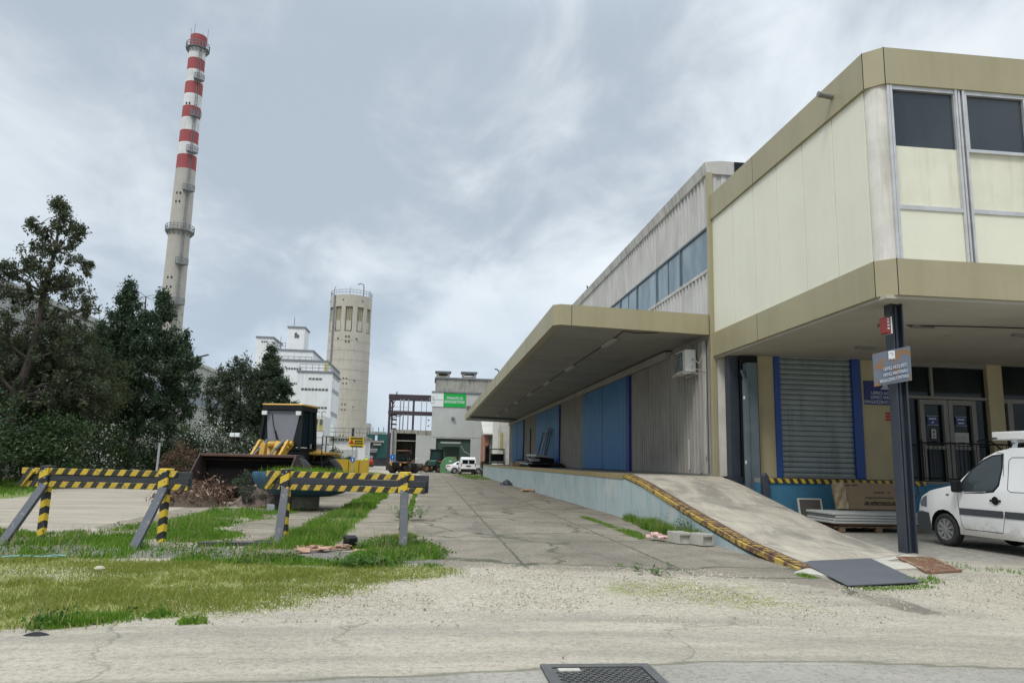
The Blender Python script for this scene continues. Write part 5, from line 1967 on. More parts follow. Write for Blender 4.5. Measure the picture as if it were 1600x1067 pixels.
    mb.tube([(-.72, -.5, 1.75), (-1.1, -.95, 1.92), (-1.32, -1.2, 2.06)], .022, 6)
    arm_ = mb.build('lamp_arm', black, t)
    mb = MB()
    mb.box(-1.50, -1.34, -1.27, -1.18, 2.06, 2.20)
    mb.box(-1.31, -1.15, -1.27, -1.18, 2.06, 2.20)
    mb.build('work_lamp', signwhite, arm_, bevel=.01)
    # front frame and arms
    mb = MB()
    mb.prism([(-.5, .7), (-.55, 1.75), (-.85, 1.95), (-1.1, 1.8), (-1.7, 1.0), (-1.9, .7)], 0, -.26, .26)
    mb.build('front_tower', paint, t, bevel=.04)
    for s in (1, -1):
        mb = MB()
        mb.prism([(-.62, 1.72), (-.72, 1.98), (-.98, 2.0), (-1.5, 1.55), (-2.35, .92), (-2.45, .62), (-2.2, .55), (-1.5, 1.08), (-.9, 1.6)], 0, s * .46, s * .55)
        la = mb.build('lift_arm', paint, t, bevel=.012)
        mb = MB()
        mb.lathe([(0, -.03), (.10, -.03), (.10, .05), (0, .05)], 14, (s * .6, -.85, 1.86), ax=0)
        mb.build('pivot_pin', paint, la)
        mb = MB()
        mb.tube([(s * .5, -.7, .9), (s * .5, -1.4, 1.15)], .07, 10)
        mb.tube([(s * .5, -1.4, 1.15), (s * .5, -1.75, 1.25)], .035, 8)
        mb.build('lift_ram', paint, la)
    mb = MB()
    mb.tube([(0, -.62, 1.9), (0, -1.3, 1.78)], .085, 10)
    mb.tube([(0, -1.3, 1.78), (0, -1.7, 1.72)], .045, 8)
    mb.build('tilt_ram', paint, t)
    mb = MB()
    mb.tube([(-.64, -.86, 1.86), (.64, -.86, 1.86)], .075, 12)
    mb.tube([(-.60, -1.02, 1.72), (.60, -1.02, 1.72)], .05, 12)
    mb.tube([(-.62, -2.3, .75), (.62, -2.3, .75)], .06, 12)
    mb.build('cross_pin', paint, t, smooth=True)
    mb = MB()
    mb.tube([(-.30, -.80, 1.98), (-.30, -1.45, 1.66)], .055, 10)
    mb.tube([(-.30, -1.45, 1.66), (-.30, -2.0, 1.36)], .03, 8)
    mb.tube([(.30, -.80, 1.98), (.30, -1.45, 1.66)], .055, 10)
    mb.tube([(.30, -1.45, 1.66), (.30, -2.0, 1.36)], .03, 8)
    mb.build('bucket_ram', steelgrey, t, smooth=True)
    mb = MB()
    for k in range(5):
        x = -.36 + .18 * k
        mb.tube([(x, -.5, 1.62 + .03 * (k % 2)), (x + .05, -.74, 1.84), (x - .03, -1.0, 1.74), (x, -1.3, 1.46)], .016, 6)
    mb.build('hydraulic_lines', black, t)
    mb = MB()
    mb.prism([(-1.55, 1.85), (-1.8, 1.85), (-2.0, 1.0), (-1.9, .75), (-1.72, 1.0)], 0, -.09, .09)
    mb.build('bell_crank', paint, t, bevel=.02)
    mb = MB()
    mb.tube([(.15, -.6, 1.7), (.25, -.9, 1.9), (.2, -1.2, 1.6)], .025, 6)
    mb.tube([(-.15, -.6, 1.7), (-.22, -.95, 1.85), (-.2, -1.2, 1.6)], .025, 6)
    mb.tube([(.3, -.55, 1.6), (.35, -.8, 1.75), (.4, -1.1, 1.5)], .02, 6)
    mb.build('hose', black, t)
    # bucket: curved trough open to the front
    bz = bucket_z
    hw = 1.62
    outer = [(-3.72, bz), (-2.75, bz + .02), (-2.5, bz + .22), (-2.42, bz + .55), (-2.52, bz + .86), (-2.80, bz + 1.02)]
    inner = [(-2.83, bz + .97), (-2.60, bz + .83), (-2.52, bz + .55), (-2.58, bz + .27), (-2.78, bz + .08), (-3.72, bz + .03)]
    mb = MB()
    n = len(outer)
    mb.prism(outer + inner, 0, -hw, hw)
    bk = mb.build('bucket', bucketm, t)
    mb = MB()
    for k in range(n - 1):
        a_, b_ = inner[k], inner[k + 1]
        mb.add([(-hw + .05, a_[0] - .012, a_[1] - .0), (hw - .05, a_[0] - .012, a_[1]), (hw - .05, b_[0] - .012, b_[1] + .012), (-hw + .05, b_[0] - .012, b_[1] + .012)], [(0, 1, 2, 3)])
    mb.build('bucket_inner_shade', bucketin, bk)  # thin dark skin that paints the shade inside the trough
    for s in (1, -1):
        mb = MB()
        mb.prism([(-3.66, bz + .01), (-2.75, bz + .01), (-2.45, bz + .22), (-2.40, bz + .55), (-2.5, bz + .88), (-2.84, bz + 1.06), (-3.12, bz + .72)], 0, s * hw, s * (hw + .045))
        mb.build('side_plate', bucketm, bk)
    mb = MB()
    mb.box(-hw, hw, -2.86, -2.78, bz + .96, bz + 1.05)
    mb.build('top_lip', mat('bucket_lip', (.12, .06, .042), (.085, .045, .035), sc=3, rough=.7, bmp=.2) if 'bucket_lip' not in MATS else MATS['bucket_lip'], bk, bevel=.015)
    mb = MB()
    mb.box(-hw - .05, hw + .05, -3.86, -3.66, bz - .01, bz + .025)
    for k in range(8):
        x = -hw + .12 + k * (2 * hw - .24) / 7
        mb.prism([(-3.80, bz), (-4.02, bz + .005), (-3.80, bz + .07)], 0, x - .05, x + .05)
    mb.build('cutting_edge', rustm, bk)
    for y in (-1.45, 1.6):
        for s in (1, -1):
            w_ = wheel(t, s * .97, y, .72, .55, s, 0, rubber, paint, .5)
            mb = MB()
            for k in range(22):
                a_ = 2 * math.pi * k / 22
                M_ = Matrix.Rotation(-a_, 3, 'Y')
                c = Vector((s * .97, y, .72))
                for h in (-1, 1):
                    th = a_ + h * .07
                    p = c + Vector((h * .14, math.cos(th) * .735, math.sin(th) * .735))
                    mb.obox(p, (.27, .11, .06), Matrix.Rotation(th - math.pi / 2, 3, 'X') @ Matrix.Rotation(h * .35, 3, 'Z'))
            mb.build('tread', rubber, w_)
    mb = MB()
    mb.tube([(.45, 1.55, 1.7), (.45, 1.55, 2.35), (.45, 1.62, 2.42)], .05, 8)
    mb.build('exhaust', black, hood)
    return t


pL = A(450, 700, 28.0)
loader('wheel_loader', 'large yellow wheel loader with wide rusty bucket facing the yard', (pL.x - .1, 27.9, 0), R(-13), yellow)
loader('wheel_loader', 'orange wheel loader seen from behind in front of the open shed', (-2.45, 80.5, 0), R(160), orange, hoodm=black).scale = (.78, .78, .72)


# tractor: dark green cab machine with orange stripe beside the orange loader
tr = thing('tractor', 'dark green tractor with glazed cab beside the green round-topped container', 'tractor', (.98, 90.0, 0), R(-12))
mb = MB()
mb.box(-.55, .55, -.6, 2.4, .7, 1.25)
mb.prism([(-2.3, .8), (-2.3, 1.35), (-.6, 1.5), (-.6, .8)], 0, -.42, .42)
mb.build('body', mat('tractor_green', (.02, .07, .055), (.015, .05, .04), rough=.5, bmp=0), tr, bevel=.05)
mb = MB()
mb.box(-.7, .7, -.2, 1.2, 1.3, 1.6)
for s in (1, -1):
    for y in (-.2, 1.15):
        mb.beam((s * .66, y, 1.6), (s * .6, y * .9, 2.65), .08, .08)
mb.box(-.72, .72, -.3, 1.3, 2.62, 2.74)
mb.build('cab', black, tr)
mb = MB()
mb.add([(-.62, -.2, 1.6), (.62, -.2, 1.6), (.57, -.17, 2.62), (-.57, -.17, 2.62)], [(0, 1, 2, 3)])
for s in (1, -1):
    mb.add([(s * .65, -.15, 1.6), (s * .65, 1.1, 1.6), (s * .6, 1.0, 2.62), (s * .6, -.15, 2.62)], [(0, 1, 2, 3)])
mb.build('cab_glass', tealglass, tr)
mb = MB()
mb.box(-.78, .78, -.55, -.45, 1.24, 1.4)
mb.build('stripe', red, tr)
for (x, y, r_, w_) in ((.85, 1.1, .75, .42), (-.85, 1.1, .75, .42), (.7, -1.7, .48, .3), (-.7, -1.7, .48, .3)):
    wheel(tr, x, y, r_, w_, 1 if x > 0 else -1, 0, rubber, orange, .5)

# green round-topped container
gc = thing('container', 'green metal container with rounded top next to the saloon car', 'container', (2.45, 88.5, 0))
mb = MB()
arc = [(-.95, 0), (-.95, .6)] + [(-.95 + (1 - math.cos(t)) * .95, .6 + math.sin(t) * 1.25) for t in np.linspace(0.1, math.pi / 2, 9)] + [(.55, 1.85), (.85, 1.6), (.95, 1.2), (.95, 0)]
mb.prism(arc, 1, -.8, .8)
mb.build('shell', greenm, gc, bevel=.03)
mb = MB()
mb.box(.05, .38, -.83, -.79, 1.30, 1.42)
mb.build('label_plate', signwhite, gc)
mb = MB()
mb.prism([(.55, 1.4), (.95, 1.4), (1.0, 1.65), (.8, 1.9), (.62, 1.9)], 1, -.3, .3)
mb.build('orange_hopper', orange, gc, bevel=.03)
# green mesh shelter
ms = thing('mesh_shelter', 'tall frame shelter with pale roof bar and green netting before the dark green gate', 'shelter', (2.8, 93, 0))
mb = MB()
for (x, y) in ((-1.15, 0), (1.15, 0), (-1.15, 1.2), (1.15, 1.2)):
    mb.box(x - .04, x + .04, y - .04, y + .04, 0, 3.55)
mb.build('frame', greendoor, ms)
mb = MB()
mb.box(-1.25, 1.25, -.15, 1.35, 3.552, 3.72)
mb.build('roof_bar', sheet, ms)
mb = MB()
mb.box(-1.1, 1.1, 1.18, 1.22, .1, 3.15)
mb.build('netting', greendoor, ms)
mb = MB()
mb.tube([(1.25, 0, 3.3), (1.7, 0, 2.6), (2.4, 0, 2.25), (3.2, 0, 2.1)], .03, 6)
mb.build('cable', sheet, ms)

# ------------------------------------------------------------------ striped barriers
def barrier(label, pf, dz=0, lng=(.42, .50), strut=(.0, -1.1)):
    """pf: (left rear post foot, right rear post foot) world xy"""
    a_, b_ = Vector((*pf[0], 0)), Vector((*pf[1], 0))
    rot = math.atan2(b_.y - a_.y, b_.x - a_.x)
    Lg = (b_ - a_).length
    t = thing('road_barrier', label, 'barrier', a_, rot, 'striped wooden road barriers')
    x0, x1 = -lng[0], Lg + lng[1]
    for i, (z0, z1, m_, e0, e1) in enumerate(((1.03 + dz, 1.13 + dz, hz1, .0, -.22), (.92 + dz, 1.025 + dz, barrier_grey, .0, 0), (.82 + dz, .915 + dz, hz1, .0, -.02))):
        mb = MB()
        mb.box(x0 + e0, x1 + e1, -.10 + .004 * i, -.055 + .004 * i, z0, z1)
        o = mb.build('plank', m_, t, bevel=.006)
        o.rotation_euler = (rng.normal(0, .012), rng.normal(0, .0022), rng.normal(0, .003))
    mb = MB()
    mb.box(x1 - .32, x1 + .02, -.06, -.02, .83 + dz, 1.12 + dz)
    mb.build('end_board', barrier_grey, t, bevel=.008)
    mb = MB()
    M_ = Matrix.Rotation(R(-50), 3, 'Y')
    mb.obox((x0 + .12, -.125, .97 + dz), (.34, .03, .09), M_)
    mb.build('brace_board', hz1, t, bevel=.005)
    for x, dx in ((0, strut[0]), (Lg, strut[0])):
        mb = MB()
        mb.box(x - .055, x + .055, -.05, .05, -.03, .825 + dz)
        mb.build('post', hzv, t, bevel=.006)
        mb = MB()
        mb.box(x - .075, x + .085, -.135, .06, .82 + dz, 1.17 + dz)
        mb.build('post_cap', hzv, t, bevel=.012)
        mb = MB()
        for (bx, bz) in ((-.03, .87 + dz), (.04, .97 + dz), (-.03, 1.08 + dz), (.04, 1.12 + dz)):
            mb.lathe([(0, -.148), (.012, -.146), (.014, -.134)], 8, (x + bx, 0, bz), ax=1)
        mb.build('bolts', galv, t)
        mb = MB()
        mb.beam((x + .02, -.09, .86 + dz), (x + dx + .05, strut[1], -.04), .13, .075, up=(0, 0, 1))
        mb.build('strut', legm, t, bevel=.006)
    return t


barrier('striped wooden barrier before the brown leaf heap', ((-6.36, 13.46), (-4.28, 12.98)), lng=(.42, .44), strut=(.22, -1.18))
barrier('striped wooden barrier before the blue planter bowl', ((-2.40, 13.35), (-.36, 12.75)), dz=.03, lng=(.36, .40), strut=(.18, -.66))

# ------------------------------------------------------------------ planter bowl
pl = thing('planter_bowl', 'wide blue metal bowl planter with grass standing on a ribbed concrete drum', 'planter', (-3.32, 21.4, 0))
mb = MB()
pr = [(.34, 0)]
for k in range(8):
    pr += [(.385, .02 + .045 * k), (.365, .04 + .045 * k)]
pr += [(.36, .40)]
mb.lathe(pr, 28)
mb.build('drum', drum, pl, smooth=False)
mb = MB()
mb.lathe([(.30, .33), (.7, .36), (1.0, .44), (1.28, .58), (1.42, .74), (1.47, .92), (1.45, .99), (1.38, .99), (1.36, .93), (0, .90)], 40)
mb.build('bowl', bowlblue, pl, smooth=True)
mb = MB()
mb.lathe([(1.37, .935), (.9, .97), (.4, .99), (0, 1.0)], 24)
mb.build('earth', soil, pl, smooth=True)
g = rng.normal(0, .55, (1500, 2))
g = g[np.hypot(g[:, 0], g[:, 1]) < 1.35]
bl = blades(g, .15 + .1 * rng.random(len(g)), .006, .8)
bl[:, 2] += .97
o_ = npmesh('grass_tuft', bl, 4, grassl, parent=pl)

# ------------------------------------------------------------------ heaps and litter


def heap(name, label, cat, loc, rx, ry, h, m, seed, nz=.35, par=None, seg=34, nsc=1.9):
    mb = MB()
    vs, fs = [], []
    for j in range(seg + 1):
        for i in range(seg + 1):
            u, v = -1 + 2 * i / seg, -1 + 2 * j / seg
            d = math.hypot(u, v)
            z = max(0, 1 - d ** 1.6)
            x, y = u * rx, v * ry
            nzv = float(fbm(np.array([x + seed]), np.array([y - seed]), nsc, 5)[0])
            vs.append((x, y, z * h * (1 - nz + 2 * nz * nzv) - .03))
    for j in range(seg):
        for i in range(seg):
            a_ = j * (seg + 1) + i
            fs.append((a_, a_ + 1, a_ + seg + 2, a_ + seg + 1))
    mb.add(vs, fs)
    if par is None:
        return mb.build(name, m, None, label, cat, loc=loc)
    return mb.build(name, m, par)


heap('earth_mound', 'mound of brown earth and broken stone below the loader bucket', 'earth heap', (-4.5, 22.7, 0), 1.2, .95, .74, rubblem, 3, .35)
lp = thing('leaf_heap', 'heap of dried brown palm leaves and twigs behind the barrier', 'leaf heap', (-6.5, 22.2, 0))
heap('core', '', '', None, .85, .9, .55, soil, 9, .5, lp)
c_ = ellip_centers(90, (0, 0, .18), .88, .75, .38, .5)
c_[:, 2] = np.abs(c_[:, 2])
npmesh('leaves', leafquads(c_, np.full(90, .3), 34, .075, 1, .28), 4, dryleaf, parent=lp)
mb = MB()
for k in range(70):
    a_ = rng.uniform(0, 6.28)
    r_ = rng.uniform(.2, .95)
    p = Vector((math.cos(a_) * r_, math.sin(a_) * r_ * .8, max(.05, .5 * (1 - r_ / 1.3) + rng.uniform(-.05, .25))))
    d = Vector((rng.normal(), rng.normal(), rng.normal() * .5)).normalized() * rng.uniform(.15, .45)
    mb.tube([p, p + d * .5 + Vector((0, 0, .03)), p + d], [.012, .009, .004], 4)
mb.build('twigs', wood, lp)
shrub((-5.05, 22.0, 0), .38, .95, lgC, 'small olive weed shrub between the leaf heap and the earth mound', per=90, size=.03, k=14)
mb = MB()
for k in range(40):
    x, y = rng.normal(0, .30), rng.normal(0, .16)
    M_ = Matrix.Rotation(rng.uniform(0, 6), 3, 'Z') @ Matrix.Rotation(rng.normal(0, .3), 3, 'X')
    mb.obox((x, y, .02 + .05 * max(0, 1 - abs(x) * 2) * rng.random()), (rng.uniform(.05, .22), rng.uniform(.04, .13), .016), M_)
mb.build('broken_tiles', terracotta, None, 'flat heap of broken pinkish terracotta tiles in the grass', 'broken tiles', loc=(-1.36, 12.0, 0))
mb = MB()
mb.obox((0, 0, .09), (.20, .16, .18), Matrix.Rotation(R(20), 3, 'Z') @ Matrix.Rotation(R(12), 3, 'X'))
mb.build('dark_block', black, None, 'dark rubber block lying against the broken tiles', 'block', loc=(-1.17, 12.3, 0), bevel=.02)


def cinderblock(label, loc, rot):
    t = thing('concrete_block', label, 'concrete block', loc, rot, 'hollow concrete blocks by the ramp')
    mb = MB()
    for (x0, x1, y0, y1) in ((-.22, .22, -.13, -.10), (-.22, .22, .10, .13), (-.18, -.15, -.10, .10), (.15, .18, -.10, .10), (-.015, .015, -.10, .10)):
        mb.box(x0, x1, y0, y1, 0, .2)
    mb.build('shell', cinder, t, bevel=.005)
    mb = MB()
    mb.box(-.219, .219, -.10, .10, .0, .03)
    mb.box(-.22, -.18, -.10, .10, .155, .195)
    mb.build('web', cinder, t)
    return t


M2 = Matrix.Rotation(R(90), 4, 'X')
b_ = cinderblock('hollow concrete block nearer the ramp foot', (4.98, 13.05, .0), R(6))
c2 = cinderblock('hollow concrete block beside the pink litter', (4.74, 13.55, .0), R(-4))
for k_, (t_, rz_, lx, ly) in enumerate(((b_, R(108), 5.00, 13.35), (c2, R(100), 4.70, 13.62))):
    t_.rotation_euler = (0, 0, rz_)
    t_.location = (lx, ly, 0)
mb = MB()
for k in range(18):
    M_ = Matrix.Rotation(rng.uniform(0, 6), 3, 'Z') @ Matrix.Rotation(rng.normal(0, .7), 3, 'X')
    mb.obox((rng.normal(0, .08), rng.normal(0, .10), .04 + .08 * rng.random()), (.10, .06, .012), M_)
mb.build('paper_litter', mat('pink_paper', (.62, .46, .42), (.55, .30, .27), sc=9, rough=.8, bmp=.1), None, 'crumpled pinkish white litter beside the hollow blocks', 'litter', loc=(4.42, 14.05, 0))
o_ = heap('plastic_bag', 'black plastic bag lying by the foot of the dock wall', 'plastic bag', (4.95, 46.5, 0), .50, .7, .26, bagm, 5, .95, None, 30, 6.5)
mb = MB()
for k in range(12):
    M_ = Matrix.Rotation(rng.uniform(0, 6), 3, 'Z') @ Matrix.Rotation(rng.normal(0, .4), 3, 'X')
    mb.obox((rng.normal(0, .2), rng.normal(0, .35), .06), (.25, .12, .05), M_)
mb.build('brick_scraps', terracotta, None, 'orange brick scraps at the foot of the dock wall', 'brick scraps', loc=(5.05, 36.5, 0))
o_ = heap('rubber_scrap', 'black rubber scrap on the road edge by the yellowish grass', 'scrap', (-2.98, 6.42, 0), .13, .07, .045, black, 7, .6, None, 12)
d = ray(155, 891)
t_ = -H / d.z
mb = MB()
mb.lathe([(0, -.01), (.05, .0), (.065, .025), (.04, .05), (0, .055)], 9)
mb.build('white_stone', stonem, None, 'single white stone in the yellowish grass', 'stone', loc=(d.x * t_, d.y * t_, 0))
d = ray(50, 872)
t_ = -H / d.z
mb = MB()
mb.tube([(-.35, -.05, .02), (-.15, .02, .03), (.1, 0, .02), (.25, .08, .035), (.4, .06, .03)], .012, 6)
mb.tube([(.1, 0, .02), (.2, -.03, .03), (.3, .0, .02)], .01, 6)
mb.build('blue_hose', mat('teal_plastic', (.16, .38, .36), rough=.5, bmp=0), None, 'piece of pale teal hose lying in the grass by the barrier', 'hose', loc=(d.x * t_, d.y * t_, 0))
mb = MB()
mb.obox((0, 0, .02), (1.1, .16, .05), Matrix.Rotation(R(4), 3, 'Z'))
mb.obox((.6, .25, .02), (.7, .12, .05), Matrix.Rotation(R(-6), 3, 'Z'))
mb.build('rotten_plank', barrier_grey, None, 'dark rotten timber lying between the two barriers', 'timber', loc=(-3.0, 12.55, 0))
mb = MB()
mb.obox((0, 0, .08), (.16, .5, .16), Matrix.Rotation(R(15), 3, 'Z'))
mb.build('steel_tube', galv, None, 'short square steel tube end on the concrete by the planter drum', 'steel tube', loc=(-4.05, 20.4, 0))

# pallet with sheets, cardboard, framed panel
pa = thing('pallet', 'worn wooden pallet on the ground by the blue bay wall', 'pallet', (10.4, 16.9, 0))
mb = MB()
for y in (-.5, 0, .5):
    for x in (-.9, 0, .9):
        mb.box(x - .07, x + .07, y - .05, y + .05, 0, .10)
mb.build('feet', wood, pa)
mb = MB()
for k in range(5):
    y = -.55 + k * .25
    mb.box(-1.0, 1.0, y, y + .14, .10, .125)
mb.box(-1.0, 1.0, -.56, .6, .15, .19)
mb.build('deck', wood, pa)
st = thing('sheet_stack', 'stack of pale grey corrugated sheets lying on the pallet', 'sheet stack', (10.4, 16.9, .19))
for k in range(4):
    mb = MB()
    mb.box(-1.15 + .03 * (k % 3), 1.15 - .02 * (k % 2), -.62, .62, k * .062, k * .062 + .05)
    mb.build('sheet', sheet, st, bevel=.008)
cdz = .46
cd = thing('cardboard_pack', 'large flattened brown cardboard pack with upside-down print leaning above the sheets', 'cardboard', (10.85, 17.3, cdz))
M_ = Matrix.Rotation(R(-14), 3, 'X')
w_, h_ = 1.86, .66


def CP(x, z, y=0):
    p = M_ @ Vector((x, y, z))
    return (p.x, p.y, p.z)


mb = MB()
for q_ in range(2):
    y0 = q_ * .05
    pts = [(-w_ / 2 + .03, 0), (w_ / 2, 0), (w_ / 2 - .09, h_ - .02), (-.2, h_), (-w_ / 2 + .02, h_ - .03)]
    f_ = [CP(x, z, y0) for x, z in pts]
    g_ = [CP(x, z, y0 + .035) for x, z in pts]
    n = len(pts)
    mb.add(f_ + g_, [tuple(range(n)), tuple(range(2 * n - 1, n - 1, -1))] + [(i, (i + 1) % n, n + (i + 1) % n, n + i) for i in range(n)])
cbd = mb.build('board', cardboard, cd)
mb = MB()
cols = [-w_ / 2, -w_ / 2 + .07, -w_ / 2 + .13, -w_ / 2 + .2, -w_ / 2 + .26, -w_ / 2 + .30]
vs, fs = [], []
for j in range(7):
    for i, x in enumerate(cols):
        vs.append(CP(x + .02 * math.sin(j * 2.1 + i), h_ * j / 6 * .98, -.01 - .045 * abs(math.sin(i * 2.2 + j * .9))))
for j in range(6):
    for i in range(5):
        a_ = j * 6 + i
        fs.append((a_, a_ + 1, a_ + 7, a_ + 6))
mb.add(vs, fs)
mb.build('torn_flap', mat('pale_cardboard', (.36, .29, .19), (.25, .19, .12), sc=7, rough=.85, bmp=.1), cd)
t1 = text('Aerosolare', 'print', letblack, cd, (0, 0, 0), .21, sx=1.05, shear=.25)
t1.parent = cd
t1.location = CP(.33, .125, -.012)
t1.rotation_euler = (R(90 - 14), R(180), 0)
mb = MB()
for (x0, x1, z) in ((-.12, .62, .27), ):
    xx = x0
    while xx < x1:
        l_ = .02 + .035 * rng.random()
        p = [CP(xx, z, -.004), CP(xx + l_, z, -.004), CP(xx + l_, z + .03, -.004), CP(xx, z + .03, -.004)]
        mb.add(p, [(0, 1, 2, 3)])
        xx += l_ + .012
for (x0, x1, z) in ((.12, .4, .40), (.48, .54, .40), (-.6, -.46, .57), (-.42, -.28, .575)):
    mb.add([CP(x0, z, -.004), CP(x1, z, -.004), CP(x1, z + .028, -.004), CP(x0, z + .028, -.004)], [(0, 1, 2, 3)])
mb.build('small_print', letblack, cd)
fp = thing('framed_panel', 'small dark panel in a pale frame leaning against the blue bay wall', 'panel', (9.62, 17.9, .02))
M3 = Matrix.Rotation(R(-12), 3, 'X')
mb = MB()
for (x, z, sx, sz) in ((-.30, .33, .04, .66), (.30, .33, .04, .66), (0, .645, .56, .035), (0, .02, .56, .035)):
    mb.obox(M3 @ Vector((x, 0, z)), (sx, .04, sz), M3)
mb.build('frame', sheet, fp)
mb = MB()
mb.obox(M3 @ Vector((0, .005, .33)), (.56, .02, .6), M3)
mb.build('panel', mat('brown_panel', (.085, .075, .062), rough=.6, bmp=.02), fp)

# ------------------------------------------------------------------ things standing on the dock
sp_ = thing('scrap_pile', 'pile of grey and black scrap sheets on the dock platform', 'scrap pile', (7.0, 44.5, ZD))
for k, (x, y, z, sx, sy, sz, m_) in enumerate(((-.6, -2.2, .05, 1.2, 2.2, .06, black), (-.5, -.5, .12, 1.3, 2.6, .05, sheet), (-.2, .6, .22, 1.2, 1.8, .2, black), (-.3, .8, .42, 1.0, 1.7, .12, sheet), (.1, .2, .34, .8, 1.2, .3, black), (-.3, .5, .62, .9, 2.1, .12, sheet), (-.9, 3.0, .2, .9, 2.2, .08, sheet), (-.8, 4.2, .22, .8, 1.5, .3, black), (-1.0, 2.0, .1, .8, 1.5, .15, wood), (.2, -2.2, .12, .9, 1.8, .16, black))):
    mb = MB()
    M_ = Matrix.Rotation(rng.normal(0, .12), 3, 'Z') @ Matrix.Rotation(rng.normal(0, .05), 3, 'X') @ Matrix.Rotation(rng.normal(0, .05), 3, 'Y')
    mb.obox((x, y, z + .04), (sx, sy, sz), M_)
    mb.build('scrap_sheet', m_, sp_)
tb = MB()
tb.box(-.35, .35, -.7, .7, 0, .26)
tb.build('timber_block', mat('pale_timber', (.36, .26, .13), (.28, .2, .1), sc=3, bmp=.1), None, 'pale timber block at the edge of the dock beside the scrap', 'timber', loc=(6.1, 51.0, ZD), bevel=.02)
sl = MB()
sl.tube([(0, 0, 0), (.02, 0, 2.4)], .04, 6)
sl.build('steel_pole', black, None, 'thin upright dark pole among the scrap on the dock', 'pole', loc=(6.5, 47.2, ZD))
lf = thing('steel_trestle', 'dark steel frames leaning against the blue sliding door', 'steel frame', (7.2, 48, ZD))
for (y, dy, h) in ((.0, .5, 2.3), (1.5, .2, 2.3), (-1.0, -.4, 2.5), (-2.0, .1, 2.4)):
    mb = MB()
    mb.tube([(0, y + dy, 0), (.50, y, h)], .05, 6)
    mb.build('bar', steelgrey if y != 0 else galv, lf)
mb = MB()
mb.tube([(.46, -2.0, 2.15), (.46, 1.5, 2.15)], .045, 6)
mb.build('cross_bar', navy, lf)
bn = thing('metal_bin', 'dark metal bin in a rail frame at the far end of the dock', 'metal bin', (5.85, 63.0, ZD))
mb = MB()
mb.box(-.55, .55, -.5, .5, .28, .92)
mb.build('bin', black, bn, bevel=.02)
mb = MB()
for (x, y) in ((-.6, -.55), (.6, -.55), (-.6, .55), (.6, .55)):
    mb.box(x - .03, x + .03, y - .03, y + .03, 0, 1.35)
mb.box(-.6, .6, -.58, -.52, 1.28, 1.35)
mb.box(-.6, .6, .52, .58, 1.28, 1.35)
mb.box(-.62, .62, -.58, .58, .12, .26)
mb.build('frame', steelgrey, bn)
fn = thing('dock_railing', 'thin dark railing closing the far end of the dock', 'railing', (5.4, 70, ZD))
mb = MB()
for y in np.arange(-4, .1, .8):
    mb.box(-.03, .03, y - .03, y + .03, 0, 1.7)
mb.box(-.02, .02, -4, 0, 1.55, 1.6)
mb.box(-.02, .02, -4, 0, .8, .84)
mb.build('rails', black, fn)

# ------------------------------------------------------------------ far buildings
# chimney
CY = 170.0
cx0 = -58.5
ch_ = thing('chimney', 'tall slender concrete chimney with red and white bands', 'chimney', (cx0, CY, 0))
r_at = lambda z: 2.80 - (2.80 - 1.85) * z / 97.5


def chx(z):
    return 0.0


bands = []
pts_ = [0, 73.2, 76.3, 79.4, 82.4, 85.5, 88.4, 91.2, 94.0, 96.6, 98.6]
zpx = [(271, 287), (246, 0), (227, 0), (208, 0), (188, 0), (170, 0), (151, 0), (133, 0), (113, 0), (95, 0), (78, 0), (58, 0)]
zz = [-1] + [A(300, y, CY).z for y in (268, 246, 227, 208, 188, 170, 151, 132, 113, 95, 78, 58)]
seq = [chim_c, chim_r, chim_w, chim_r, chim_w, chim_r, chim_w, chim_r, chim_w, chim_r, chim_w, chim_r]
for i in range(12):
    mb = MB()
    k = max(2, int((zz[i + 1] - zz[i]) / 6))
    mb.lathe([(r_at(zz[i] + (zz[i + 1] - zz[i]) * j / k), zz[i] + (zz[i + 1] - zz[i]) * j / k) for j in range(k + 1)], 40)
    mb.build('shaft' if i == 0 else 'painted_band', seq[i], ch_, smooth=True)
ztop = zz[12]
mb = MB()
mb.lathe([(0, ztop - .05), (r_at(ztop) - .3, ztop - .05)], 32)
mb.build('mouth', holem, ch_)


def ring(z, ex, nm, hh=1.2):
    r = r_at(z)
    mb = MB()
    mb.lathe([(r - .1, z), (r + ex, z), (r + ex, z + .16), (r - .1, z + .16)], 40)
    p = mb.build(nm, ironm, ch_)
    mb = MB()
    for h in (.6, hh):
        mb.lathe([(r + ex - .05, z + .2 + h), (r + ex + .03, z + .2 + h), (r + ex + .03, z + .3 + h), (r + ex - .05, z + .3 + h)], 36, close=True)
    for k in range(22):
        t = 2 * math.pi * k / 22
        x, y = (r + ex) * math.cos(t), (r + ex) * math.sin(t)
        mb.box(x - .05, x + .05, y - .05, y + .05, z, z + hh + .3)
    for k in range(14):
        t = 2 * math.pi * k / 14
        mb.beam(((r - .05) * math.cos(t), (r - .05) * math.sin(t), z - 1.0), ((r + ex) * math.cos(t), (r + ex) * math.sin(t), z), .12, .12)
    mb.build('guard_rail', ironm, p)


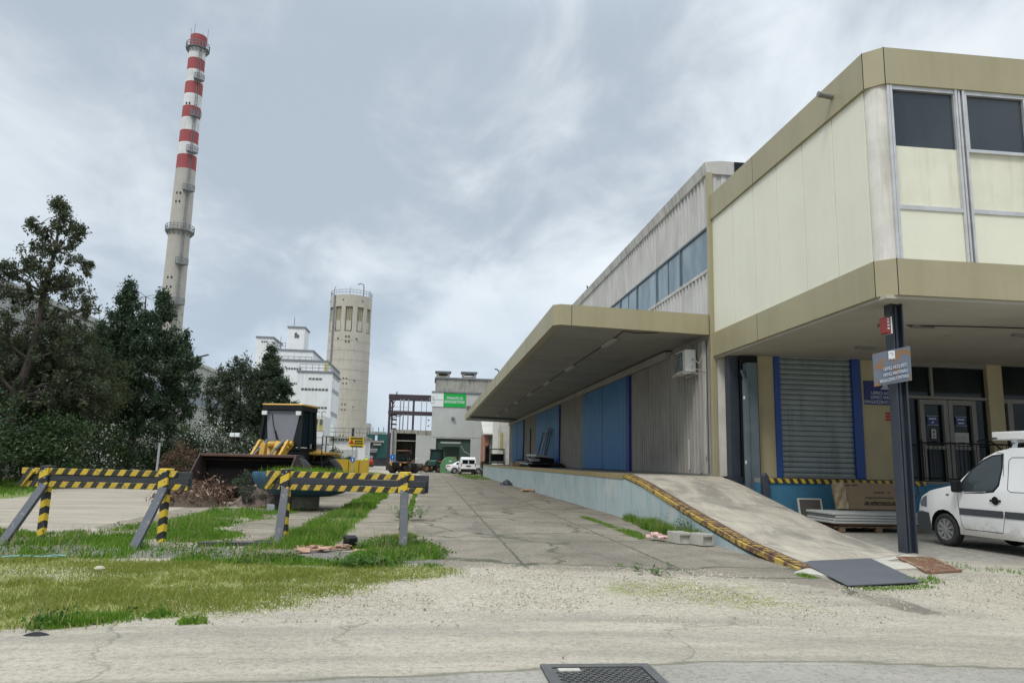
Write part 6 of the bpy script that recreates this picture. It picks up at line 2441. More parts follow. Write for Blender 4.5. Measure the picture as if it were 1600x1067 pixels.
ring(A(300, 79, CY).z, .75, 'gallery')
ring(A(285, 364, CY).z, .75, 'gallery')
ltd = R(-52)
for y_ in (131, 188, 244, 304, 418, 480):
    z = A(300, y_, CY).z
    r = r_at(z)
    mb = MB()
    for (a0, a1) in ((ltd - .42, ltd + .42),):
        n = 8
        ring_i = [(r - .1, a0 + (a1 - a0) * k / n) for k in range(n + 1)]
        pol = [((r - .1) * math.cos(a), (r - .1) * math.sin(a)) for _, a in ring_i] + [((r + 1.1) * math.cos(a), (r + 1.1) * math.sin(a)) for _, a in reversed(ring_i)]
        mb.prism(pol, 2, z, z + .25)
        for k in range(n + 1):
            a = a0 + (a1 - a0) * k / n
            x, y = (r + 1.05) * math.cos(a), (r + 1.05) * math.sin(a)
            mb.box(x - .05, x + .05, y - .05, y + .05, z, z + 1.5)
            if k < n:
                b = a0 + (a1 - a0) * (k + 1) / n
                for h in (.85, 1.45):
                    mb.beam(((r + 1.05) * math.cos(a), (r + 1.05) * math.sin(a), z + h), ((r + 1.05) * math.cos(b), (r + 1.05) * math.sin(b), z + h), .1, .1)
    mb.build('balcony', ironm, ch_)
mb = MB()
for s in (-.22, .22):
    mb.tube([((r_at(z) + .25) * math.cos(ltd) + s * .8, (r_at(z) + .25) * math.sin(ltd) + s * .6, z) for z in (5, 40, 70, ztop - 3)], .07, 5)
for z in np.arange(20, ztop - 3, .9):
    c = ((r_at(z) + .25) * math.cos(ltd), (r_at(z) + .25) * math.sin(ltd), z)
    mb.beam((c[0] - .2, c[1] - .15, z), (c[0] + .2, c[1] + .15, z), .06, .06)
mb.build('ladder', ironm, ch_)
mb = MB()
for zc in (38, 40.2, 58, 60, 82):
    for a in (-1.9, -1.55):
        r = r_at(zc)
        mb.box(r * math.cos(a) - .16, r * math.cos(a) + .16, r * math.sin(a) - .06, r * math.sin(a) + .3, zc, zc + .5)
mb.build('vent_holes', holem, ch_)
mb = MB()
for a in (0, 1.5, 3, 4.5):
    r = r_at(ztop) + .2
    mb.tube([(r * math.cos(a), r * math.sin(a), ztop - 2), (r * math.cos(a), r * math.sin(a), ztop + 2.3)], .05, 5)
mb.build('lightning_rod', ironm, ch_)

# silo
SY = 150.0
si = thing('silo_tower', 'pale cylindrical concrete silo tower with window openings round the top', 'silo', (-16.75, SY, 0))
SR = 4.18
zt = 33.6
mb = MB()
mb.lathe([(SR + .12, -1), (SR + .1, 15), (SR, zt - 8), (SR, zt - 7.4)], 56)
mb.lathe([(SR, zt - 2.4), (SR, zt), (0, zt)], 56)
sw = mb.build('wall', siloc, si, smooth=True)
wins = [-2.62, -2.08, -1.54, -.98, -.42, .14, .7, 1.3, 1.9, 2.5, 3.1]
# piers between the openings
mb = MB()
aw = .17
for i in range(len(wins)):
    a0, a1 = wins[i] + aw, (wins[(i + 1) % len(wins)] + (2 * math.pi if i == len(wins) - 1 else 0)) - aw
    n = 5
    pol = [(SR * math.cos(a0 + (a1 - a0) * k / n), SR * math.sin(a0 + (a1 - a0) * k / n)) for k in range(n + 1)] + [((SR - .5) * math.cos(a1 + (a0 - a1) * k / n), (SR - .5) * math.sin(a1 + (a0 - a1) * k / n)) for k in range(n + 1)]
    mb.prism(pol, 2, zt - 7.4, zt - 2.4)
mb.build('piers', siloc, sw)
mb = MB()
mb.lathe([(SR - .35, zt - 7.5), (SR - .35, zt - 2.3)], 40)
mb.build('window_wall', silod, si, smooth=True)
mb = MB()
for a in wins:
    for da in (-.09, 0, .09):
        c, s = math.cos(a + da), math.sin(a + da)
        mb.beam(((SR - .33) * c, (SR - .33) * s, zt - 6.0), ((SR - .33) * c, (SR - .33) * s, zt - 2.5), .1, .1)
    c, s = math.cos(a), math.sin(a)
    mb.beam(((SR - .28) * c - .5 * -s, (SR - .28) * s - .5 * c, zt - 6.2), ((SR - .28) * c + .5 * -s, (SR - .28) * s + .5 * c, zt - 6.2), .15, 2.0)
mb.build('window_bars', siloc, si)
mb = MB()
a = -2.33
mb.tube([((SR + .12) * math.cos(a), (SR + .12) * math.sin(a), z) for z in (4, 15, zt)], .20, 8)
mb.build('downpipe', wroof, si)
mb = MB()
for z0 in (27.2 - 3.2, 24.0 - 8.3, 10.6, 9.6 - 5):
    for (a, dz) in ((-1.62, 0), (-1.48, 0), (-1.62, 1.0), (-1.48, 1.0), (-2.0, .6), (-1.12, .6)):
        x, y = (SR + .05) * math.cos(a), (SR + .05) * math.sin(a)
        mb.box(x - .13, x + .13, y - .07, y + .3, z0 + dz, z0 + dz + .26)
for z0 in (zt - 1.2,):
    for a in np.arange(-2.8, 0, .95):
        x, y = (SR + .02) * math.cos(a), (SR + .02) * math.sin(a)
        mb.box(x - .1, x + .1, y - .1, y + .1, z0, z0 + .22)
mb.build('vent_holes', holem, si)
mb = MB()
for h in (.5, 1.0):
    mb.lathe([(SR - .1, zt + h), (SR - .02, zt + h), (SR - .02, zt + h + .06), (SR - .1, zt + h + .06)], 40, close=True)
for k in range(36):
    t = 2 * math.pi * k / 36
    mb.tube([((SR - .06) * math.cos(t), (SR - .06) * math.sin(t), zt - .1), ((SR - .06) * math.cos(t), (SR - .06) * math.sin(t), zt + 1.05)], .03, 4, False)
mb.build('guard_rail', ironm, si)
mb = MB()
mb.tube([(2.6, -2.5, zt), (2.6, -2.5, zt + 2.0), (2.5, -2.5, zt + 2.5), (2.0, -2.5, zt + 2.7), (1.3, -2.5, zt + 2.45)], .11, 8)
mb.build('crane_davit', wroof, si)
mb = MB()
mb.tube([(-3.3, -2, zt), (-3.3, -2, zt + 1.2), (-3.0, -2, zt + 2.0)], .06, 5)
mb.tube([(0, -3, zt), (0, -3, zt + 1.8)], .04, 5)
mb.tube([(3.8, -1.2, zt), (3.7, -1.2, zt + 1.6)], .05, 5)
mb.build('lamp_post', ironm, si)
mb = MB()
for z in np.arange(3, 26, 1.95):
    mb.lathe([(SR + .115, z), (SR + .135, z + .03), (SR + .115, z + .06)], 56)
mb.build('pour_joint', mat('silo_joint', (.425, .40, .335), rough=.9, bmp=0), sw)

# white stepped building
WB = thing('white_building', 'white stepped industrial building with window bands and roof towers', 'building', (-18, 112, 0))
xl = -30.0


def block(name, px0, px1, pyt, Y, depth, x0=None, z0=-.2, roof=.25, m=wbuild):
    xa = A(px0, pyt, Y).x if x0 is None else x0
    p = A(px1, pyt, Y)
    mb = MB()
    mb.box(xa, p.x, Y, Y + depth, z0, p.z)
    w = mb.build(name, m, WB, world=True)
    mb = MB()
    mb.box(xa - .15, p.x + .15, Y - .15, Y + depth + .15, p.z + .003, p.z + roof)
    mb.build('roof_edge', wroof, w, world=True)
    return xa, p.x, p.z, w


def winband(parent, x0, x1, z0, z1, Y, n, side=False):
    """n panes between x0..x1 (or along y when side) on the face at Y (or X)"""
    mb = MB()
    L = (x1 - x0) / n
    for k in range(n):
        a, b = x0 + k * L + .05, x0 + (k + 1) * L - .05
        if side:
            mb.box(Y - .1, Y + .03, a, b, z0, z1)
        else:
            mb.box(a, b, Y - .03, Y + .1, z0, z1)
    return mb.build('window', farwin, parent, world=True)


def pband(parent, px0, px1, py0, py1, Y, n):
    xa, za = XZ(px0, py0, Y)
    xb, zb = XZ(px1, py1, Y)
    return winband(parent, xa, xb, min(za, zb), max(za, zb), Y, n)


def rail(parent, x0, x1, Y, z, h=1.0):
    mb = MB()
    for q_ in (.5, 1.0):
        mb.box(x0, x1, Y - .03, Y + .03, z + h * q_ - .04, z + h * q_ + .03)
    n = max(2, int((x1 - x0) / .9))
    for k in range(n + 1):
        x = x0 + (x1 - x0) * k / n
        mb.box(x - .03, x + .03, Y - .03, Y + .03, z, z + h)
    mb.build('guard_rail', ironm, parent, world=True)


aA = block('front_block', 0, 519.5, 583, 110, 9.5, x0=-19.4)
rail(aA[3], -19.2, -14.6, 110.1, aA[2] + .2)
mb = MB()
for y in np.arange(110.2, 119, .8):
    mb.box(aA[1] - .06, aA[1], y, y + .05, aA[2], aA[2] + 1.2)
mb.box(aA[1] - .06, aA[1], 110, 119.4, aA[2] + 1.14, aA[2] + 1.22)
mb.build('guard_rail', ironm, aA[3], world=True)
mb = MB()
xa_, za_ = XZ(501, 573, 109.98)
mb.box(xa_, xa_ + .55, 113.85, 114, aA[2] + .3, aA[2] + 2.0)
mb.build('yellow_door', yellowfr, WB, world=True)
pband(aA[3], 482, 503.5, 590, 594, 110, 4)
pband(aA[3], 470, 513, 606, 611, 110, 8)
pband(aA[3], 470, 511, 634.5, 639, 110, 8)
for (za, zb) in ((11.0, 11.6), (7.6, 8.2), (4.6, 5.1), (13.2, 13.8)):
    winband(aA[3], 111.0, 118.5, za, zb, aA[1], 6, True)
aB = block('main_block', 0, 511.5, 566, 114, 15, x0=-25)
mb = MB()
mb.box(aB[1] - 2.5, aB[1] - .1, 120.5, 129, 14.5, 15.4)
mb.build('terrace', wbuild, WB, world=True)
pband(aB[3], 446, 471, 574, 578, 114, 6)
pband(aB[3], 446, 466, 597, 601, 114, 5)
pband(aB[3], 446, 466, 613, 617, 114, 5)
rail(aB[3], -22.5, -19.6, 114.0, XZ(440, 570, 114)[1] + .1) if False else None
aC = block('rear_block', 0, 489, 549.5, 120, 12, x0=-26.0)
rail(aC[3], -24.6, -19.1, 119.7, XZ(440, 567, 119.7)[1], 1.1)
mb = MB()
mb.box(-24.6, -19.0, 119.5, 120, XZ(440, 567.6, 119.7)[1] - .25, XZ(440, 567.6, 119.7)[1])
mb.build('balcony_slab', wbuild, aC[3], world=True)
rail(aC[3], -26, -23.4, 120.2, aC[2] + .2, 1.1)
aD = block('roof_tower', 450.5, 476.5, 513, 124, 4.5, z0=15)
xa, za = XZ(463, 520, 124)
mb = MB()
mb.box(xa - .25, xa + .12, 123.95, 124.1, za - .55, za)
mb.box(xa + .12, xa + .5, 123.95, 124.1, za - .85, za - .3)
mb.box(xa - .25, xa + .12, 123.95, 124.1, za - .85, za - .59)
mb.build('window', farwin, aD[3], world=True)
mb = MB()
mb.tube([(xa - .6, 125, aD[2]), (xa - .6, 125, aD[2] + 2)], .05, 5)
mb.tube([(xa - 2.6, 125, aC[2]), (xa - 2.6, 125, aC[2] + 3)], .05, 5)
mb.build('antenna', ironm, aD[3], world=True)
aE = block('roof_tower', 401, 427, 528.5, 124, 7.5, z0=10)
pband(aE[3], 408, 419, 532.5, 535.5, 124, 3)
# low terrace wing
FY = 104.0
fw_ = MB()
fx0, fx1 = -14.3, -8.55
zt_ = A(513, 681, FY).z
fw_.box(fx0, fx1, FY, FY + 8, -.2, zt_ - .3)
lw = fw_.build('terrace_wing', wbuild, WB, world=True)
mb = MB()
mb.box(fx0 + .45, fx1 + .25, FY - .5, FY + 8, zt_ - .3, zt_)
mb.build('terrace_slab', stained, lw, world=True)
rail(lw, fx0 + .6, fx1 + .2, FY - .45, zt_, 1.1)
mb = MB()
mb.box(fx0 + .05, fx0 + 1.2, FY + .5, FY + 5, zt_, zt_ + 1.6)
mb.build('stair_head', wbuild, lw, world=True)
for (a, b, n) in ((517, 526.5, 3), (529, 538, 3), (540, 545.5, 2)):
    pband(lw, a, b, 684.5, 689, FY, n)
mb = MB()
mb.box(-12.9, -9.6, FY - .04, FY + .1, .2, 2.6)
mb.build('pale_door', sheet, lw, world=True)
mb = MB()
mb.box(XZ(549.5, 665, 110)[0], XZ(552.5, 665, 110)[0], 111, 111.4, zt_, zt_ + 1.5)
mb.build('cabinet', holem, lw, world=True)
# yellow framed annex in front of it
GYY = 90.0
an = thing('annex_building', 'low white annex with tall yellow window frames behind the loader cab', 'building', (-14, GYY, 0))
mb = MB()
mb.box(-17.5, -12.45, GYY, GYY + 6, -.1, 6.35)
mb.build('wall', wbuild, an, world=True)
for (a, b) in ((483, 488), (491.5, 496.5), (499, 504)):
    x0, z1 = XZ(a, 652.5 + (a - 483) * .12, GYY)
    x1, z0 = XZ(b, 673, GYY)
    mb = MB()
    mb.box(x0, x1, GYY - .05, GYY + .1, z0, z1)
    f_ = mb.build('window_frame', yellowfr, an, world=True)
    mb = MB()
    mb.box(x0 + .07, x1 - .07, GYY - .08, GYY, (z0 + z1) / 2, z1 - .08)
    mb.build('pane', farwin, f_, world=True)
rail(an, -14.2, -12.3, GYY - 1.0, 3.0, 1.5)
mb = MB()
mb.box(-14.3, -12.2, GYY - 1.1, GYY - .06, 2.85, 3.0)
mb.build('landing', ironm, an, world=True)
mb = MB()
for x in (-13.4, -12.7):
    mb.tube([(x, GYY - .02, 6.2), (x, GYY - .3, 6.75), (x + .2, GYY - .5, 6.85), (x + .5, GYY - .6, 6.75)], .05, 6)
mb.build('lamp_bracket', ironm, an, world=True)
mb = MB()
for z in (.8, 1.7):
    mb.beam((-13.9, GYY - .6, z), (-12.3, GYY - .6, z + .9), .6, .08)
mb.build('steps', ironm, an, world=True)

# teal plant far behind
te = thing('teal_plant', 'distant plant building with teal cladding and pale decks', 'building', (-18, 160, 0))
TY = 160.0
for nm, (a, b, c, d_), m_ in (('teal_wall', (572, 583, 678, 690), tealm), ('teal_wall', (590, 612, 678, 716), tealm), ('deck_wall', (560, 592, 690, 705), wroof), ('top_hall', (579, 602, 673.5, 679), gutter), ('base_hall', (556, 640, 705, 720), ironm), ('pale_stack', (570.5, 575.5, 660, 678), gutter)):
    x0, z1 = XZ(a, c, TY)
    x1, z0 = XZ(b, d_, TY)
    off = {'teal_wall': 0, 'deck_wall': .8, 'top_hall': 2.2, 'base_hall': 1.5, 'pale_stack': 3}[nm]
    mb = MB()
    mb.box(x0, x1, TY + off, TY + off + 5, z0 - (0 if nm != 'base_hall' else 2), z1)
    mb.build(nm, m_, te, world=True)
mb = MB()
for (a, b, y) in ((566, 600, 689.5), (584, 596, 694.5), (560, 590, 702)):
    x0, z = XZ(a, y, TY)
    x1, _ = XZ(b, y, TY)
    mb.box(x0, x1, TY - 1.4, TY - .1, z - .15, z + .25)
mb.build('deck', gutter, te, world=True)
mb = MB()
for px in (573, 576, 581, 590, 598):
    x0, z0 = XZ(px, 673, TY)
    mb.tube([(x0, TY + 3, z0 - 1), (x0, TY + 3, z0 + .9)], .08, 5)
mb.build('pipes', ironm, te, world=True)

# steel skeleton and the open shed under it
SK = thing('steel_skeleton', 'rusty maroon steel frame skeleton standing beside the grey concrete building', 'steel structure', (-3, 100, 0))
KY = 100.0
zT, zTb = A(606, 615.5, KY).z, A(606, 624, KY).z
zM, zMb = A(606, 641.5, KY).z, A(606, 648, KY).z
x0_ = A(608, 660, KY).x
cols_ = [(x0_, .34, 0), (A(645.5, 640, KY).x, .22, 0)]
for (x, w, dy) in ((x0_, .30, 0), (A(645.5, 640, KY).x, .17, 0), (x0_ + .05, .22, 6), (A(645.5, 640, KY).x, .14, 6)):
    mb = MB()
    mb.box(x - w / 2, x + w / 2, KY + dy - .15, KY + dy + .15, -.1, zT)
    mb.build('column', purple, SK, world=True)
for (a, b) in ((zT, zTb), (zM, zMb)):
    for dy in (0, 6):
        mb = MB()
        mb.box(x0_ - .2, .4, KY + dy - .155, KY + dy + .155, b + .12 + (.25 if dy else 0), a)
        mb.build('beam', purple, SK, world=True)
    for x in (x0_, ):
        mb = MB()
        mb.box(x - .14, x + .14, KY + .16, KY + 5.84, b + .05, a - .05)
        mb.build('beam', purple, SK, world=True)
mb = MB()
mb.beam((x0_ + .15, KY - .1, zTb - 1.2), (x0_ + .7, KY - .1, zTb - .05), .1, .12)
mb.beam((x0_ + .15, KY - .1, zM), (x0_ + .65, KY - .1, zTb - .7), .08, .1)
mb.beam((x0_ + .15, KY - .1, zMb - .45), (x0_ + 1.6, KY - .1, zMb - .02), .08, .1)
mb.build('brace', purple, SK, world=True)
mb = MB()
for px in (625, 630, 637.5, 658, 666):
    x = A(px, 650, KY + 5.5).x
    mb.tube([(x, KY + 5.5, zMb - 2.2), (x, KY + 5.5, zT - .2)], .05 if px > 640 else .09, 6)
mb.build('pipe', galv, SK, world=True)
mb = MB()
for z in np.arange(5.4, zMb, .62):
    mb.box(x0_ + .2, x0_ + .95, KY + .3, KY + 1.6, z, z + .16)
for z in np.arange(.4, 5.2, .62):
    mb.box(x0_ - .1, x0_ + .7, KY + .3, KY + 1.6, z, z + .14)
mb.beam((x0_ + .9, KY + .5, 5.3), (x0_ + .9, KY + .5, zMb), .05, .05)
mb.build('stairs', purple, SK, world=True)
mb = MB()
for z in (5.9, 6.65, 7.3):
    mb.box(A(668, 660, KY).x, A(671, 660, KY).x, KY - .05, KY + .2, z, z + .14)
mb.tube([(A(632, 610, KY).x - 1, KY, zT), (A(632, 610, KY).x - 1, KY, zT + .35)], .08, 6)
mb.build('clamp', purple, SK, world=True)
rail_ = MB()
for z in (zM + .3, zM + .75):
    rail_.box(x0_ + .3, x0_ + 2.6, KY + 4, KY + 4.05, z, z + .05)
rail_.build('guard_rail', galv, SK, world=True)
sd = thing('open_shed', 'grey concrete shed with dark open doorway below the steel skeleton', 'shed', (-2, 98, 0))
mb = MB()
mb.box(-4.72, -4.15, 98, 104, -.1, 5.28)
mb.box(-4.15, -1.62, 98, 104, 4.82, 5.28)
mb.box(-1.62, .35, 98, 104, -.1, 5.25)
mb.box(-4.15, -1.62, 103.5, 104, -.1, 4.82)
mb.build('wall', stained, sd, world=True)
mb = MB()
mb.box(-4.15, -1.62, 99.0, 99.1, 3.9, 4.82)
mb.build('shutter_box', black, sd, world=True)
mb = MB()
mb.box(-4.14, -1.63, 98.1, 98.3, 3.82, 3.9)
mb.build('crossbar', sheet, sd, world=True)
mb = MB()
mb.box(-1.6, .36, 97.94, 97.998, .1, 4.6)
mb.build('concrete_panel', greyconc, sd, world=True)
mb = MB()
mb.prism([(-4.14, -.1), (-4.14, 2.6), (-2.6, 1.0), (-1.63, 1.6), (-1.63, -.1)], 1, 99.2, 102)
mb.build('heap_inside', rubblem, sd, world=True)
mb = MB()
mb.box(-4.86, -4.66, 97.6, 97.9, -.1, 5.3)
mb.build('door_post', galv, sd, world=True)

# grey concrete building with green sign
GYB = 97.0
gb = thing('concrete_building', 'grey concrete building with green sign and stained rooftop block', 'building', (7, GYB, 0))
zr = A(673, 613, GYB).z
mb = MB()
mb.box(.36, 1.0, GYB, GYB + 10, -.1, zr)
mb.box(1.0, 5.5, GYB, GYB + 10, A(681, 684.5, GYB).z, zr)
mb.box(5.5, 16, GYB, GYB + 10, -.1, zr)
mb.box(1.0, 5.5, GYB + 3, GYB + 10, -.1, 4.3)
wl = mb.build('wall', greyconc, gb, world=True)
mb = MB()
mb.box(.2, 16.1, GYB - .15, GYB + 10, zr + .003, zr + .18)
mb.build('roof_edge', wroof, gb, world=True)
mb = MB()
zj = A(700, 683.5, GYB).z
mb.box(.36, 16, GYB - .02, GYB + .1, zj, zj + .06)
mb.build('ledge', stained, wl, world=True)
mb = MB()
mb.box(1.0, 5.5, GYB + .3, GYB + .4, 0, 4.3)
mb.build('roller_door', greendoor, gb, world=True)
x0, z0 = XZ(680.5, 612, 99.5)
mb = MB()
mb.box(x0, 16, 99.5, 106, zr, A(681, 591, 99.5).z)
ub = mb.build('rooftop_block', stained, gb, world=True)
mb = MB()
mb.box(x0 - .15, 16.2, 99.3, 106, A(681, 591, 99.5).z + .003, A(681, 591, 99.5).z + .16)
mb.build('roof_edge', wroof, ub, world=True)
mb = MB()
xs_, _ = XZ(723.5, 600, 99.48)
mb.prism([(xs_, zr + .2), (xs_ - .1, 13.1), (xs_ + .95, 13.1), (xs_ + .9, zr + .9), (xs_ + .6, zr + .3)], 1, 99.47, 99.495) if False else None
for i, (a, b, tp, bt) in enumerate(((681, 704, 581, 590.5), (721.5, 745, 582, 591.5))):
    xa, zt2 = XZ(a, tp, 100.5)
    xb, zb2 = XZ(b, bt, 100.5)
    mb = MB()
    wv = .32
    mb.box(xa + .1, xa + .1 + wv, 100.5, 102.4, zb2, zt2)
    mb.box(xb - .1 - wv, xb - .1, 100.5, 102.4, zb2, zt2)
    mb.box(xa + .1 + wv, xb - .1 - wv, 100.5, 102.4, zb2, zb2 + (zt2 - zb2) * .35)
    mb.box(xa + .1 + wv, xb - .1 - wv, 100.5, 102.4, zt2 - .2, zt2)
    if i == 0:
        mb.box(xa + .1 + wv, xb - .1 - wv, 101.5, 102.2, zb2 + .2, zt2)
    v_ = mb.build('roof_vent', stained, gb, world=True)
    mb = MB()
    mb.box(xa - .08, xb + .08, 100.3, 102.6, zt2 + .002, zt2 + .13)
    mb.build('vent_cap', wroof, v_, world=True)
gs = thing('direction_sign', 'white and green wall sign with arrow emblem and white lettering', 'sign', (2.6, GYB, 8.3))
xa, zt2 = XZ(674, 614, GYB)
xm, _ = XZ(693, 624, GYB)
xb, zb2 = XZ(727.5, 636, GYB)
zt2, zb2 = A(710, 614.5, GYB).z, A(710, 636, GYB).z
mb = MB()
mb.box(xa, xm, GYB - .08, GYB - .005, zb2, zt2 + .05)
mb.build('white_panel', signwhite, gs, world=True)
mb = MB()
mb.box(xm + .01, xb, GYB - .09, GYB - .005, zb2, zt2)
mb.build('green_panel', signgreen, gs, world=True)
text('IMPIANTO DI\nBIODIGESTIONE', 'lettering', letter, gs, ((xm + xb) / 2, GYB - .1, (zt2 + zb2) / 2), .50, sx=.72)
mb = MB()
c = ((xa + xm) / 2 - .05, GYB - .085, (zt2 + zb2) / 2)
mb.tube([(c[0] - .55 + .45 * math.cos(t), c[1], c[2] - .05 + .42 * math.sin(t)) for t in np.linspace(1.2, 5.6, 14)], .035, 5)
mb.tube([(c[0] - .6, c[1], c[2] + .02), (c[0] + .7, c[1], c[2] + .02)], .035, 5)
mb.tube([(c[0] - .35, c[1], c[2] + .25), (c[0] - .6, c[1], c[2] + .02), (c[0] - .35, c[1], c[2] - .2)], .035, 5)
mb.build('arrow_emblem', galv, gs, world=True)
mb = MB()
xl_, zl_ = XZ(707.5, 653, GYB)
mb.box(xl_ - .2, xl_ + .2, GYB - .45, GYB - .005, zl_ - .1, zl_ + .12)
mb.build('wall_lamp', wroof, gb, world=True)
mb = MB()
xl_, zl_ = XZ(729, 634, GYB)
mb.box(xl_, xl_ + .6, GYB - .03, GYB + .05, zl_ - .55, zl_)
mb.build('vent_grille', farwin, gb, world=True)

# brick hut and beige gable beyond the dock
hu = thing('brick_hut', 'small brick hut with white sloping roof beyond the end of the dock', 'hut', (7, 84, 0))
mb = MB()
mb.box(6.35, 6.85, 84.5, 90, -.1, 4.5)
mb.build('brick_wall', brick, hu, world=True)
mb = MB()
mb.box(6.85, 9.5, 84.7, 90, -.1, 4.5)
mb.build('wall', stained, hu, world=True)
mb = MB()
mb.prism([(83.9, 4.42), (83.9, 4.55), (87.5, 6.1), (87.5, 5.95)], 0, 6.15, 9.6)
mb.build('roof', hutroof, hu, world=True)
mb = MB()
mb.prism([(84.5, 4.4), (87.4, 5.85), (87.4, 4.4)], 0, 6.3, 6.4)
mb.build('gable', stained, hu, world=True)
mb = MB()
mb.box(6.3, 6.86, 84.44, 84.52, .2, 1.5)
mb.build('red_base', redbox, hu, world=True)
eb = thing('beige_block', 'beige wall block with tall yellow window right beyond the canopy end', 'building', (8.3, 74, 0))
mb = MB()
mb.box(6.9, 12, 74, 80, -.1, 5.6)
mb.build('wall', offwhite, eb, world=True)
mb = MB()
x0, z1 = XZ(782, 676, 74)
x1, z0 = XZ(785, 702, 74)
mb.box(x0, x1, 73.94, 74.05, z0, z1)
mb.build('yellow_window', yellowfr, eb, world=True)

# left hall
lh = thing('opposite_hall', 'long grey corrugated hall with window strip behind the trees', 'warehouse', (-22, 20, 0))


def lcorr(y0, y1, z0, z1, name, m):
    return corrugate(y0, y1, z0, z1, X=-22, pitch=.32, d=.04, out=1).build(name, m, lh, world=True)


mb = MB()
mb.box(-40, -22.06, 20, 100, -.1, 9.9)
mb.build('core', steelgrey, lh, world=True)
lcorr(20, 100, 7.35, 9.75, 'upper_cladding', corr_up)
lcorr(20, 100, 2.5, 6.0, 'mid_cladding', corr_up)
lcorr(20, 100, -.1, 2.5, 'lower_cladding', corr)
mb = MB()
mb.box(-22.05, -21.98, 20, 100, 6.0, 7.35)
lg = mb.build('window_strip', tealglass, lh, world=True)
mb = MB()
y = 20
while y < 100:
    mb.box(-21.98, -21.93, y, y + .1, 6.0, 7.35)
    y += 2.6
mb.box(-22, -21.9, 20, 100, 5.92, 6.0)
mb.build('mullions', gutter, lg, world=True)
mb = MB()
mb.box(-40.2, -21.85, 19.9, 100.1, 9.75, 10.05)
mb.build('roof', gutter, lh, world=True)

# lamp, posts, signs, fence, worker, etc
sl_ = thing('street_lamp', 'street lamp arm reaching out from behind the dense dark evergreen', 'street lamp', (-14.6, 44.5, 0))
p0, p1 = A(290, 563, 44.5), A(326, 554, 44.2)
mb = MB()
mb.tube([(-14.6, 44.5, 0), (-14.6, 44.5, p0.z - .1), tuple(p0.lerp(p1, .2)), tuple(p0.lerp(p1, .65))], [.07, .05, .035, .03], 8)
mb.build('pole', ironm, sl_, world=True)
mb = MB()
mb.beam(tuple(p0.lerp(p1, .6)), tuple(p1), .16, .07)
mb.build('lamp_head', ironm, sl_, world=True, bevel=.02)
p0 = A(248, 700, 34)
mb = MB()
mb.tube([(0, 0, -.1), (0.02, 0, 1.9)], .05, 8)
mb.build('marker_post', galv, None, 'thin pale grey post at the verge behind the left barrier', 'post', loc=(-11.68, 34, 0))
ys = thing('warning_sign', 'yellow warning board with red triangle on two thin posts', 'sign', (-7.1, 75, 0))
cz = [A(545.5, 682, 75), A(569, 684, 75), A(568, 699.5, 75), A(544.5, 698, 75)]
mb = MB()
mb.add([tuple(p) for p in cz] + [(p.x, p.y + .05, p.z) for p in cz], [(0, 1, 2, 3), (7, 6, 5, 4), (0, 4, 5, 1), (1, 5, 6, 2), (2, 6, 7, 3), (3, 7, 4, 0)])
bd = mb.build('board', signyellow, ys, world=True)
mb = MB()
c = A(549.5, 690, 74.97)
mb.prism([(c.x - .26, c.z - .2), (c.x + .26, c.z - .2), (c.x, c.z + .27)], 1, 74.96, 74.98)
mb.build('triangle', red, bd, world=True)
mb = MB()
for (a, b, y) in ((548, 567, 684.5), (554, 567, 688.8), (554, 567, 692.5), (548, 566, 697)):
    q0, q1 = A(a, y, 74.97), A(b, y + .8, 74.97)
    mb.box(q0.x, q1.x, 74.96, 74.98, q0.z - .06, q0.z + .06)
mb.build('print_lines', letblack, bd, world=True)
for px in (550.5, 556.5):
    mb = MB()
    x = A(px, 705, 75.1).x
    mb.tube([(x, 75.1, -.1), (x, 75.1, 2.7)], .045, 6)
    mb.build('post', galv, ys, world=True)


def bluesign(px, py, Y, label, w=.45):
    p = A(px, py, Y)
    t = thing('blue_sign', label, 'sign', (p.x, Y, 0))
    mb = MB()
    mb.tube([(p.x, Y + .05, -.1), (p.x, Y + .05, p.z + .2)], .05, 6)
    mb.build('post', galv, t, world=True)
    mb = MB()
    mb.box(p.x - w / 2, p.x + w / 2, Y - .02, Y, p.z - w / 2, p.z + w / 2)
    mb.build('plate', mat('traffic_blue', (.02, .15, .5), rough=.4, bmp=0) if 'traffic_blue' not in MATS else MATS['traffic_blue'], t, world=True)
    mb = MB()
    mb.box(p.x - .04, p.x + .04, Y - .03, Y - .015, p.z - .12, p.z + .1)
    mb.build('arrow_mark', letter, t, world=True)


bluesign(551, 718, 61, 'small blue traffic sign before the yellow barrier fence', .36)
bluesign(613.5, 714, 92, 'small blue traffic sign by the shed door post', .62)
fx = A(520, 724, 66).x
for k in range(4):
    mb = MB()
    x = fx + k * .88
    mb.prism([(-.435, 0), (.435, 0), (.435, 1.22), (.42, 1.32), (-.42, 1.32), (-.435, 1.22)], 1, -.16, .16)
    o = mb.build('road_barrier_block', yelfence, None, 'yellow plastic barrier block in the row under the warning board', 'barrier block', 'row of yellow barrier blocks', loc=(x, 66 + k * .12, 0), bevel=.015)
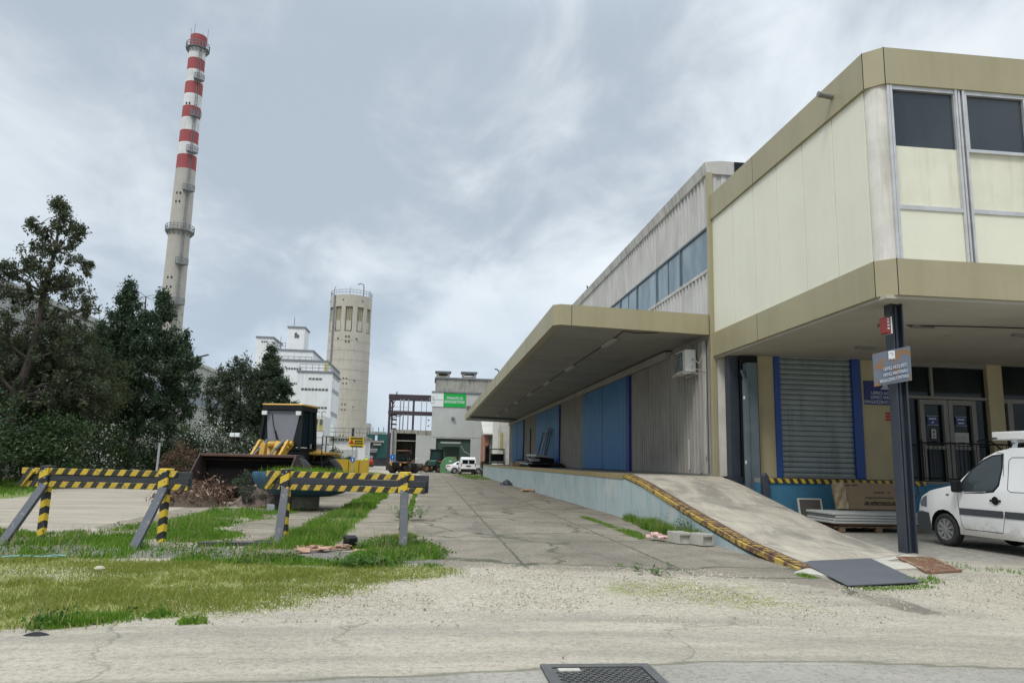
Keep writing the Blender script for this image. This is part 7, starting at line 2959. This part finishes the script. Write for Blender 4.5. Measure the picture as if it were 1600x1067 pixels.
# hi-vis worker
wk = thing('person', 'worker in a bright hi-vis vest and dark trousers standing on the far road', 'person', (-7.45, 93, 0))
bm_ = bmesh.new()
joints_ = {'pel': ((0, 0, .9), .14), 'tor': ((0, .02, 1.15), .15), 'che': ((0, 0, 1.38), .17), 'nek': ((0, -.01, 1.5), .06), 'hed': ((0, -.03, 1.60), .095), 'top': ((0, -.02, 1.70), .07),
           'hl': ((.09, 0, .82), .085), 'kl': ((.11, -.04, .46), .06), 'al': ((.12, .02, .08), .045), 'fl': ((.13, -.14, .03), .035), 'hr': ((-.09, 0, .82), .085), 'kr': ((-.10, .03, .46), .06), 'ar': ((-.11, .10, .08), .045), 'fr': ((-.12, -.04, .03), .035),
           'sl': ((.19, 0, 1.40), .06), 'el': ((.26, .04, 1.14), .045), 'wl': ((.26, -.10, .93), .035), 'dl': ((.25, -.14, .85), .03), 'sr': ((-.19, 0, 1.40), .06), 'er': ((-.27, .03, 1.14), .045), 'wr': ((-.25, -.12, .95), .035), 'dr': ((-.24, -.17, .88), .03)}
ed = [('pel', 'tor'), ('tor', 'che'), ('che', 'nek'), ('nek', 'hed'), ('hed', 'top'), ('pel', 'hl'), ('hl', 'kl'), ('kl', 'al'), ('al', 'fl'), ('pel', 'hr'), ('hr', 'kr'), ('kr', 'ar'), ('ar', 'fr'), ('che', 'sl'), ('sl', 'el'), ('el', 'wl'), ('wl', 'dl'), ('che', 'sr'), ('sr', 'er'), ('er', 'wr'), ('wr', 'dr')]
keys = list(joints_)
me = bpy.data.meshes.new('body')
me.from_pydata([joints_[k][0] for k in keys], [(keys.index(a), keys.index(b)) for a, b in ed], [])
bo = bpy.data.objects.new('body', me)
COL.objects.link(bo)
bo.parent = wk
md = bo.modifiers.new('skin', 'SKIN')
md.use_smooth_shade = True
if not me.skin_vertices:
    me.attributes
try:
    sv = me.skin_vertices[0].data
except Exception:
    bpy.context.view_layer.objects.active = bo
    bpy.ops.mesh.customdata_skin_add()
    sv = me.skin_vertices[0].data
for i, k in enumerate(keys):
    sv[i].radius = (joints_[k][1], joints_[k][1])
    sv[i].use_root = k == 'pel'
bo.modifiers.new('sub', 'SUBSURF').levels = 1
me.materials.append(trousers)
ORG[bo.name] = Vector((0, 0, 0))
mb = MB()
mb.lathe([(.17, .92), (.185, 1.1), (.20, 1.3), (.215, 1.42), (.12, 1.49), (.07, 1.5)], 14)
mb.build('vest', vest, wk, smooth=True)
mb = MB()
mb.lathe([(0, 1.50), (.07, 1.53), (.092, 1.6), (.08, 1.68), (0, 1.70)], 12, (0, -.035, 0))
mb.build('face', skin, wk, smooth=True)
mb = MB()
mb.lathe([(.10, 1.655), (.105, 1.67), (.09, 1.73), (0, 1.77)], 12, (0, -.025, 0))
mb.build('hard_hat', signwhite, wk, smooth=True)
# distant red cart
rc = thing('utility_cart', 'small reddish utility vehicle parked beyond the yellow barrier fence', 'vehicle', (-10.6, 135, 0), R(20))
mb = MB()
mb.box(-.7, .7, -1.3, 1.3, .45, 1.0)
mb.prism([(-1.3, 1.0), (-.9, 1.5), (.2, 1.5), (.3, 1.0)], 0, -.6, .6)
mb.build('body', red, rc, bevel=.05)
mb = MB()
mb.box(-.62, .62, -1.0, .1, 1.55, 1.95)
mb.build('cab', galv, rc, bevel=.05)
for x in (-.6, .6):
    for y in (-.85, .85):
        wheel(rc, x, y, .32, .2, 1 if x > 0 else -1, 0, rubber, hub, .5)

# canopy outer edge sits a little higher than at the wall
for o in [canopy] + list(canopy.children):
    if o.type == 'MESH':
        ox = ORG[o.name].x
        for v in o.data.vertices:
            v.co.z += (7.9 - (v.co.x + ox)) * .026

# ------------------------------------------------------------------ sky, sun, camera
SUN_EL, SUN_ROT = R(52), R(215)
w = bpy.data.worlds.new('World')
scn.world = w
w.use_nodes = True
nt = w.node_tree
for n in list(nt.nodes):
    nt.nodes.remove(n)
out = nt.nodes.new('ShaderNodeOutputWorld')
bg = nt.nodes.new('ShaderNodeBackground')
nt.links.new(bg.outputs[0], out.inputs[0])
sky = nt.nodes.new('ShaderNodeTexSky')
sky.sky_type = 'NISHITA'
sky.sun_disc = False
sky.sun_elevation = SUN_EL
sky.sun_rotation = SUN_ROT
sky.air_density = 1.2
sky.dust_density = 2.0
tc = nt.nodes.new('ShaderNodeTexCoord')
sp = nt.nodes.new('ShaderNodeSeparateXYZ')
nt.links.new(tc.outputs['Generated'], sp.inputs[0])
zc = mth(nt, 'MAXIMUM', sp.outputs[2], 0.0)
den = mth(nt, 'ADD', zc, .22)
cb_ = nt.nodes.new('ShaderNodeCombineXYZ')
nt.links.new(mth(nt, 'DIVIDE', sp.outputs[0], den), cb_.inputs[0])
nt.links.new(mth(nt, 'DIVIDE', sp.outputs[1], den), cb_.inputs[1])
mp = nt.nodes.new('ShaderNodeMapping')
mp.inputs['Rotation'].default_value = (0, 0, R(62))
mp.inputs['Scale'].default_value = (1.0, .62, 1)
mp.inputs['Location'].default_value = (3.1, 1.7, .4)
nt.links.new(cb_.outputs[0], mp.inputs[0])
n1 = noise(nt, mp.outputs[0], 1.15, 7, .52, .35)
n2 = noise(nt, mp.outputs[0], 2.9, 6, .55, .5)
n3 = noise(nt, mp.outputs[0], .55, 3, .5)
f1 = ramp(nt, mth(nt, 'ADD', mth(nt, 'MULTIPLY', n1, .56), mth(nt, 'MULTIPLY', n2, .44)), .40, .60)
cl = mixc(nt, f1, (4.3, 4.95, 5.7), (7.9, 8.5, 8.95))
cl = mixc(nt, mth(nt, 'MULTIPLY', ramp(nt, n1, .55, .70), .75), cl, (9.8, 10.1, 10.2))
cl = mixc(nt, mth(nt, 'MULTIPLY', ramp(nt, n3, .42, .62), .30), cl, (4.25, 4.9, 5.7))
hz_ = ramp(nt, zc, .04, .34)
cl = mixc(nt, mth(nt, 'MULTIPLY', mth(nt, 'SUBTRACT', 1.0, hz_), .62), cl, (4.35, 5.45, 6.7))
clsky = mixc(nt, .94, sky.outputs[0], cl)
gain = mth(nt, 'ADD', 1.0, mth(nt, 'MULTIPLY', ramp(nt, zc, .52, .92), 2.6))
vm = nt.nodes.new('ShaderNodeVectorMath')
vm.operation = 'SCALE'
nt.links.new(clsky, vm.inputs[0])
nt.links.new(gain, vm.inputs['Scale'])
nt.links.new(vm.outputs[0], bg.inputs[0])
bg.inputs[1].default_value = .10
sd_ = bpy.data.lights.new('sun', 'SUN')
sd_.energy = 1.5
sd_.angle = R(14)
sd_.color = (1, .96, .9)
so_ = bpy.data.objects.new('sun', sd_)
COL.objects.link(so_)
dv = Vector((math.cos(SUN_EL) * math.sin(SUN_ROT), math.cos(SUN_EL) * math.cos(SUN_ROT), math.sin(SUN_EL)))
so_.rotation_euler = dv.to_track_quat('Z', 'Y').to_euler()
cam = bpy.data.cameras.new('camera')
cam.sensor_width = 36
cam.lens = 1150 / 1600 * 36
cam.clip_end = 4000
cam.clip_start = .05
co_ = bpy.data.objects.new('camera', cam)
COL.objects.link(co_)
co_.matrix_world = Matrix.Translation((0, 0, H)) @ CM.to_4x4()
scn.camera = co_
scn.view_settings.view_transform = 'Standard'
scn.view_settings.look = 'None'
scn.view_settings.exposure = .18
scn.view_settings.gamma = 1
scn.render.engine = 'CYCLES'
scn.cycles.max_bounces = 6
scn.cycles.use_denoising = True

# lettering becomes plain meshes
bpy.context.view_layer.update()
dg = bpy.context.evaluated_depsgraph_get()
for o in TEXTS:
    me = bpy.data.meshes.new_from_object(o.evaluated_get(dg))
    n = bpy.data.objects.new('lettering', me)
    COL.objects.link(n)
    n.parent = o.parent
    n.location, n.rotation_euler, n.scale = o.location, o.rotation_euler, o.scale
    bpy.data.objects.remove(o)
